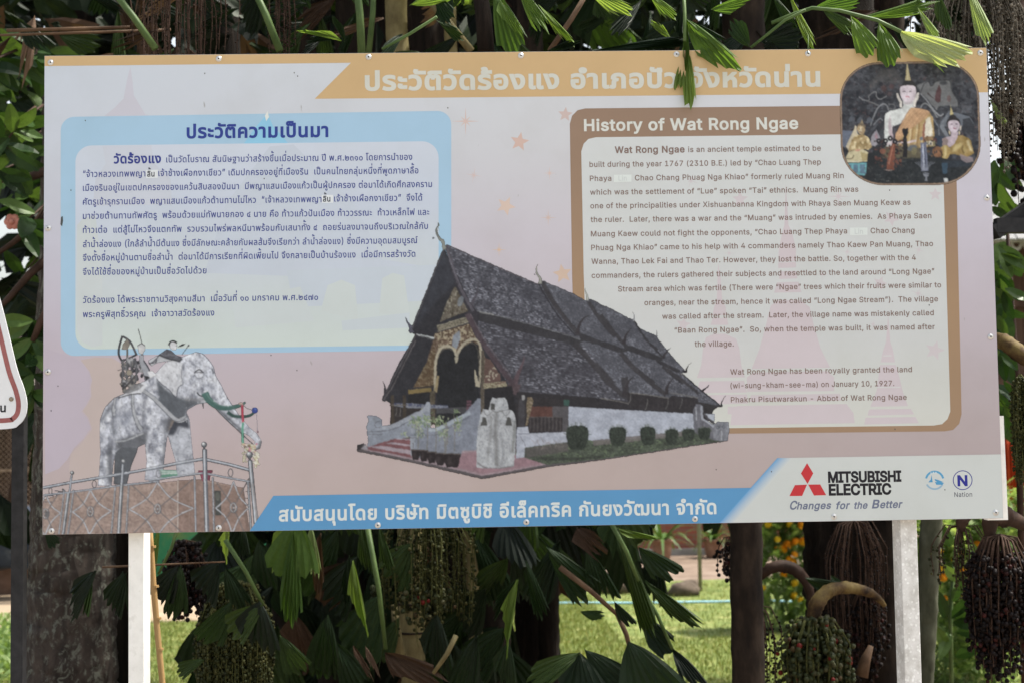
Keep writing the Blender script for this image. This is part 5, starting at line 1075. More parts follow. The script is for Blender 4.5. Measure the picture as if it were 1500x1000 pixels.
lettering('N', 1402.6, 710.6, 1417.4, 15.4, LATIN, .03, (54, 56, 140), layer=7)
lettering('Nation', 1398, 727, 1424, 6.8, LATIN, .004, (70, 72, 84), layer=7)
for (x_, y_, r_) in ((1364, 693.8, 0), (1367.6, 692.8, 0), (1371.3, 692.8, 0)): lettering('\u0e23', x_ - 1.4, y_ + 0, x_ + .8, 2.6, THAI, .03, (206, 216, 220), layer=7.6, cap='ว')

# ------------------------------------------------------------------ ground, path, lawn
rnd = random.Random(5)
SOIL = noisy('packed_soil', [(.3, (.11, .08, .06)), (.5, (.17, .125, .095)), (.7, (.23, .18, .14))], 3, .95, .4, .02, detail=8)
SAND = noisy('pale_sand', [(.3, (.22, .165, .11)), (.6, (.30, .235, .165)), (.8, (.35, .285, .21))], 5, .95, .3, .01, detail=8)
LAWN = noisy('lawn_turf', [(.3, (.07, .10, .028)), (.5, (.13, .165, .045)), (.62, (.20, .21, .075)), (.75, (.26, .22, .13))], 5, .95, .5, .02, detail=8)
def sheet(name, pts, z, m, kind='structure'):
    o = link(name, mesh(name, [(x, y, z) for x, y in pts], [tuple(range(len(pts)))], m)); o['kind'] = kind; return o
sheet('ground', [(-200, -200), (200, -200), (200, 300), (-200, 300)], 0, SOIL)
PAV = noisy('worn_paving', [(.3, (.30, .28, .25)), (.7, (.42, .40, .36))], 2, .9, .2, .005, detail=8)
sheet('bounce_pavement', [(-12, -14), (14, -14), (14, -1.6), (-12, -1.6)], .004, PAV)  # unseen pale paving around the camera, added to bounce light onto the board
sheet('lawn', [(-3.0, 4.2), (9, 4.2), (9, 13.4), (3.2, 12.6), (-.6, 9.9), (-3.0, 9.4)], .004, LAWN)
sheet('lawn', [(-7, 2.6), (-3.004, 2.6), (-3.004, 8.6), (-7, 8.2)], .004, LAWN)
sheet('path', [(-14, 8.3), (-7, 8.25), (-3.0, 9.45), (-.7, 9.95), (.6, 11.2), (-3, 15), (-14, 14.6)], .004, SAND)
sheet('path', [(6.6, 9.5), (12, 9.5), (14, 18), (8, 18)], .008, PAV)
GB = foliage('grass_blades', [(0, (.08, .12, .025)), (.5, (.17, .21, .055)), (.85, (.27, .28, .10)), (1, (.38, .34, .17))], .6, .3, 8)
def grass(n, area, hmin, hmax, zones):
    m = MB(); V = m.V; Fc = m.F
    for _ in range(n):
        z_ = rnd.choice(zones); x = rnd.uniform(z_[0], z_[1]); y = rnd.uniform(z_[2], z_[3]); h = rnd.uniform(hmin, hmax); a = rnd.uniform(0, 6.28); w_ = rnd.uniform(.002, .005); l = rnd.uniform(-.5, .5) * h; k = len(V)
        c, s_ = math.cos(a), math.sin(a)
        V += [Vector((x - c * w_, y - s_ * w_, 0)), Vector((x + c * w_, y + s_ * w_, 0)), Vector((x + s_ * l + c * w_ * .4, y - c * l, h))]; Fc.append((k, k + 1, k + 2))
    return m
g = grass(90000, None, .02, .05, [(1.2, 2.2, 5, 11.6), (.8, 3.9, 5.2, 12.4), (-2.3, -.8, 5, 9.7), (2.2, 5.5, 4.6, 8), (-1, 1, 4.8, 9.6)])
o = g.build('grass', GB); tag(o, 'short sunlit green and straw coloured grass blades of the lawn', 'grass', kind='stuff')
# garden hoses
HOSE = noisy('pale_blue_hose', [(.3, (.20, .42, .52)), (.7, (.32, .55, .64))], 9, .5, 0)
def hose(P, label):
    m = MB(); m.tube([on_ground(x, y) + Vector((0, 0, .014)) for x, y in P], .012, 8); o = m.build('garden_hose', HOSE, smooth=True); return tag(o, label, 'hose')
hose([(700, 890), (760, 886), (850, 884.5), (940, 885), (1000, 883.5), (1050, 883), (1090, 882), (1130, 882), (1190, 884)], 'pale blue garden hose lying across the lawn behind the palms')
hose([(-60, 867.5), (0, 867), (40, 866.5), (120, 865), (215, 864), (330, 862)], 'pale blue garden hose on the sandy path behind the lichened tree')
# ------------------------------------------------------------------ things at the far side of the garden
BRICK, NTb, Nb, Lb, Pb = new_mat('red_brick_courses'); vb = objcoord(NTb, (1, 1, 1)); sx_ = Nb.new('ShaderNodeSeparateXYZ'); Lb.new(vb, sx_.inputs[0]); cb = Nb.new('ShaderNodeCombineXYZ'); Lb.new(sx_.outputs[0], cb.inputs[0]); Lb.new(sx_.outputs[2], cb.inputs[1])
bt = Nb.new('ShaderNodeTexBrick'); Lb.new(cb.outputs[0], bt.inputs['Vector']); bt.inputs['Color1'].default_value = (.30, .085, .05, 1); bt.inputs['Color2'].default_value = (.22, .07, .045, 1); bt.inputs['Mortar'].default_value = (.20, .12, .09, 1)
bt.inputs['Scale'].default_value = 1; bt.inputs['Brick Width'].default_value = .2; bt.inputs['Row Height'].default_value = .065; bt.inputs['Mortar Size'].default_value = .008; Lb.new(bt.outputs[0], Pb.inputs['Base Color']); Pb.inputs['Roughness'].default_value = .85
CONC = noisy('grey_concrete', [(.3, (.26, .25, .23)), (.7, (.38, .36, .33))], 6, .9, .2, .005)
TERRA = noisy('weathered_terracotta', [(.3, (.22, .12, .08)), (.7, (.36, .22, .15))], 14, .85, .2, .004)
DKWOOD = noisy('dark_brown_planks', [(.3, (.035, .022, .016)), (.7, (.085, .055, .04))], 12, .7, .2, .004, vs=(1, 1, .15))
BRWOOD = noisy('red_brown_planks', [(.3, (.05, .028, .02)), (.7, (.11, .062, .045))], 12, .7, .2, .004, vs=(1, 1, .15))
SHIN = noisy('weathered_shingle', [(.25, (.08, .065, .055)), (.5, (.20, .17, .15)), (.75, (.36, .33, .30))], 9, .9, .3, .004)
STEEL = noisy('black_painted_steel', [(.3, (.012, .012, .013)), (.7, (.03, .03, .032))], 30, .5, .05, .001)
BLUEP = noisy('blue_plastic_pipe', [(.3, (.10, .30, .42)), (.7, (.16, .4, .5))], 8, .5, 0)

Yw = 16.2
bw = empty('brick_wall', at(1000, 815, Yw), 'low red brick wall with pale concrete footing behind the potted plants', 'wall')
a = at(880, 815, Yw); b = at(1230, 815, Yw)
MB().box((a.x, Yw, .08), (b.x, Yw + .2, 1.9)).build('brickwork', BRICK, bw); MB().box((a.x - .05, Yw - .12, 0), (b.x + .05, Yw + .25, .08)).build('footing', CONC, bw)
# plants in pots
LF = foliage('strap_leaf', [(0, (.03, .06, .015)), (.5, (.06, .12, .03)), (1, (.13, .19, .06))], .5, .25, 12)
def potted(px, py, w_px, h_px, Y, label, nl=26, ll=.5, scallop=True, seed=1):
    r = random.Random(seed); base = on_ground(px, py); base = at(px, py, Y); base.z = max(base.z, 0); s_ = mpp(Y); R_ = w_px * s_ / 2; H_ = h_px * s_
    t = empty('potted_plant', base, label, 'potted plant', 'potted plants along the brick wall')
    m = MB().lathe(base, [(0.001, 0), (R_ * .62, 0), (R_ * .72, H_ * .15), (R_ * .86, H_ * .6), (R_ * .9, H_ * .85), (R_ * 1.02, H_ * .88), (R_ * 1.02, H_), (R_ * .88, H_), (R_ * .85, H_ * .8), (0.001, H_ * .8)], 20)
    if scallop:
        for i, v in enumerate(m.V):
            d = Vector((v.x - base.x, v.y - base.y)); 
            if v.z > base.z + H_ * .86 and d.length > R_ * .95: v.z += .018 * math.sin(8 * math.atan2(d.y, d.x))
    m.build('pot', TERRA, t, True)
    for _ in range(nl):
        m = MB(); az = r.uniform(0, 6.28); L_ = ll * r.uniform(.6, 1.1); up = r.uniform(.5, 1.3); P = []; 
        for k in range(6):
            q = k / 5; P.append(base + Vector((math.cos(az) * L_ * q * .8, math.sin(az) * L_ * q * .8, H_ * .8 + L_ * (up * q - .75 * q * q))))
        V = []; Fc = []; side = Vector((-math.sin(az), math.cos(az), 0))
        for k, p_ in enumerate(P): w2 = .022 * (1 - (k / 5.2) ** 2) + .002; V += [p_ - side * w2, p_ + side * w2]
        Fc = [(2 * k, 2 * k + 1, 2 * k + 3, 2 * k + 2) for k in range(5)]
        link('leaf', mesh('leaf', V, Fc, LF), t)
    return t
potted(1045, 817, 31, 27, 15.6, 'terracotta pot with scalloped rim and spiky leaves, right of the thin pole', 28, .5, True, 3)
potted(970, 819, 34, 30, 15.3, 'terracotta pot with tall leafy plant, left of the thin pole by the brick wall', 34, .75, False, 4)
potted(1098, 817, 30, 26, 15.7, 'terracotta pot half hidden by the slim palm stem beside the brick wall', 22, .6, True, 5)
pl_ = MB(); a = on_ground(1026, 866); pl_.tube([a, a + Vector((0, 0, 1.9))], .021, 10); tag(pl_.build('pole', noisy('weathered_pole', [(.3, (.18, .16, .12)), (.7, (.32, .29, .23))], 20, .8, .2, .002), smooth=True), 'thin grey brown pole standing on the grass edge before the brick wall', 'pole')
pp = MB(); a = at(930.5, 800, 14.8); pp.tube([Vector((a.x, a.y, 0)), Vector((a.x, a.y, 1.5))], .022, 10); tag(pp.build('water_pipe', BLUEP, smooth=True), 'upright bright blue water pipe left of the potted plants', 'pipe')
# stones on the far edge of the lawn
ST = noisy('field_stone', [(.3, (.05, .038, .028)), (.7, (.13, .10, .075))], 9, .9, .5, .02)
for i, (x, y, r_, lb) in enumerate(((905, 868, .16, 'large brown stone on the lawn edge behind the palm leaves'), (1002, 872, .13, 'rounded brown stone at the foot of the thin pole, left of it'), (1013, 864, .10, 'small brown stone beside the thin pole'))):
    m = MB().ball((0, 0, 0), 1, 10, 7); r = random.Random(i)
    p_ = on_ground(x, y)
    for k, v in enumerate(m.V): m.V[k] = Vector((v.x * 1.3, v.y, v.z * .7)) * (r_ * r.uniform(.85, 1.1)) + p_ + Vector((0, 0, r_ * .4))
    tag(m.build('stone', ST, smooth=True), lb, 'stone')

# shingled hall on the left, seen under its eaves
hl = empty('shingle_roofed_hall', (-5.6, 13.2, 0), 'timber hall with grey brown shingle roof and dark open side at the left', 'hall')
x0, x1 = at(-160, 500, 13.0).x, at(150, 500, 13.0).x
zt, zb = at(30, 425, 13.2).z, at(30, 560, 12.2).z
MB().box((x0, 13.6, 0), (x1, 13.8, zb - .1)).build('rear_wall', DKWOOD, hl)
MB().box((x0, 12.4, 0), (x1, 13.55, .32)).build('plinth', noisy('brown_plinth', [(.3, (.10, .06, .04)), (.7, (.2, .13, .1))], 6, .9, .2), hl)
for i in range(7):
    xx = x0 + (x1 - x0) * (i + .5) / 7; MB().box((xx - .07, 12.5, .32), (xx + .07, 12.64, zb)).build('pillar', DKWOOD, hl)
MB().box((x0, 12.38, zb - .16), (x1, 12.48, zb - .02)).build('eaves_beam', DKWOOD, hl)
rows = 13; sh = MB().box((-.5, -.5, -.5), (.5, .5, .5)); shm = [mesh('shingle', sh.V, sh.F, SHIN)]
for r in range(rows):
    q = r / (rows - 1); yy = 12.15 + 1.5 * q; zz = zb + (zt - zb) * q * 1.05; n = int((x1 - x0) / .16)
    for k in range(n):
        o = link('shingle', shm[0], hl); o.matrix_parent_inverse = parent_matrix(hl).inverted()
        o.location = (x0 + (k + .5 + .5 * (r % 2)) * .16, yy + rnd.uniform(-.01, .01), zz); o.scale = (.15, .2, .02 + rnd.uniform(0, .012)); o.rotation_euler = (math.atan2(zt - zb, 1.5) - .12 + rnd.uniform(-.05, .05), 0, rnd.uniform(-.06, .06))
MB().add([(x0, 12.2, zb - .06), (x1, 12.2, zb - .06), (x1, 13.75, zt + .02), (x0, 13.75, zt + .02)], [(0, 1, 2, 3)]).build('roof_boarding', DKWOOD, hl)
# chain link fence in front of the hall, bundle of goods behind it
fn = empty('mesh_fence', (at(30, 850, 11.6).x, 11.6, 0), 'rusty wire mesh fence in front of the dark hall at the left', 'fence')
WIRE = noisy('rusty_wire', [(.3, (.14, .10, .07)), (.7, (.28, .22, .17))], 20, .7, 0)
fx0, fx1, fz0, fz1 = at(-60, 800, 11.6).x, at(120, 800, 11.6).x, .62, at(30, 585, 11.6).z
m = MB(); d = .055; n = int((fx1 - fx0 + fz1 - fz0) / d)
for k in range(n):
    for sg in (1, -1):
        xa = fx0 + k * d - (fz1 - fz0 if sg > 0 else 0); xb = xa + sg * (fz1 - fz0)
        za, zb_ = fz0, fz1
        if sg < 0: xb = xa - (fz1 - fz0)
        def cl(xa, za, xb, zb2):
            dx = xb - xa; t0, t1 = 0, 1
            if dx > 0: t0 = max(t0, (fx0 - xa) / dx); t1 = min(t1, (fx1 - xa) / dx)
            else: t0 = max(t0, (fx1 - xa) / dx); t1 = min(t1, (fx0 - xa) / dx)
            return (t0, t1)
        t0, t1 = cl(xa, za, xb, zb_)
        if t1 > t0 + .02: m.bar((xa + (xb - xa) * t0, 11.6 + .003 * sg, za + (zb_ - za) * t0), (xa + (xb - xa) * t1, 11.6 + .003 * sg, za + (zb_ - za) * t1), .004, .004)
m.build('wire_mesh', WIRE, fn)
for zz in (fz0, (fz0 + fz1) / 2, fz1): MB().bar((fx0, 11.6, zz), (fx1, 11.6, zz), .03, .03).build('rail', WIRE, fn)
for xx in (fx0, (fx0 + fx1) / 2, fx1): MB().bar((xx, 11.62, 0), (xx, 11.62, fz1 + .05), .05, .05).build('fence_post', WIRE, fn)
TARP = noisy('dark_blue_tarpaulin', [(.3, (.012, .02, .035)), (.6, (.035, .05, .075)), (.8, (.12, .14, .16))], 7, .5, .6, .03)
m = MB().ball((0, 0, 0), 1, 14, 9); p_ = at(25, 800, 12.0)
for k, v in enumerate(m.V): m.V[k] = Vector((v.x * .62, v.y * .3, max(v.z, -.6) * .40)) * (1 + .07 * math.sin(k * 1.7)) + Vector((p_.x, 12.0, .56))
tag(m.build('tarpaulin_bundle', TARP, smooth=True), 'dark blue tarpaulin bundle behind the mesh fence beside the black post', 'bundle')
# green painted garden wall with a little planter
GP = noisy('green_painted_wall', [(.3, (.02, .13, .07)), (.5, (.035, .2, .1)), (.7, (.18, .20, .06)), (.8, (.28, .10, .05))], 3.2, .8, .1, detail=6)
a, b = at(175, 840, 13.4).x, at(520, 840, 13.4).x
tag(MB().box((a, 13.4, 0), (b, 13.55, 1.0)).build('garden_wall', GP), 'low green painted garden wall seen right of the lichened tree', 'wall')
pt = empty('shell_planter', (at(171, 845, 12.6).x, 12.6, 0), 'orange brown planter holding a white fluted shell beside the lichened tree', 'planter')
c_ = at(171, 845, 12.6); MB().lathe((c_.x, 12.6, 0), [(.001, 0), (.13, 0), (.18, .36), (.20, .38), (.20, .42), (.001, .40)], 16).build('pot', TERRA, pt, True)
m = MB(); WS = noisy('white_shell', [(.3, (.62, .62, .6)), (.7, (.8, .8, .78))], 10, .5, 0)
for k in range(9):
    t = math.radians(20 + 140 * k / 8); m.tube([(c_.x, 12.6, .40), (c_.x + .11 * math.cos(t), 12.58, .40 + .12 * math.sin(t)), (c_.x + .2 * math.cos(t), 12.54, .40 + .22 * math.sin(t))], [.02, .03, .034], 6)
m.build('shell', WS, pt, True)

# brown timber house on the right with a pale lace trim under its eaves
th = empty('timber_house', (at(1500, 800, 12).x, 12, 0), 'red brown timber house with grey lace trim under the eaves at the right', 'house')
x0, x1 = at(1425, 500, 12).x, at(1900, 500, 12).x
za = at(1480, 372, 12).z; nb = int((x1 - x0) / .11)
pb = MB().box((-.053, 0, 0), (.053, .03, 1)); pbm = mesh('plank', pb.V, pb.F, BRWOOD)
for k in range(nb):
    o = link('plank', pbm, th); o.matrix_parent_inverse = parent_matrix(th).inverted(); o.location = (x0 + .055 + k * .11, 12 + rnd.uniform(-.003, .003), .5); o.scale = (1, 1, za - .5 + .3)
MB().box((x0, 12.04, 0), (x1, 12.2, za + .3)).build('rear_wall', DKWOOD, th)
for zz in (at(1480, 445, 12).z, at(1480, 560, 12).z): MB().box((x0, 11.94, zz - .04), (x1, 11.995, zz + .04)).build('rail', BRWOOD, th)
LACE = noisy('grey_lace_trim', [(.3, (.32, .31, .30)), (.7, (.46, .45, .43))], 10, .7, 0)
n = int((x1 - x0) / .13); 
for k in range(n):
    cx = x0 + .065 + k * .13; m = MB(); V = [(cx + .062 * math.cos(math.pi + math.pi * j / 8), 11.5, za + .055 + .085 * math.sin(math.pi + math.pi * j / 8)) for j in range(9)]; W = [(cx + .036 * math.cos(math.pi + math.pi * j / 8), 11.5, za + .055 + .05 * math.sin(math.pi + math.pi * j / 8)) for j in range(9)]
    for (A_, yo) in ((0, 0), (1, .02)):
        m.add([(p[0], p[1] + yo, p[2]) for p in V + W], [(j, j + 1, j + 10, j + 9) for j in range(8)])
    m.build('lace_scallop', LACE, th)
MB().box((x0 - .1, 11.49, za + .06), (x1, 11.53, za + .12)).build('fascia', LACE, th)
SH2 = noisy('grey_shingle', [(.25, (.13, .13, .13)), (.5, (.24, .24, .24)), (.75, (.40, .40, .40))], 12, .9, .3, .004); sh2 = mesh('shingle', sh.V, sh.F, SH2)
for r in range(9):
    for k in range(int((x1 - x0 + .3) / .17)):
        o = link('shingle', sh2, th); o.matrix_parent_inverse = parent_matrix(th).inverted(); o.location = (x0 - .15 + (k + .5 * (r % 2)) * .17, 11.42 + r * .13, za + .13 + r * .105); o.scale = (.16, .2, .025); o.rotation_euler = (.66 + rnd.uniform(-.04, .04), 0, rnd.uniform(-.05, .05))
MB().box((x0 - .3, 11.55, za + .1), (x1, 12.6, za + .14)).build('soffit', DKWOOD, th)
# red-orange cloth hanging on a rail
CL = noisy('orange_red_cloth', [(.3, (.42, .05, .015)), (.7, (.60, .10, .03))], 5, .75, .2)
rk = empty('cloth_rack', (at(1482, 800, 7.5).x, 7.5, 0), 'orange red cloths hanging from a rail in front of the timber house', 'cloth rack')
for j, (xa, xb, ya, yb) in enumerate(((1462, 1476, 640, 742), (1477, 1493, 646, 748), (1494, 1512, 640, 745))):
    p0, p1 = at(xa, yb, 7.5), at(xb, ya, 7.5); n = 24; V = []
    for i in range(n + 1):
        for zq in (p0.z, (p0.z + p1.z) / 2, p1.z): V.append((p0.x + (p1.x - p0.x) * i / n, 7.5 + .02 * math.sin(i * 1.1 + j), zq))
    o = link('cloth', mesh('cloth', V, [(3 * i + k, 3 * i + 3 + k, 3 * i + 4 + k, 3 * i + 1 + k) for i in range(n) for k in (0, 1)], CL, True), rk); sm__ = o.modifiers.new('s', 'SOLIDIFY'); sm__.thickness = .003
p0, p1 = at(1450, 640, 7.5), at(1560, 640, 7.5); MB().tube([(p0.x, 7.5, p1.z), (p1.x, 7.5, p1.z)], .012, 8).build('rail', STEEL, rk)
for xx in (p0.x, p1.x): MB().tube([(xx, 7.5, 0), (xx, 7.5, p1.z)], .012, 8).build('upright', STEEL, rk)
# black steel bracket at the right edge
bk = empty('steel_frame', at(1490, 700, .9), 'black painted steel frame corner jutting in beside the board at the right', 'frame')
MB().bar(at(1458, 331, .7), at(1540, 331, .7), .035, .045).build('beam', STEEL, bk); MB().bar(at(1455, 341, .7), at(1540, 283, .75), .035, .045).build('brace', STEEL, bk)
a = at(1540, 320, .7); MB().box((a.x - .03, .67, 0), (a.x + .03, .73, a.z + .25)).build('upright', STEEL, bk)
# cane leaning behind the left post
m = MB(); CN = noisy('dry_cane', [(.3, (.26, .16, .06)), (.7, (.42, .28, .13))], 10, .6, .1, .002, vs=(1, 1, .3))
P = [at(218, 760, .5), at(221, 800, .5), at(225, 860, .5), at(231, 930, .5), at(238, 1000, .5), at(246, 1090, .5)]; P[-1].z = max(P[-1].z, .3); P.append(Vector((P[-1].x + .03, .5, 0)))
R_ = [.0085] * len(P); m.tube(P, R_, 10); cn = m.build('bamboo_cane', CN, smooth=True); tag(cn, 'dry yellow bamboo cane leaning behind the clean white post', 'cane')
for y_ in (800, 858, 905, 950): p_ = at(219 + (y_ - 760) * .075 + 1, y_, .5); MB().tube([p_ - Vector((0, 0, .003)), p_ + Vector((0, 0, .003))], .0105, 10).build('cane_node', CN, cn)

# small warning sign at the left with a black post
ws = empty('warning_sign', at(27, 800, .12), 'white rounded warning sign with dull red border on a black post', 'sign')
def sign_outline(inset):
    """right half as it shows at the left edge of the photograph, and its mirror image"""
    half = [(-75, 292), (-58, 302), (-44, 328), (-22, 376), (-2, 432), (13, 490), (25, 540), (35, 568), (39.5, 590), (37, 609), (27, 622), (10, 627.5), (-75, 631)]
    full = spline(half, n=4)
    P = np.array([tuple(p) for p in full] + [(-150 - x, y) for x, y in full[::-1][1:-1]])
    c = P.mean(0); d = P - c; L = np.linalg.norm(d, axis=1)[:, None]
    nx = np.roll(P, -1, 0) - np.roll(P, 1, 0); nn = np.stack([-nx[:, 1], nx[:, 0]], 1); nn /= np.linalg.norm(nn, axis=1)[:, None]; sgn = np.sign((nn * d).sum(1))[:, None]
    return [tuple(p) for p in P - nn * sgn * inset]
def flat_face(name, pts, Y, m_, parent, thick=0):
    P = [at(x, y, Y) for x, y in pts]; n = len(P); bm = bmesh.new(); vs = [bm.verts.new(p_) for p_ in P]; f = bm.faces.new(vs); f.normal_update()
    if f.normal.y > 0: f.normal_flip()
    if thick:
        r = bmesh.ops.extrude_face_region(bm, geom=[f]); 
        for e in r['geom']:
            if isinstance(e, bmesh.types.BMVert): e.co.y += thick
        bmesh.ops.recalc_face_normals(bm, faces=bm.faces[:])
    me = bpy.data.meshes.new(name); bm.to_mesh(me); bm.free(); me.materials.append(m_); return link(name, me, parent)
SW = noisy('dull_white_sign_paint', [(.3, (.66, .68, .70)), (.7, (.76, .78, .80))], 8, .4, 0); SR = noisy('faded_red_paint', [(.3, (.26, .09, .09)), (.7, (.36, .14, .13))], 60, .5, 0)
flat_face('sign_plate', sign_outline(0), .06, SW, ws, .004); 
o_, i_ = sign_outline(9), sign_outline(16); n = len(o_); V = [at(x, y, .0595) for x, y in o_ + i_]; link('red_border', mesh('red_border', V, [(k, n + k, n + (k + 1) % n, (k + 1) % n) for k in range(n)], SR), ws)
MB().box((at(17.5, 700, .07).x, .066, 0), (at(35, 700, .07).x, .10, at(20, 585, .06).z)).build('post', STEEL, ws)
MB().lathe((0, 0, 0), [(.007, 0), (.006, .003), (.001, .004)], 12)
m = MB().lathe((0, 0, 0), [(.006, 0), (.0055, .002), (.003, .003), (.0001, .003)], 12); p_ = at(16.5, 584, .0595); m.V = [Vector((v.x + p_.x, .0595 - v.z, v.y + p_.z)) for v in m.V]; m.build('screw', noisy('brown_screw', [(.3, (.18, .15, .1)), (.7, (.34, .3, .24))], 60, .5, 0), ws, True)
V_, F_ = None, None
# lettering on the small sign: the last letters of a word that runs in from the left
V, Fc = layout('ะวังด้าน', THAI, .02, .03)
h_ = glyph('ว', THAI, .02)[0][:, 1].max(); s1 = mpp(.06) * 9.5 / h_; p_ = at(8.5, 602.5, .0592); W = np.stack([p_.x + (V[:, 0] - V[:, 0].max()) * s1, np.full(len(V), .0592) - V[:, 2], p_.z + V[:, 1] * s1], 1)
link('lettering', mesh('lettering', W, Fc, ink_mat((40, 40, 44))), ws)
bpy.data.objects.remove(_to)
# ------------------------------------------------------------------ palms, trees and flowers
rp = random.Random(21)
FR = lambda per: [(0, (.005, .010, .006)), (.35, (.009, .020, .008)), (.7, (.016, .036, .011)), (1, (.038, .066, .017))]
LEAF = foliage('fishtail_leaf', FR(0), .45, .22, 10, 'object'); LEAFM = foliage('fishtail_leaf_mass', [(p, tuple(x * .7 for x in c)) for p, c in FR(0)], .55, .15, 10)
for m_ in (LEAF, LEAFM): m_.node_tree.nodes['Principled BSDF'].inputs['Specular IOR Level'].default_value = .2
LEAFL = foliage('young_fishtail_leaf', [(0, (.06, .12, .025)), (.5, (.125, .21, .045)), (1, (.23, .32, .085))], .42, .5, 14, 'object')
LEAFP = foliage('pale_fishtail_leaf', [(0, (.22, .31, .12)), (.5, (.32, .40, .18)), (1, (.46, .50, .28))], .5, .4, 16, 'object')
DEAD = foliage('dry_brown_leaf', [(0, (.03, .017, .010)), (.5, (.075, .044, .026)), (1, (.17, .11, .075))], .75, .15, 12, 'object'); DEADM = foliage('dry_leaf_mass', [(0, (.05, .028, .016)), (.5, (.11, .065, .04)), (1, (.22, .15, .10))], .8, .15, 12)
def add_veins(m):
    nt = m.node_tree; L = nt.links; v = objcoord(nt, (1, 1, 1)); s = nt.nodes.new('ShaderNodeTexWave'); s.wave_type = 'BANDS'; s.inputs['Scale'].default_value = 14; s.inputs['Distortion'].default_value = 1.5; s.inputs['Detail'].default_value = 2
    L.new(v, s.inputs['Vector']); bump(nt, s.outputs['Fac'], .25, .03)
for m_ in (LEAF, LEAFL, LEAFP, DEAD): add_veins(m_)

def leaf_mesh(name, seed, m, asym=.25, n=13, rows=5, curl=.18, ragged=.12, teeth=1):
    """a fishtail leaflet: pleats fan out from the stalk to a torn, slanting edge; length 1, half width 1 at the end"""
    r = random.Random(seed); V = []; Fc = []; ph = r.uniform(0, 6)
    for i in range(n + 1):
        u = i / n * 2 - 1
        end = 1 - asym * (u + 1) / 2 - .16 * u * u + r.uniform(-ragged, ragged) * (1 if i % 2 else .5) - (.07 if i % 3 == 1 else 0)
        if r.random() < .12: end *= .8
        for j in range(rows + 1):
            t = j / rows; q = t * end; wv = (t ** .8) * u * (1 - .14 * t * t * abs(u))
            z = -curl * q * q + .019 * (1 if i % 2 else -1) * t + .10 * (u * u) * t * curl * 4 * math.cos(ph) + .03 * math.sin(ph + 4 * q + 3 * u)
            V.append((wv, q, z))
    for i in range(n):
        for j in range(rows):
            a = i * (rows + 1) + j; Fc.append((a, a + rows + 1, a + rows + 2, a + 1))
    return mesh(name, V, Fc, m)
def variants(mat, tagn, k=6, **kw): return [leaf_mesh('leaf', 100 * tagn + i, mat, asym=rp.uniform(-.1, .5), curl=rp.uniform(.05, .4), **kw) for i in range(k)]
VG, VL, VP, VD = variants(LEAF, 1, 9), variants(LEAFL, 2, 6), variants(LEAFP, 3, 4), variants(DEAD, 4, 6, ragged=.4)
VFP = [leaf_mesh('leaf', 950 + i, LEAFP, asym=.3, curl=.05, ragged=.08, n=13) for i in range(3)]; VFL = [leaf_mesh('leaf', 960 + i, LEAFL, asym=.3, curl=.05, ragged=.1, n=11) for i in range(3)]
VB = [leaf_mesh('leaf', 900 + i, LEAFL, asym=.05 + .12 * (i % 2), curl=.12, ragged=.07, n=12) for i in range(4)]
KIND = {'b': VB, 'P': VFP, 'L': VFL, 'g': VG, 'l': VL, 'p': VP, 'd': VD}
def frame(base, tip, hw, roll):
    y = (tip - base); L = y.length; y = y / L; tocam = (CAM - base).normalized(); x = y.cross(tocam); x = x.normalized() if x.length > 1e-3 else y.orthogonal(); z = x.cross(y)
    q = Matrix.Rotation(roll, 3, y); x = q @ x; z = q @ z
    return Matrix(((x.x * hw, y.x * L, z.x * L, base.x), (x.y * hw, y.y * L, z.y * L, base.y), (x.z * hw, y.z * L, z.z * L, base.z), (0, 0, 0, 1)))
def leaf_at(parent, base, tip, hw, kind='g', roll=None, label=None, me=None):
    o = bpy.data.objects.new('leaf', me or rp.choice(KIND[kind])); COL.objects.link(o); o.parent = parent
    o.matrix_parent_inverse = parent_matrix(parent).inverted(); o.matrix_world = frame(base, tip, hw, rp.uniform(-.5, .5) if roll is None else roll)
    M = frame(base, tip, hw, rp.uniform(-.5, .5) if roll is None else roll); l_, r_, s_ = M.decompose(); o.location = l_; o.rotation_euler = r_.to_euler(); o.scale = s_
    if label: o['label'] = label
    return o
def leaf_px(parent, bx, by, tx, ty, w, Yb, Yt, kind='g', roll=None, label=None):
    return leaf_at(parent, at(bx, by, Yb), at(tx, ty, Yt), w * mpp(Yt) / 2, kind, roll, label)
def leaf_into(mb, base, tip, hw, roll, lo=None):
    M = frame(base, tip, hw, roll); me = lo or LOW[rp.randrange(len(LOW))]; k = len(mb.V)
    mb.V += [M @ Vector(v) for v in me[0]]; mb.F += [tuple(i + k for i in f) for f in me[1]]
def low_leaf(seed):
    m = leaf_mesh('t', seed, None, asym=rp.uniform(-.1, .5), n=6, rows=3, curl=rp.uniform(.05, .4)); r = ([v.co.copy() for v in m.vertices], [tuple(p.vertices) for p in m.polygons]); bpy.data.meshes.remove(m); return r
LOW = [low_leaf(i) for i in range(8)]

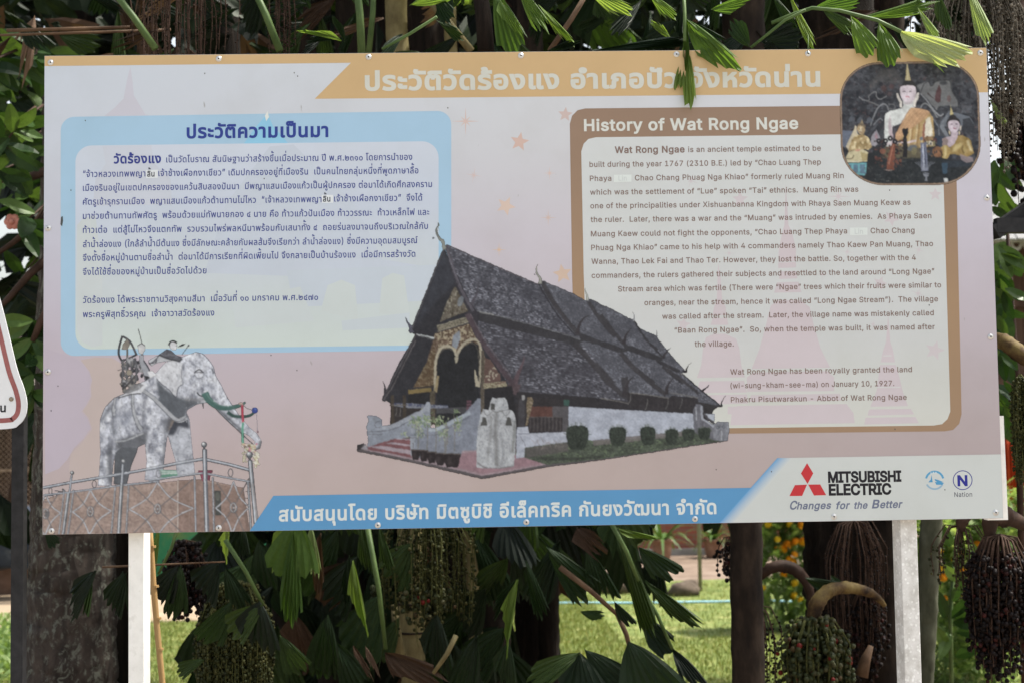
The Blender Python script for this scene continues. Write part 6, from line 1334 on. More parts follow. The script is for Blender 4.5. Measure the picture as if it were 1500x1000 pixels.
BARK, nt_, N_, L_, P_ = new_mat('lichened_bark'); v_ = objcoord(nt_, (1, 1, .35)); f_ = noise(nt_, 16, 6, .7, v_, .6); c1 = ramp(nt_, [(.3, (.010, .008, .006)), (.5, (.034, .025, .019)), (.75, (.075, .058, .046))], f_)
v2 = objcoord(nt_, (1, 1, .6)); f2 = noise(nt_, 26, 9, .78, v2, .8); c2 = mix(nt_, ramp(nt_, [(.53, (0, 0, 0)), (.58, (1, 1, 1))], f2), c1, (.12, .125, .10)); L_.new(c2, P_.inputs['Base Color']); P_.inputs['Roughness'].default_value = .95
vr = nt_.nodes.new('ShaderNodeTexVoronoi'); vr.inputs['Scale'].default_value = 26; nt_.links.new(objcoord(nt_, (1, 1, .22)), vr.inputs['Vector']); bump(nt_, vr.outputs['Distance'], .9, .02)
FIB = noisy('fibrous_palm_trunk', [(.3, (.006, .005, .004)), (.55, (.018, .013, .010)), (.8, (.05, .038, .028))], 30, .95, .9, .02, vs=(1, 1, .12), detail=7)
STEM = noisy('brown_palm_stem', [(.3, (.007, .005, .004)), (.5, (.02, .014, .010)), (.62, (.034, .024, .017)), (.8, (.06, .044, .031))], 16, .85, .5, .01, vs=(1, 1, .4), detail=6)
GST = noisy('grey_green_palm_stem', [(.3, (.035, .038, .022)), (.55, (.085, .09, .06)), (.8, (.16, .16, .12))], 14, .85, .4, .01, vs=(1, 1, .4), detail=6)
CANE = noisy('pale_cane_stem', [(.3, (.10, .08, .035)), (.6, (.20, .17, .08)), (.8, (.28, .25, .13))], 18, .6, .2, .004, vs=(1, 1, .5))
PET = noisy('green_leaf_stalk', [(.3, (.04, .075, .02)), (.7, (.10, .15, .05))], 10, .5, .1, .002)
RAC = noisy('brown_leaf_stalk', [(.3, (.06, .035, .02)), (.7, (.16, .10, .06))], 10, .7, .1, .002)

def wobble(P, n, amp):
    P = spline([tuple(p) for p in P], n=n); return [Vector(p) + Vector((rp.uniform(-amp, amp), rp.uniform(-amp, amp), 0)) for p in P]
def trunk(parent, P, R, mat, rings=None, rough=.05, n=22, name='trunk', amp=.003):
    Q = spline([tuple(p) for p in P], n=26); m_ = len(Q); Rq = np.interp(np.linspace(0, 1, m_), np.linspace(0, 1, len(R)), R)
    s_ = np.concatenate([[0], np.cumsum(np.linalg.norm(np.diff(Q, axis=0), axis=1))]); gap = rp.uniform(.16, .26)      # old leaf scars ring the stem
    if mat is not BARK: Rq = Rq * (1 + (.07 if mat is FIB else .045) * np.maximum(0, np.cos((s_ / gap) * 6.283)) ** 8)
    m = MB(); m.tube([Vector(q) + Vector((rp.uniform(-amp, amp), rp.uniform(-amp, amp), 0)) for q in Q], list(Rq), n, True, rough, rp)
    return m.build(name, mat, parent, True)

def bunch(parent, top, L, spread, n, r_bead, mats, beads=14, start=.25, name='fruit_bunch', label=None, arch=None, flat=.6, strand=.0028, droop=1.0, every=1.0):
    """a hanging flower or fruit cluster: a stalk, many strings, round fruits along them"""
    m = MB(); b = MB()
    for i in range(n):
        a = rp.uniform(0, 6.283); rr = spread * math.sqrt(rp.random()); off = Vector((rr * math.cos(a), rr * math.sin(a) * flat, 0)); Ls = L * rp.uniform(.72, 1.05) * (1 - .25 * (rr / max(spread, 1e-4)) ** 2)
        P = []
        for k in range(9):
            q = k / 8; out = min(1, (q * 3.2)) ** .7; P.append(top + off * out * (1 if q < .6 else 1 - .1 * (q - .6)) + Vector((rp.uniform(-1, 1) * .003, rp.uniform(-1, 1) * .003, .25 * rr * math.sin(min(q * 4, 1) * 3.14) - Ls * q * droop)))
        m.tube(P, [strand, strand, strand * .9, strand * .9, strand * .8, strand * .8, strand * .7, strand * .6, strand * .4], 4, False)
        for k in range(beads):
            if rp.random() > every: continue
            q = start + (1 - start) * (k + rp.random()) / beads; i0 = min(int(q * 8), 7); p = P[i0].lerp(P[i0 + 1], q * 8 - i0); a2 = rp.uniform(0, 6.283); d = Vector((math.cos(a2), math.sin(a2), 0)) * (r_bead * .95 + strand)
            b.ball(p + d, r_bead * rp.uniform(.75, 1.15), 6, 4)
    s = m.build(name, mats[0], parent, True)
    if label: s['label'] = label
    if b.V:
        f = b.build('fruit', mats[1], s, True); f['kind'] = 'stuff'
    if arch:
        Pa = spline([tuple(p) for p in arch[0]], n=9); R = np.interp(np.linspace(0, 1, len(Pa)), np.linspace(0, 1, len(arch[1])), arch[1]); R = R * (1 + .10 * (np.arange(len(Pa)) % 9 == 0) + np.array([rp.uniform(-.04, .04) for _ in Pa])); k = MB(); k.tube([Vector(p) for p in Pa], list(R), 12, True, .05, rp); k.build('fruit_stalk', arch[2], s, True)
    return s
def berry(name, stops, rough=.4): 
    m, nt, N, L, P = new_mat(name); L.new(ramp(nt, stops, island_rand(nt)), P.inputs['Base Color']); P.inputs['Roughness'].default_value = rough; P.inputs['Specular IOR Level'].default_value = .15; return m
STR_B = noisy('brown_string', [(.3, (.03, .018, .012)), (.7, (.09, .055, .04))], 30, .9, 0); STR_G = noisy('green_string', [(.3, (.04, .045, .012)), (.7, (.10, .105, .035))], 30, .8, 0); STR_P = noisy('pale_grey_string', [(.3, (.07, .06, .045)), (.7, (.17, .15, .12))], 30, .9, 0)
B_GR = berry('green_berries', [(0, (.016, .022, .009)), (.55, (.04, .05, .02)), (.93, (.065, .062, .03)), (.95, (.13, .015, .012)), (1, (.16, .02, .016))], .45)
B_BK = berry('black_berries', [(0, (.004, .003, .003)), (.9, (.010, .006, .006)), (1, (.05, .012, .010))], .55)
B_BD = berry('flower_buds', [(0, (.014, .017, .006)), (.5, (.032, .038, .012)), (1, (.065, .064, .022))], .6)
B_TN = berry('dry_buds', [(0, (.03, .025, .018)), (.5, (.08, .07, .052)), (1, (.18, .16, .13))], .8); B_RB = berry('withered_buds', [(0, (.012, .008, .006)), (1, (.05, .03, .022))], .8)
YST = noisy('yellow_brown_stalk', [(.36, (.02, .012, .007)), (.46, (.075, .045, .018)), (.56, (.14, .10, .035)), (.75, (.22, .17, .065))], 12, .7, .5, .006, vs=(1, 1, 1), detail=8)
DST = noisy('dark_brown_stalk', [(.3, (.02, .012, .008)), (.7, (.07, .04, .028))], 9, .7, .3, .005)

def frond(parent, P, n, L, hw, kinds='g', droop=.5, mat=None, r0=.012, px=None):
    """a leaf stalk with leaflets along it"""
    Q = [Vector(q) for q in spline([tuple(p) for p in P], n=6)]; m = MB(); R = list(np.linspace(r0, r0 * .35, len(Q))); m.tube(Q, R, 8); st = m.build('leaf_stalk', mat or PET, parent, True)
    for i in range(n):
        q = .15 + .85 * (i + .5) / n; k = min(int(q * (len(Q) - 1)), len(Q) - 2); b = Q[k]; t = (Q[k + 1] - Q[k]).normalized(); s = t.cross(Vector((0, 0, 1))); s = s.normalized() if s.length > .01 else Vector((1, 0, 0)); sg = 1 if i % 2 else -1
        d = (s * sg * .9 + t * .55 + Vector((rp.uniform(-.3, .3), rp.uniform(-.3, .3), -droop * rp.uniform(.3, 1.3)))).normalized(); l = L * rp.uniform(.7, 1.15)
        leaf_at(parent, b, b + d * l, hw * l / L * rp.uniform(.7, 1.1), rp.choice(kinds))
    return st

# ---- the big clump in the middle, behind the board
mid = empty('fishtail_palm', (.9, 2.2, 0), 'large dark fishtail palm clump behind the middle of the board', 'palm tree', 'fishtail palms')
def G(px, Y): v = at(px, 900, Y); return Vector((v.x, Y, 0))
for (xt, xb, Y, r, mt) in ((600, 606, 2.3, .05, CANE), (505, 500, 2.9, .10, FIB), (660, 672, 3.0, .11, FIB), (735, 722, 2.6, .06, STEM), (800, 806, 3.2, .05, FIB), (430, 420, 3.1, .08, STEM), (345, 352, 3.4, .10, FIB), (555, 552, 3.6, .13, FIB), (780, 790, 3.8, .11, FIB), (690, 700, 2.4, .03, CANE)):
    a, b = at(xb, 1000, Y), at(xt, 765, Y); d = (b - a) / (b.z - a.z); P = [a + d * (z - a.z) for z in (0, .6, 1.3, 2.6, 4.2)]; trunk(mid, P, [r * 1.15, r, r, r * .95, r * .85], mt)
for k in range(3): # nodes on the pale cane
    p_ = at(603, 885 + 42 * k, 2.3); MB().tube([p_, p_ + Vector((0, 0, .008))], .056, 16).build('stem_node', STEM, mid, True)
m = MB(); P = [at(577, 885, 2.1), at(582, 930, 2.1), at(590, 985, 2.1)]; m.tube(P, [.012, .018, .028], 10); m.build('young_sheath', CANE, mid, True)
# crowns above, out of the frame but shading the garden
def crown(parent, cx, cy, z0, nf, L, kinds='g', nl=9, lean=.5):
    for i in range(nf):
        az = 6.283 * i / nf + rp.uniform(-.3, .3); r = L * rp.uniform(.75, 1.1); c, s = math.cos(az), math.sin(az)
        frond(parent, [(cx, cy, z0), (cx + c * r * .3, cy + s * r * .3, z0 + r * .42), (cx + c * r * .65, cy + s * r * .65, z0 + r * .45), (cx + c * r, cy + s * r, z0 + r * .18)], nl, .34, .13, kinds, .7)
crown(mid, .3, 2.7, 3.5, 6, 1.8); crown(mid, 1.6, 2.9, 3.7, 6, 1.9); crown(mid, -.6, 1.3, 3.9, 6, 1.7); crown(mid, 1.0, 1.0, 4.1, 6, 1.8)
# leaves that show below the board
for a in ((436, 760, 424, 850, 96, 1.2, 1.15, 'b', .1), (430, 780, 424, 920, 40, 1.18, 1.13, 'b', .1), (456, 768, 460, 842, 26, 1.25, 1.2, 'p', 0), (425, 768, 385, 850, 34, 1.3, 1.25, 'l', .3), (517, 820, 528, 948, 26, 1.3, 1.3, 'l', .3), (512, 812, 503, 895, 18, 1.35, 1.35, 'g', .2), (530, 770, 540, 860, 26, 1.5, 1.5, 'g', .3), (556, 770, 570, 845, 22, 1.5, 1.5, 'g', .3),
          (470, 780, 455, 885, 26, 1.4, 1.4, 'd', .2), (565, 955, 640, 1010, 54, 1.2, 1.1, 'd', .2), (518, 945, 540, 990, 14, 1.2, 1.1, 'd', 0), (535, 945, 545, 970, 12, 1.2, 1.1, 'd', 0), (845, 772, 880, 812, 44, 1.3, 1.2, 'd', .3),
          (760, 845, 708, 915, 20, 1.2, 1.2, 'g', .2), (758, 848, 724, 972, 26, 1.2, 1.15, 'l', .5), (770, 820, 798, 910, 28, 1.3, 1.3, 'g', .2), (850, 955, 785, 990, 46, 1.0, .9, 'g', .2), (850, 955, 858, 1040, 90, 1.0, .9, 'g', .3), (856, 950, 920, 1010, 64, 1.0, .9, 'g', -.2), (920, 938, 968, 1040, 120, .9, .8, 'g', .1), (985, 950, 1035, 1010, 40, 1.1, 1.0, 'g', -.4),
          (905, 772, 950, 930, 34, 1.0, 1.0, 'g', .2), (935, 800, 1000, 858, 50, 1.2, 1.2, 'g', 0), (945, 850, 1030, 932, 34, 1.2, 1.2, 'g', .4), (900, 880, 928, 925, 24, 1.2, 1.2, 'g', .1), (850, 895, 888, 905, 22, 1.2, 1.2, 'g', .3), (940, 900, 975, 950, 46, 1.3, 1.2, 'g', .2), (900, 772, 985, 800, 14, 1.3, 1.3, 'l', .2), (800, 800, 870, 880, 60, 1.6, 1.6, 'g', .1), (860, 800, 900, 900, 50, 1.6, 1.6, 'g', -.2), (820, 790, 780, 880, 60, 1.7, 1.7, 'g', .2),
          (385, 885, 330, 930, 60, 1.0, 1.0, 'g', .3), (380, 880, 375, 965, 80, 1.0, 1.0, 'g', .2), (340, 880, 300, 950, 60, 1.2, 1.2, 'g', -.3), (320, 825, 283, 885, 70, 1.0, 1.0, 'g', .3), (330, 830, 360, 900, 40, 1.1, 1.1, 'g', 0), (335, 770, 320, 830, 22, 1.2, 1.2, 'l', .6), (355, 768, 358, 820, 24, 1.3, 1.3, 'g', .5), (380, 790, 400, 870, 60, 1.5, 1.5, 'g', .2), (300, 965, 255, 985, 30, 1.0, 1.0, 'g', .3), (410, 930, 440, 990, 50, 1.4, 1.4, 'g', .3), (480, 900, 470, 990, 60, 1.5, 1.5, 'g', .2),
          (640, 900, 640, 1000, 60, 1.6, 1.6, 'g', .2), (700, 930, 670, 1010, 60, 1.4, 1.4, 'g', .3), (745, 940, 735, 1020, 50, 1.2, 1.2, 'g', .3)):
    leaf_px(mid, *a[:8], roll=a[8])
for (x0, y0, x1, y1, Y, w, mt) in ((668, 930, 635, 985, 1.1, .009, CANE), (538, 770, 565, 950, 1.4, .010, PET), (895, 765, 935, 850, 1.0, .008, PET), (935, 850, 985, 950, 1.1, .007, PET), (820, 830, 905, 900, 1.3, .010, RAC), (905, 900, 925, 960, 1.3, .009, RAC), (330, 790, 385, 885, 1.05, .008, PET), (400, 700, 440, 775, 1.2, .008, PET), (150, 830, 330, 822, .95, .0035, RAC), (262, 768, 232, 840, 1.2, .006, PET)):
    MB().tube([at(x0, y0, Y), at((x0 + x1) / 2 + 3, (y0 + y1) / 2, Y - .02), at(x1, y1, Y)], [w, w * .9, w * .7], 8).build('leaf_stalk', mt, mid, True)
for a in ((140, 835, 88, 905, 48, .9, .9, 'g', .6), (135, 838, 108, 908, 40, .95, .9, 'g', .2), (185, 838, 152, 912, 46, .9, .9, 'g', .2), (180, 836, 175, 900, 40, .95, .95, 'g', -.3), (262, 828, 228, 880, 52, .9, .9, 'g', .2), (265, 826, 258, 910, 44, .9, .9, 'g', -.2), (232, 772, 216, 858, 22, 1.2, 1.2, 'l', .6), (66, 776, 84, 800, 26, 1.0, 1.0, 'g', .2)):
    leaf_px(mid, *a[:8], roll=a[8])
for _ in range(215):
    x, y, Y = rp.uniform(285, 960), rp.uniform(690, 1010), rp.uniform(1.7, 3.4)
    if x > 745 and y > 860: continue
    l = rp.uniform(60, 125); a = rp.uniform(.9, 2.3); leaf_px(mid, x, y - 40, x + l * math.cos(a), y - 40 + l * math.sin(a), rp.uniform(46, 100), Y, Y + rp.uniform(-.1, .1), 'd' if rp.random() < .03 else 'g', rp.uniform(-.35, .35))
# the mass of leaves behind them
mm = MB(); dm_ = MB()
for _ in range(900):
    x = rp.uniform(-1.3, 3.0); y = rp.uniform(2.8, 4.4); z = rp.uniform(.15, 4.6)
    px = 750 + F * ((Vector((x, y, z)) - CAM).dot(RIGHT)) / ((Vector((x, y, z)) - CAM).dot(FWD)); py = 500 - F * ((Vector((x, y, z)) - CAM).dot(UP)) / ((Vector((x, y, z)) - CAM).dot(FWD))
    if py > 745 and (px > 860 or px < 290): continue
    if py > 850 and px > 745: continue
    L = rp.uniform(.2, .38); a = rp.uniform(0, 6.28); d = Vector((math.cos(a) * .7, math.sin(a) * .4, -rp.uniform(.2, 1.2))).normalized(); leaf_into(mm if rp.random() > .08 else dm_, Vector((x, y, z)), Vector((x, y, z)) + d * L, L * rp.uniform(.25, .45), rp.uniform(-1, 1))
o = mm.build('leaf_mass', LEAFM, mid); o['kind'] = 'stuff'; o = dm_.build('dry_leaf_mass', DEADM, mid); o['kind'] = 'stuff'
# hanging clusters of the middle palm
bunch(mid, at(622, 730, 1.9), .58, .20, 46, .0065, (STR_G, B_BD), 26, .1, label='curtain of thin green flower strings', every=.8)
bunch(mid, at(610, 840, 1.9), .18, .20, 24, .010, (STR_G, B_GR), 5, .3, label='dark green berries at the string ends')
bunch(mid, at(345, 850, 1.45), .62, .135, 150, .0058, (STR_G, B_BD), 60, .04, label='thick olive green bunch of flower buds', every=1)
bunch(mid, at(272, 790, 1.6), .30, .075, 34, .010, (STR_B, B_BK), 14, .1, label='dark red black berry bunch')
bunch(mid, at(272, -60, 1.2), .50, .19, 40, .0035, (STR_B, B_RB), 10, .3, label='reddish brown withered strings above the board')
bunch(mid, at(412, -60, 1.2), .46, .05, 12, .004, (STR_B, B_RB), 20, .1, label='pale beaded strings above the board')

# ---- leaves that lean over the top edge of the board
ov = empty('fishtail_palm', (2.1, 1.2, 0), 'green fishtail palm whose leaves hang over the top edge of the board', 'palm tree', 'fishtail palms')
trunk(ov, [Vector((2.05, 1.5, 0)), Vector((2.05, 1.5, 1.4)), Vector((2.1, 1.4, 3.2))], [.06, .055, .045], STEM)
for a in ((1005, 58, 1002, 156, 40, .02, -.045, 'b', .05), (1003, 0, 1006, 100, 12, .05, -.04, 'b', 0), (1003, -30, 1003, 60, 8, .10, .02, 'l', 0), (1003, 26, 1078, 116, 50, .03, -.07, 'L', .1), (1004, 28, 1060, 72, 30, .05, -.05, 'g', .2), (1003, 24, 1012, 62, 22, .12, .05, 'g', 0),
          (1247, 24, 1274, 78, 44, .03, -.05, 'b', .15), (1288, 34, 1306, 92, 46, .01, -.07, 'b', .1), (1318, 46, 1432, 100, 58, .0, -.09, 'P', -.05), (1320, 47, 1388, 112, 7, .02, -.08, 'l', 0), (1260, 26, 1362, 18, 26, .08, 0, 'l', .3), (1345, 12, 1372, 58, 16, .03, -.02, 'p', .2), (1192, 12, 1252, 2, 34, .1, .05, 'l', .2), (1205, 14, 1242, 42, 26, .1, .06, 'g', .1),
          (1112, 62, 1170, 52, 46, .12, .06, 'g', .2), (1158, -6, 1184, 64, 17, .08, .02, 'l', .3), (1130, -10, 1158, 36, 20, .12, .06, 'g', .2), (1042, 14, 1112, 2, 28, .15, .1, 'l', .2), (1098, 70, 1078, 38, 34, .14, .08, 'g', .1), (1140, 75, 1118, 62, 16, .1, .04, 'g', 0), (1418, -20, 1446, 60, 30, .06, .0, 'p', .1), (1375, -10, 1384, 50, 26, .12, .1, 'g', .4),
          (868, 74, 998, 66, 20, .14, .04, 'g', .3), (725, -15, 754, 76, 56, .3, .25, 'b', .1), (733, 0, 762, 60, 26, .28, .2, 'l', .2), (790, 8, 838, 68, 18, .25, .1, 'l', .2), (760, -20, 784, 26, 30, .3, .2, 'l', .1), (858, -16, 926, 24, 32, .25, .15, 'l', .1), (800, 76, 832, 66, 14, .2, .1, 'g', 0), (950, -10, 988, 30, 26, .3, .2, 'l', .3), (940, 0, 900, 50, 30, .5, .4, 'g', .3), (985, 60, 955, 30, 16, .3, .2, 'l', .2),
          (635, -10, 660, 30, 34, .5, .4, 'g', .2), (600, 8, 650, -2, 30, .5, .4, 'l', .3), (640, 30, 676, 56, 22, .5, .4, 'g', .2), (590, 50, 560, 78, 24, .4, .3, 'g', .3), (500, 60, 424, 34, 14, .3, .25, 'l', .4), (498, 56, 440, 56, 16, .35, .3, 'g', .2), (505, 62, 490, 20, 14, .4, .35, 'g', .3), (470, 60, 440, 78, 18, .4, .3, 'g', .3)):
    leaf_px(ov, *a[:8], roll=a[8])
for (P, w) in (([(1130, 34), (1165, 20), (1190, 12), (1230, 16), (1285, 30), (1320, 47)], .005), ([(1000, -40), (1003, 20), (1003, 60)], .0045), ([(1183, 40), (1184, 60), (1183.5, 78)], .0012), ([(1100, 70), (1150, 30), (1180, 15)], .004), ([(1238, 38), (1254, 62)], .0012), ([(1060, 76), (1095, 95)], .0018), ([(1346, 12), (1345, -40)], .004), ([(560, 72), (600, 50), (640, 25)], .004)):
    MB().tube([at(x, y, .06 - .1 * (i / len(P))) for i, (x, y) in enumerate(P)], w, 6).build('leaf_stalk', PET, ov, True)
for (x0, y0, x1, y1, Y, w, mt) in ((1062 / 1 - 500 + 505, 0, 0, 0, 0, 0, None),) if False else ((520, -40, 530, 80, .8, .012, PET), (548, -40, 540, 80, 1.4, .010, PET), (866, -20, 805, 75, .7, .008, RAC), (160, -20, 228, 72, .9, .011, PET), (365, -30, 410, 75, 1.1, .012, PET), (700, -30, 712, 75, 1.2, .028, FIB), (610, -20, 690, 75, 1.5, .014, CANE), (190, 40, 10, 45, 1.3, .006, RAC), (0, 52, 250, 44, 1.5, .005, RAC)):
    MB().tube([at(x0, y0, Y), at((x0 + x1) / 2 + 2, (y0 + y1) / 2, Y), at(x1, y1, Y)], [w * .9, w, w * 1.05], 10).build('leaf_stalk', mt, ov, True)
for _ in range(120):
    x, y, Y = rp.uniform(-20, 1340), rp.uniform(-70, 110), rp.uniform(1.2, 3.0); l = rp.uniform(45, 95); a = rp.uniform(.2, 2.9); dead = (x < 330 and rp.random() < .5) or rp.random() < .06
    leaf_px(ov, x, y - 30, x + l * math.cos(a), y - 30 + l * math.sin(a), rp.uniform(20, 48), Y, Y + rp.uniform(-.1, .1), 'd' if dead else 'g')
crown(ov, 2.1, 1.7, 3.3, 7, 1.4, 'gl', 8); crown(ov, 3.2, 1.6, 3.8, 6, 1.7, 'g', 8)

# ---- trunks and clusters on the right
rt = empty('fishtail_palm', at(1240, 1000, 2.4), 'dark fishtail palm group with several trunks beside the right post', 'palm tree', 'fishtail palms'); rt.location.z = 0
def stem(parent, xt, xb, wt, wb, Y, mat, lean=0, top=4.2, rough=.04, lab=None):
    a, b = at(xb, 1000, Y), at(xt, 765, Y); d = (b - a) / (b.z - a.z); ra, rb = wb * mpp(Y) / 2, wt * mpp(Y) / 2
    o = trunk(parent, [a + d * (z - a.z) for z in (0, .5, 1.1, 1.8, 3.0, top)], [ra * 1.12, ra, (ra + rb) / 2, rb, rb * .95, rb * .9], mat, rough=rough)
    if lab: o['label'] = lab
    return o
stem(rt, 1238, 1242, 120, 118, 2.7, FIB, rough=.07, lab='thick fibrous black trunk'); stem(rt, 1300, 1298, 38, 46, 2.5, STEM, lab='slim brown trunk'); stem(rt, 1364, 1353, 34, 28, 2.2, GST, lab='grey green trunk right of the post')
sl = empty('fishtail_palm', (0, 0, 0), 'slim dark brown palm stem left of the marigolds with a drooping dark stalk', 'palm tree', 'fishtail palms'); q_ = at(1098, 1000, 2.3); sl.location = (q_.x, 2.3, 0)
stem(sl, 1094, 1100, 40, 37, 2.3, STEM); p_ = at(1098, 922, 2.3); MB().tube([p_, p_ + Vector((0, 0, .012))], 20.5 * mpp(2.3), 18).build('stem_node', DST, sl, True)
arch1 = ([at(1104, 852, 2.25), at(1128, 832, 2.2), at(1150, 829, 2.2), at(1170, 838, 2.2), at(1185, 862, 2.2), at(1190, 900, 2.2)], [.016, .022, .026, .024, .018, .014], DST)
bunch(sl, at(1112, 886, 2.15), .42, .09, 22, .005, (STR_B, B_BK), 16, .2, label='dark strings hanging beside the slim stem', arch=arch1)
bunch(sl, at(1072, 785, 2.3), .20, .10, 16, .009, (STR_B, B_BK), 8, .2, label='small spiky dark cluster left of the slim stem')
arch2 = ([at(1296, 886, 2.1), at(1275, 868, 2.05), at(1240, 860, 2.0), at(1212, 866, 1.95), at(1196, 886, 1.92), at(1190, 910, 1.92)], [.008, .018, .024, .026, .030, .022], YST)
bunch(rt, at(1193, 905, 1.92), .42, .135, 60, .0108, (STR_G, B_GR), 17, .06, label='green and red berry bunch below a yellow arching stalk', arch=arch2, strand=.004)
bunch(rt, at(1250, 760, 2.3), .58, .16, 60, .004, (STR_B, B_BK), 10, .1, label='brown fibrous strings on the thick trunk')
bunch(rt, at(1268, 865, 2.3), .40, .09, 26, .0095, (STR_B, B_BK), 12, .1, label='dark berries between the trunks')
MB().tube([at(1262, 990, 2.0), at(1268, 965, 2.0), at(1276, 945, 2.0)], [.026, .020, .010], 10).build('old_stalk', RAC, rt, True)
for a in ((1180, 846, 1236, 866, 26, 2.1, 2.1, 'g', .3), (1217, 842, 1236, 862, 14, 2.15, 2.1, 'g', 0)): leaf_px(rt, *a[:8], roll=a[8])
# far right palm with black berries and beaded strings
fr = empty('fishtail_palm', (0, 0, 0), 'fishtail palm at the right edge with black berries and long beaded strings', 'palm tree', 'fishtail palms'); q_ = at(1545, 1000, 1.4); fr.location = (q_.x, 1.4, 0)
stem(fr, 1560, 1550, 60, 62, 1.5, FIB, top=3.6)
arch3 = ([at(1530, 790, 1.3), at(1500, 768, 1.2), at(1472, 756, 1.15), at(1452, 760, 1.12), at(1450, 790, 1.12)], [.012, .02, .034, .030, .014], DST)
bunch(fr, at(1464, 782, 1.1), .50, .115, 72, .0088, (STR_B, B_BK), 26, .2, label='heavy hanging bunch of black berries', arch=arch3, strand=.0035)
bunch(fr, at(1408, 770, 1.3), .25, .115, 20, .005, (STR_B, B_BD), 8, .2, label='sparse dark strings under the lower corner of the board', arch=([at(1470, 752, 1.3), at(1430, 745, 1.3), at(1410, 762, 1.3), at(1408, 778, 1.3)], [.012, .018, .022, .012], DST))
bunch(fr, at(1425, -50, .85), .70, .21, 100, .0045, (STR_P, B_TN), 46, .04, label='curtain of pale beaded strings at the upper right', every=.9, arch=([Vector((q_.x, 1.5, 2.7)), Vector((q_.x - .08, 1.2, 3.0)), at(1440, -75, .9), at(1425, -45, .85)], [.03, .035, .03, .02], DST))
bunch(fr, at(1490, 20, 1.0), .66, .08, 24, .011, (STR_B, B_BK), 14, .62, label='dark berries behind the beaded strings', arch=([Vector((q_.x, 1.5, 2.5)), at(1510, -20, 1.1), at(1490, 22, 1.0)], [.02, .02, .014], DST))
arch4 = ([at(1452, 494, 1.2), at(1470, 500, 1.15), at(1490, 515, 1.1), at(1530, 545, 1.1), at(1560, 600, 1.3)], [.018, .026, .028, .03, .03], YST)
bunch(fr, at(1494, 548, 1.05), .38, .042, 46, .0045, (STR_G, B_BD), 34, .05, label='mossy green bunch of strings under a bent stalk', arch=arch4)
for a in ((1450, 145, 1472, 185, 14, .8, .8, 'p', .2), (1455, 150, 1490, 168, 10, .85, .8, 'd', .2), (1385, -10, 1398, 40, 26, .9, .9, 'g', .4), (1130 + 250, 60, 1400, 130, 20, 1.1, 1.1, 'd', .2)): leaf_px(fr, *a[:8], roll=a[8])
for (xa, xb, c_) in ((1288, 1304, BRWOOD), (1318, 1344, DKWOOD)):
    pass
# ---- behind everything at the top: a tall dark hedge of mixed palms and shrubs
back = MB(); bk2 = MB()
def proj(v):
    d = v - CAM; z = d.dot(FWD); return 750 + F * d.dot(RIGHT) / z, 500 - F * d.dot(UP) / z
for _ in range(5600):
    v = Vector((rp.uniform(-3.8, 5.2), rp.uniform(4.2, 6.2), rp.uniform(1.7, 5.6))); px, py = proj(v)
    if px > 1360 and 60 < py < 640: continue
    if px < 60 and 180 < py < 640 and rp.random() < .93: continue
    if py > 700: continue
    L = rp.uniform(.18, .42); a = rp.uniform(0, 6.28); d = Vector((math.cos(a), math.sin(a) * .5, -rp.uniform(0, 1.1))).normalized(); leaf_into(back if rp.random() > .05 else bk2, v, v + d * L, L * rp.uniform(.2, .42), rp.uniform(-1.2, 1.2))
hd = empty('palm_thicket', (.8, 5.2, 0), 'tall dark thicket of palm leaves closing the view above the board', 'thicket')
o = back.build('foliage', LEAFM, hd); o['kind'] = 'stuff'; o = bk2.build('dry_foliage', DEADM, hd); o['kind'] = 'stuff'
for (px, r) in ((120, .09), (300, .12), (450, .09), (640, .14), (800, .1), (1296, .08), (210, .1), (560, .1)):
    Y = rp.uniform(4.6, 5.4); p_ = at(px, 40, Y); q_ = Vector((p_.x + rp.uniform(-.2, .2), Y, 0))
    if px in (1296, 1330) or True: MB().tube([q_, q_.lerp(p_, .5), p_, p_ + (p_ - q_) * .5], [r * 1.1, r, r * .9, r * .8], 14, True, .06, rp).build('trunk', FIB if px != 1296 else BRWOOD, hd, True)
for i, (cx, cy, z0) in enumerate(((-1.6, 4.8, 4.2), (3.6, 4.6, 4.4), (.9, 5.4, 4.9), (-.3, 3.6, 4.6), (2.6, 3.4, 4.4), (4.6, 3.2, 4.0))):
    crown(hd, cx, cy, z0, 6, 2.0, 'g', 8)

# ---- lichened tree at the left
lt = empty('lichened_tree', (0, 0, 0), 'old tree with lichen spotted bark behind the lower left corner of the board', 'tree'); q_ = at(105, 1000, 2.6); lt.location = (q_.x, 2.6, 0)
o = stem(lt, 107, 103, 112, 134, 2.6, BARK, top=3.0, rough=.035)
LT = foliage('broad_leaf', [(0, (.010, .028, .008)), (.5, (.03, .068, .016)), (1, (.10, .17, .04))], .4, .3, 10, 'object')
def oval_leaf(seed, mat=LT):
    r = random.Random(seed); V = []; n = 7; cz = r.uniform(.05, .25)
    for j in range(n + 1):
        t = j / n; w_ = math.sin(math.pi * min(t * .93 + .03, 1)) ** .8
        for u in (-1, -.5, 0, .5, 1): V.append((w_ * u, t, -cz * t * t + .12 * abs(u) * w_ * .5 + .02 * math.sin(9 * t + seed)))
    Fc = [(j * 5 + k, j * 5 + k + 1, j * 5 + k + 6, j * 5 + k + 5) for j in range(n) for k in range(4)]
    return mesh('leaf', V, Fc, mat)
OV = [oval_leaf(i) for i in range(5)]
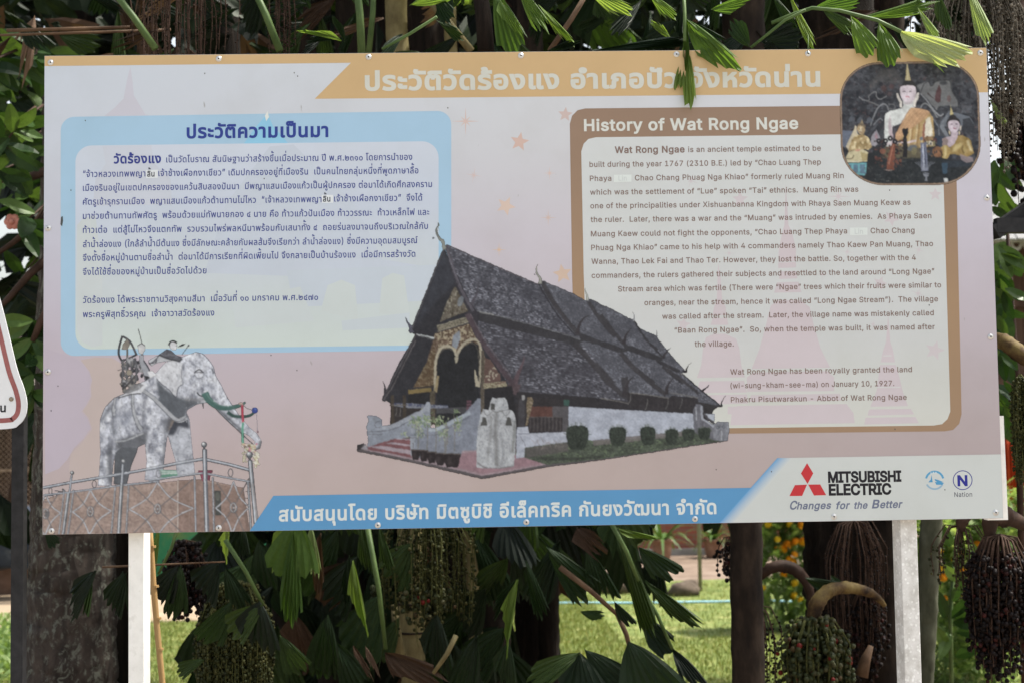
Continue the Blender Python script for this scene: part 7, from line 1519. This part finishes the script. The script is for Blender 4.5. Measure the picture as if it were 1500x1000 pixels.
def twig(parent, P, w, n, L, hw, mat=DST):
    Q = [Vector(q) for q in spline([tuple(p) for p in P], n=5)]; MB().tube(Q, list(np.linspace(w, w * .4, len(Q))), 6).build('branch', mat, parent, True)
    for i in range(n):
        q = Q[min(int(len(Q) * (.2 + .8 * rp.random())), len(Q) - 1)]; a = rp.uniform(0, 6.28); d = Vector((math.cos(a), .5 * math.sin(a), rp.uniform(-.9, .35))).normalized(); l = L * rp.uniform(.7, 1.2)
        leaf_at(parent, q, q + d * l, hw * l / L, me=rp.choice(OV), roll=rp.uniform(-1, 1))
for i in range(26):
    x0, y0, Y = rp.uniform(-30, 70), rp.uniform(70, 430), rp.uniform(1.6, 3.2); 
    if y0 > 240 and rp.random() < .5: continue
    twig(lt, [at(x0 + rp.uniform(0, 60), y0 - 30, Y + .2), at(x0, y0 - 5, Y), at(x0 - rp.uniform(10, 50), y0 + rp.uniform(-10, 40), Y)], .006, 9, .17, .032)
for P in ([(75, 300), (50, 330), (20, 355), (-30, 390)], [(80, 370), (45, 400), (10, 440), (-20, 470)], [(70, 250), (30, 265), (-20, 262)], [(80, 440), (60, 470), (48, 500)]): MB().tube([at(x, y, 2.2) for x, y in P], [.02, .016, .012, .008][:len(P)], 8).build('branch', DST, lt, True)
for k in range(5):
    c_ = at(48, 470 + k * 26, 2.2); 
    for _ in range(7): d = Vector((rp.uniform(-1, 1), rp.uniform(-.5, .5), rp.uniform(-1, .3))).normalized(); leaf_at(lt, c_, c_ + d * .15, .028, me=rp.choice(OV))
crown_leaves = MB()
for _ in range(900):
    v = Vector((rp.uniform(-2.9, -.8), rp.uniform(1.4, 3.6), rp.uniform(2.6, 4.6))); px, py = proj(v)
    if py > 150 and px < 70: continue
    d = Vector((rp.uniform(-1, 1), rp.uniform(-1, 1), rp.uniform(-1, .3))).normalized(); leaf_into(crown_leaves, v, v + d * .16, .03, rp.uniform(-1, 1))
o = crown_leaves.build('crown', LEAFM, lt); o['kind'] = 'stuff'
# blossom
FLW = noisy('pink_blossom', [(.3, (.35, .10, .07)), (.7, (.6, .32, .25))], 10, .6, 0); c_ = at(18, 325, 2.0); m = MB()
for k in range(6): a = k * 1.047; m.ball(c_ + Vector((.018 * math.cos(a), 0, .018 * math.sin(a))), .015, 8, 5, (1, .5, 1))
m.ball(c_ - Vector((0, .006, 0)), .012, 8, 5); m.build('blossom', FLW, lt, True)
# shrub with glossy leaves at the right edge of the board
rs = empty('glossy_shrub', (0, 0, 0), 'bright green glossy leaved climber between the board and the timber house', 'shrub'); q_ = at(1500, 1000, 2.6); rs.location = (q_.x, 2.6, 0)
MB().tube([Vector((q_.x, 2.6, 0)), at(1490, 560, 2.6), at(1470, 250, 2.5)], [.02, .014, .006], 8).build('branch', DST, rs, True)
for y0, n in ((235, 10), (265, 10), (300, 6), (365, 12), (395, 12), (425, 12), (455, 11), (485, 8), (520, 6), (560, 10), (590, 10), (620, 7)):
    for _ in range(int(n * .7)):
        b = at(rp.uniform(1450, 1476), y0 + rp.uniform(-14, 10), rp.uniform(1.9, 2.5)); a = rp.uniform(-.7, 1.0); l = rp.uniform(.08, .15); d = Vector((math.sin(a), rp.uniform(-.4, .3), -math.cos(a) * .8)).normalized(); leaf_at(rs, b, b + d * l, .026 * l / .12, me=rp.choice(OV), roll=rp.uniform(-.8, .8))
# ---- marigolds
MG = foliage('marigold_foliage', [(0, (.12, .20, .07)), (.5, (.22, .32, .12)), (1, (.34, .42, .20))], .6, .5, 10)
MO = noisy('orange_petals', [(.3, (.75, .26, .01)), (.7, (.88, .42, .03))], 60, .7, .5, .004); MY = noisy('yellow_petals', [(.3, (.70, .42, .02)), (.7, (.85, .60, .04))], 60, .7, .5, .004)
def petal_ball(mat):
    m = MB(); r = random.Random(3)
    for i in range(44):
        t = math.acos(1 - 1.5 * (i + .5) / 44); a = i * 2.4; d = Vector((math.sin(t) * math.cos(a), math.sin(t) * math.sin(a), math.cos(t) * .75)); s = d.cross(Vector((0, 0, 1)) if abs(d.z) < .9 else Vector((1, 0, 0))).normalized() * .24; u = d.cross(s).normalized() * .24
        k = d * .55; m.add([k - s * .4, k + s * .4, d + s + u * .6, d * 1.06 + u, d - s + u * .6], [(0, 1, 2, 3, 4)])
    m.ball((0, 0, 0), .62, 8, 6); return mesh('flower', m.V, m.F, mat)
PO, PY = petal_ball(MO), petal_ball(MY)
def marigold(name_lab, x0, x1, Y0, Y1, ztop, flowers, seed, group='marigold bushes', fill=1500):
    r = random.Random(seed); xa, xb = at(x0, 850, Y0).x, at(x1, 850, Y0).x; t = empty('marigold_bush', ((xa + xb) / 2, (Y0 + Y1) / 2, 0), name_lab, 'flower bush', group)
    m = MB()
    for _ in range(fill):
        v = Vector((r.uniform(xa, xb), r.uniform(Y0, Y1), 0)); h = ztop * (.86 + .14 * math.sin(v.x * 9) * math.cos(v.y * 7)); v.z = h * (1 - (r.random() ** 1.8)); az = r.uniform(0, 6.28); L = r.uniform(.08, .16); d = Vector((math.cos(az), math.sin(az) * .7, r.uniform(.1, 1.1))).normalized(); s = d.cross(Vector((0, 0, 1))).normalized()
        for j in range(5):
            q = .25 + .16 * j; b = v + d * L * q
            for sg in (1, -1): tip = b + (s * sg * .32 + d * .25) * L * (1.1 - q * .6); w_ = d * L * .09; m.add([b - w_, b + w_, tip], [(0, 1, 2)])
        m.add([v + s * .001, v - s * .001, v + d * L], [(0, 1, 2)])
    o = m.build('foliage', MG, t); o['kind'] = 'stuff'
    for i, (px, py, w_, c) in enumerate(flowers):
        p_ = at(px, py, Y0 - .03 + r.uniform(0, .05)); o = bpy.data.objects.new('flower', PO if c == 'o' else PY); COL.objects.link(o); o.parent = t; o.matrix_parent_inverse = parent_matrix(t).inverted(); o.location = p_; s_ = w_ * mpp(Y0) * .66; o.scale = (s_, s_, s_); o.rotation_euler = (r.uniform(.5, 1.3), r.uniform(-.5, .5), r.uniform(0, 6))
        q = p_.copy(); MB().tube([p_ - Vector((0, -.01, s_ * .4)), Vector((p_.x + r.uniform(-.05, .05), p_.y + .1, max(p_.z - .3, .05)))], .004, 5).build('flower_stem', MG, t)
    for k in range(14):
        xx = r.uniform(xa, xb); yy = r.uniform(Y0, Y1); MB().tube([(xx, yy, 0), (xx + r.uniform(-.1, .1), yy, ztop * .5), (xx + r.uniform(-.15, .15), yy, ztop * .9)], .006, 5).build('stem', MG, t)
marigold('marigold bush with orange and yellow heads left of the thick trunk', 1112, 1215, 8.2, 8.6, 1.22, [(1125, 767, 8, 'y'), (1156, 766, 9, 'y'), (1175, 767, 11, 'o'), (1139, 789, 7, 'y'), (1154, 796.5, 11, 'o'), (1165, 793, 11, 'o'), (1147, 803, 10, 'o'), (1137, 802, 6, 'o'), (1177, 792, 10, 'o'), (1164, 811, 8, 'o'), (1156, 818, 8, 'o'), (1160, 823, 10, 'o'), (1148, 840, 8, 'o'), (1164, 853, 9, 'y'), (1163, 872, 9, 'y'), (1172, 877, 8, 'y'), (1118, 860, 6, 'y')], 1, fill=1900)
marigold('marigold bush with orange heads behind the right post and the berry bunch', 1376, 1520, 5.2, 6.2, 1.24, [(1453, 790, 9, 'o'), (1432, 797, 9, 'o'), (1443, 801, 9, 'o'), (1407, 813, 8, 'y'), (1397, 820, 7, 'y'), (1381, 832, 10, 'y'), (1382, 845, 9, 'o'), (1413, 834, 9, 'o'), (1422, 836, 9, 'o'), (1404, 859, 10, 'o'), (1407, 867, 8, 'o'), (1381, 877, 11, 'o'), (1440, 818, 8, 'o'), (1379, 806, 6, 'y'), (1478, 868, 8, 'o'), (1492, 820, 9, 'o'), (1486, 845, 8, 'o')], 2, fill=2800)
rs2 = empty('broad_leaved_shrub', (at(1400, 900, 3.6).x, 3.6, 0), 'low broad leaved green shrub at the foot of the grey green trunk', 'shrub')
for a in ((1392, 905, 1425, 872), (1400, 905, 1432, 890), (1396, 910, 1432, 916), (1385, 905, 1378, 870), (1390, 925, 1380, 960), (1402, 925, 1440, 925), (1395, 880, 1410, 850), (1388, 950, 1372, 920), (1400, 960, 1430, 950), (1392, 800, 1382, 772), (1420, 790, 1445, 860), (1405, 850, 1385, 830)):
    leaf_at(rs2, at(a[0], a[1], 3.5), at(a[2], a[3], 3.4), 9 * mpp(3.4), me=rp.choice(OV))
MB().tube([Vector((at(1392, 1000, 3.5).x, 3.5, 0)), at(1392, 900, 3.5), at(1400, 790, 3.5)], [.012, .01, .006], 6).build('stem', PET, rs2, True)
# green plants at the foot, lower left
lw = MB()
for _ in range(900):
    v = on_ground(rp.uniform(-60, 44), rp.uniform(925, 1010)); v.z = rp.uniform(0, .16); d = Vector((rp.uniform(-1, 1), rp.uniform(-1, 1), rp.uniform(0, 1))).normalized(); leaf_into(lw, v, v + d * .09, .02, rp.uniform(-1, 1))
tag(lw.build('ground_cover', MG), 'low green ground cover at the foot of the black post', 'ground cover', kind='stuff')
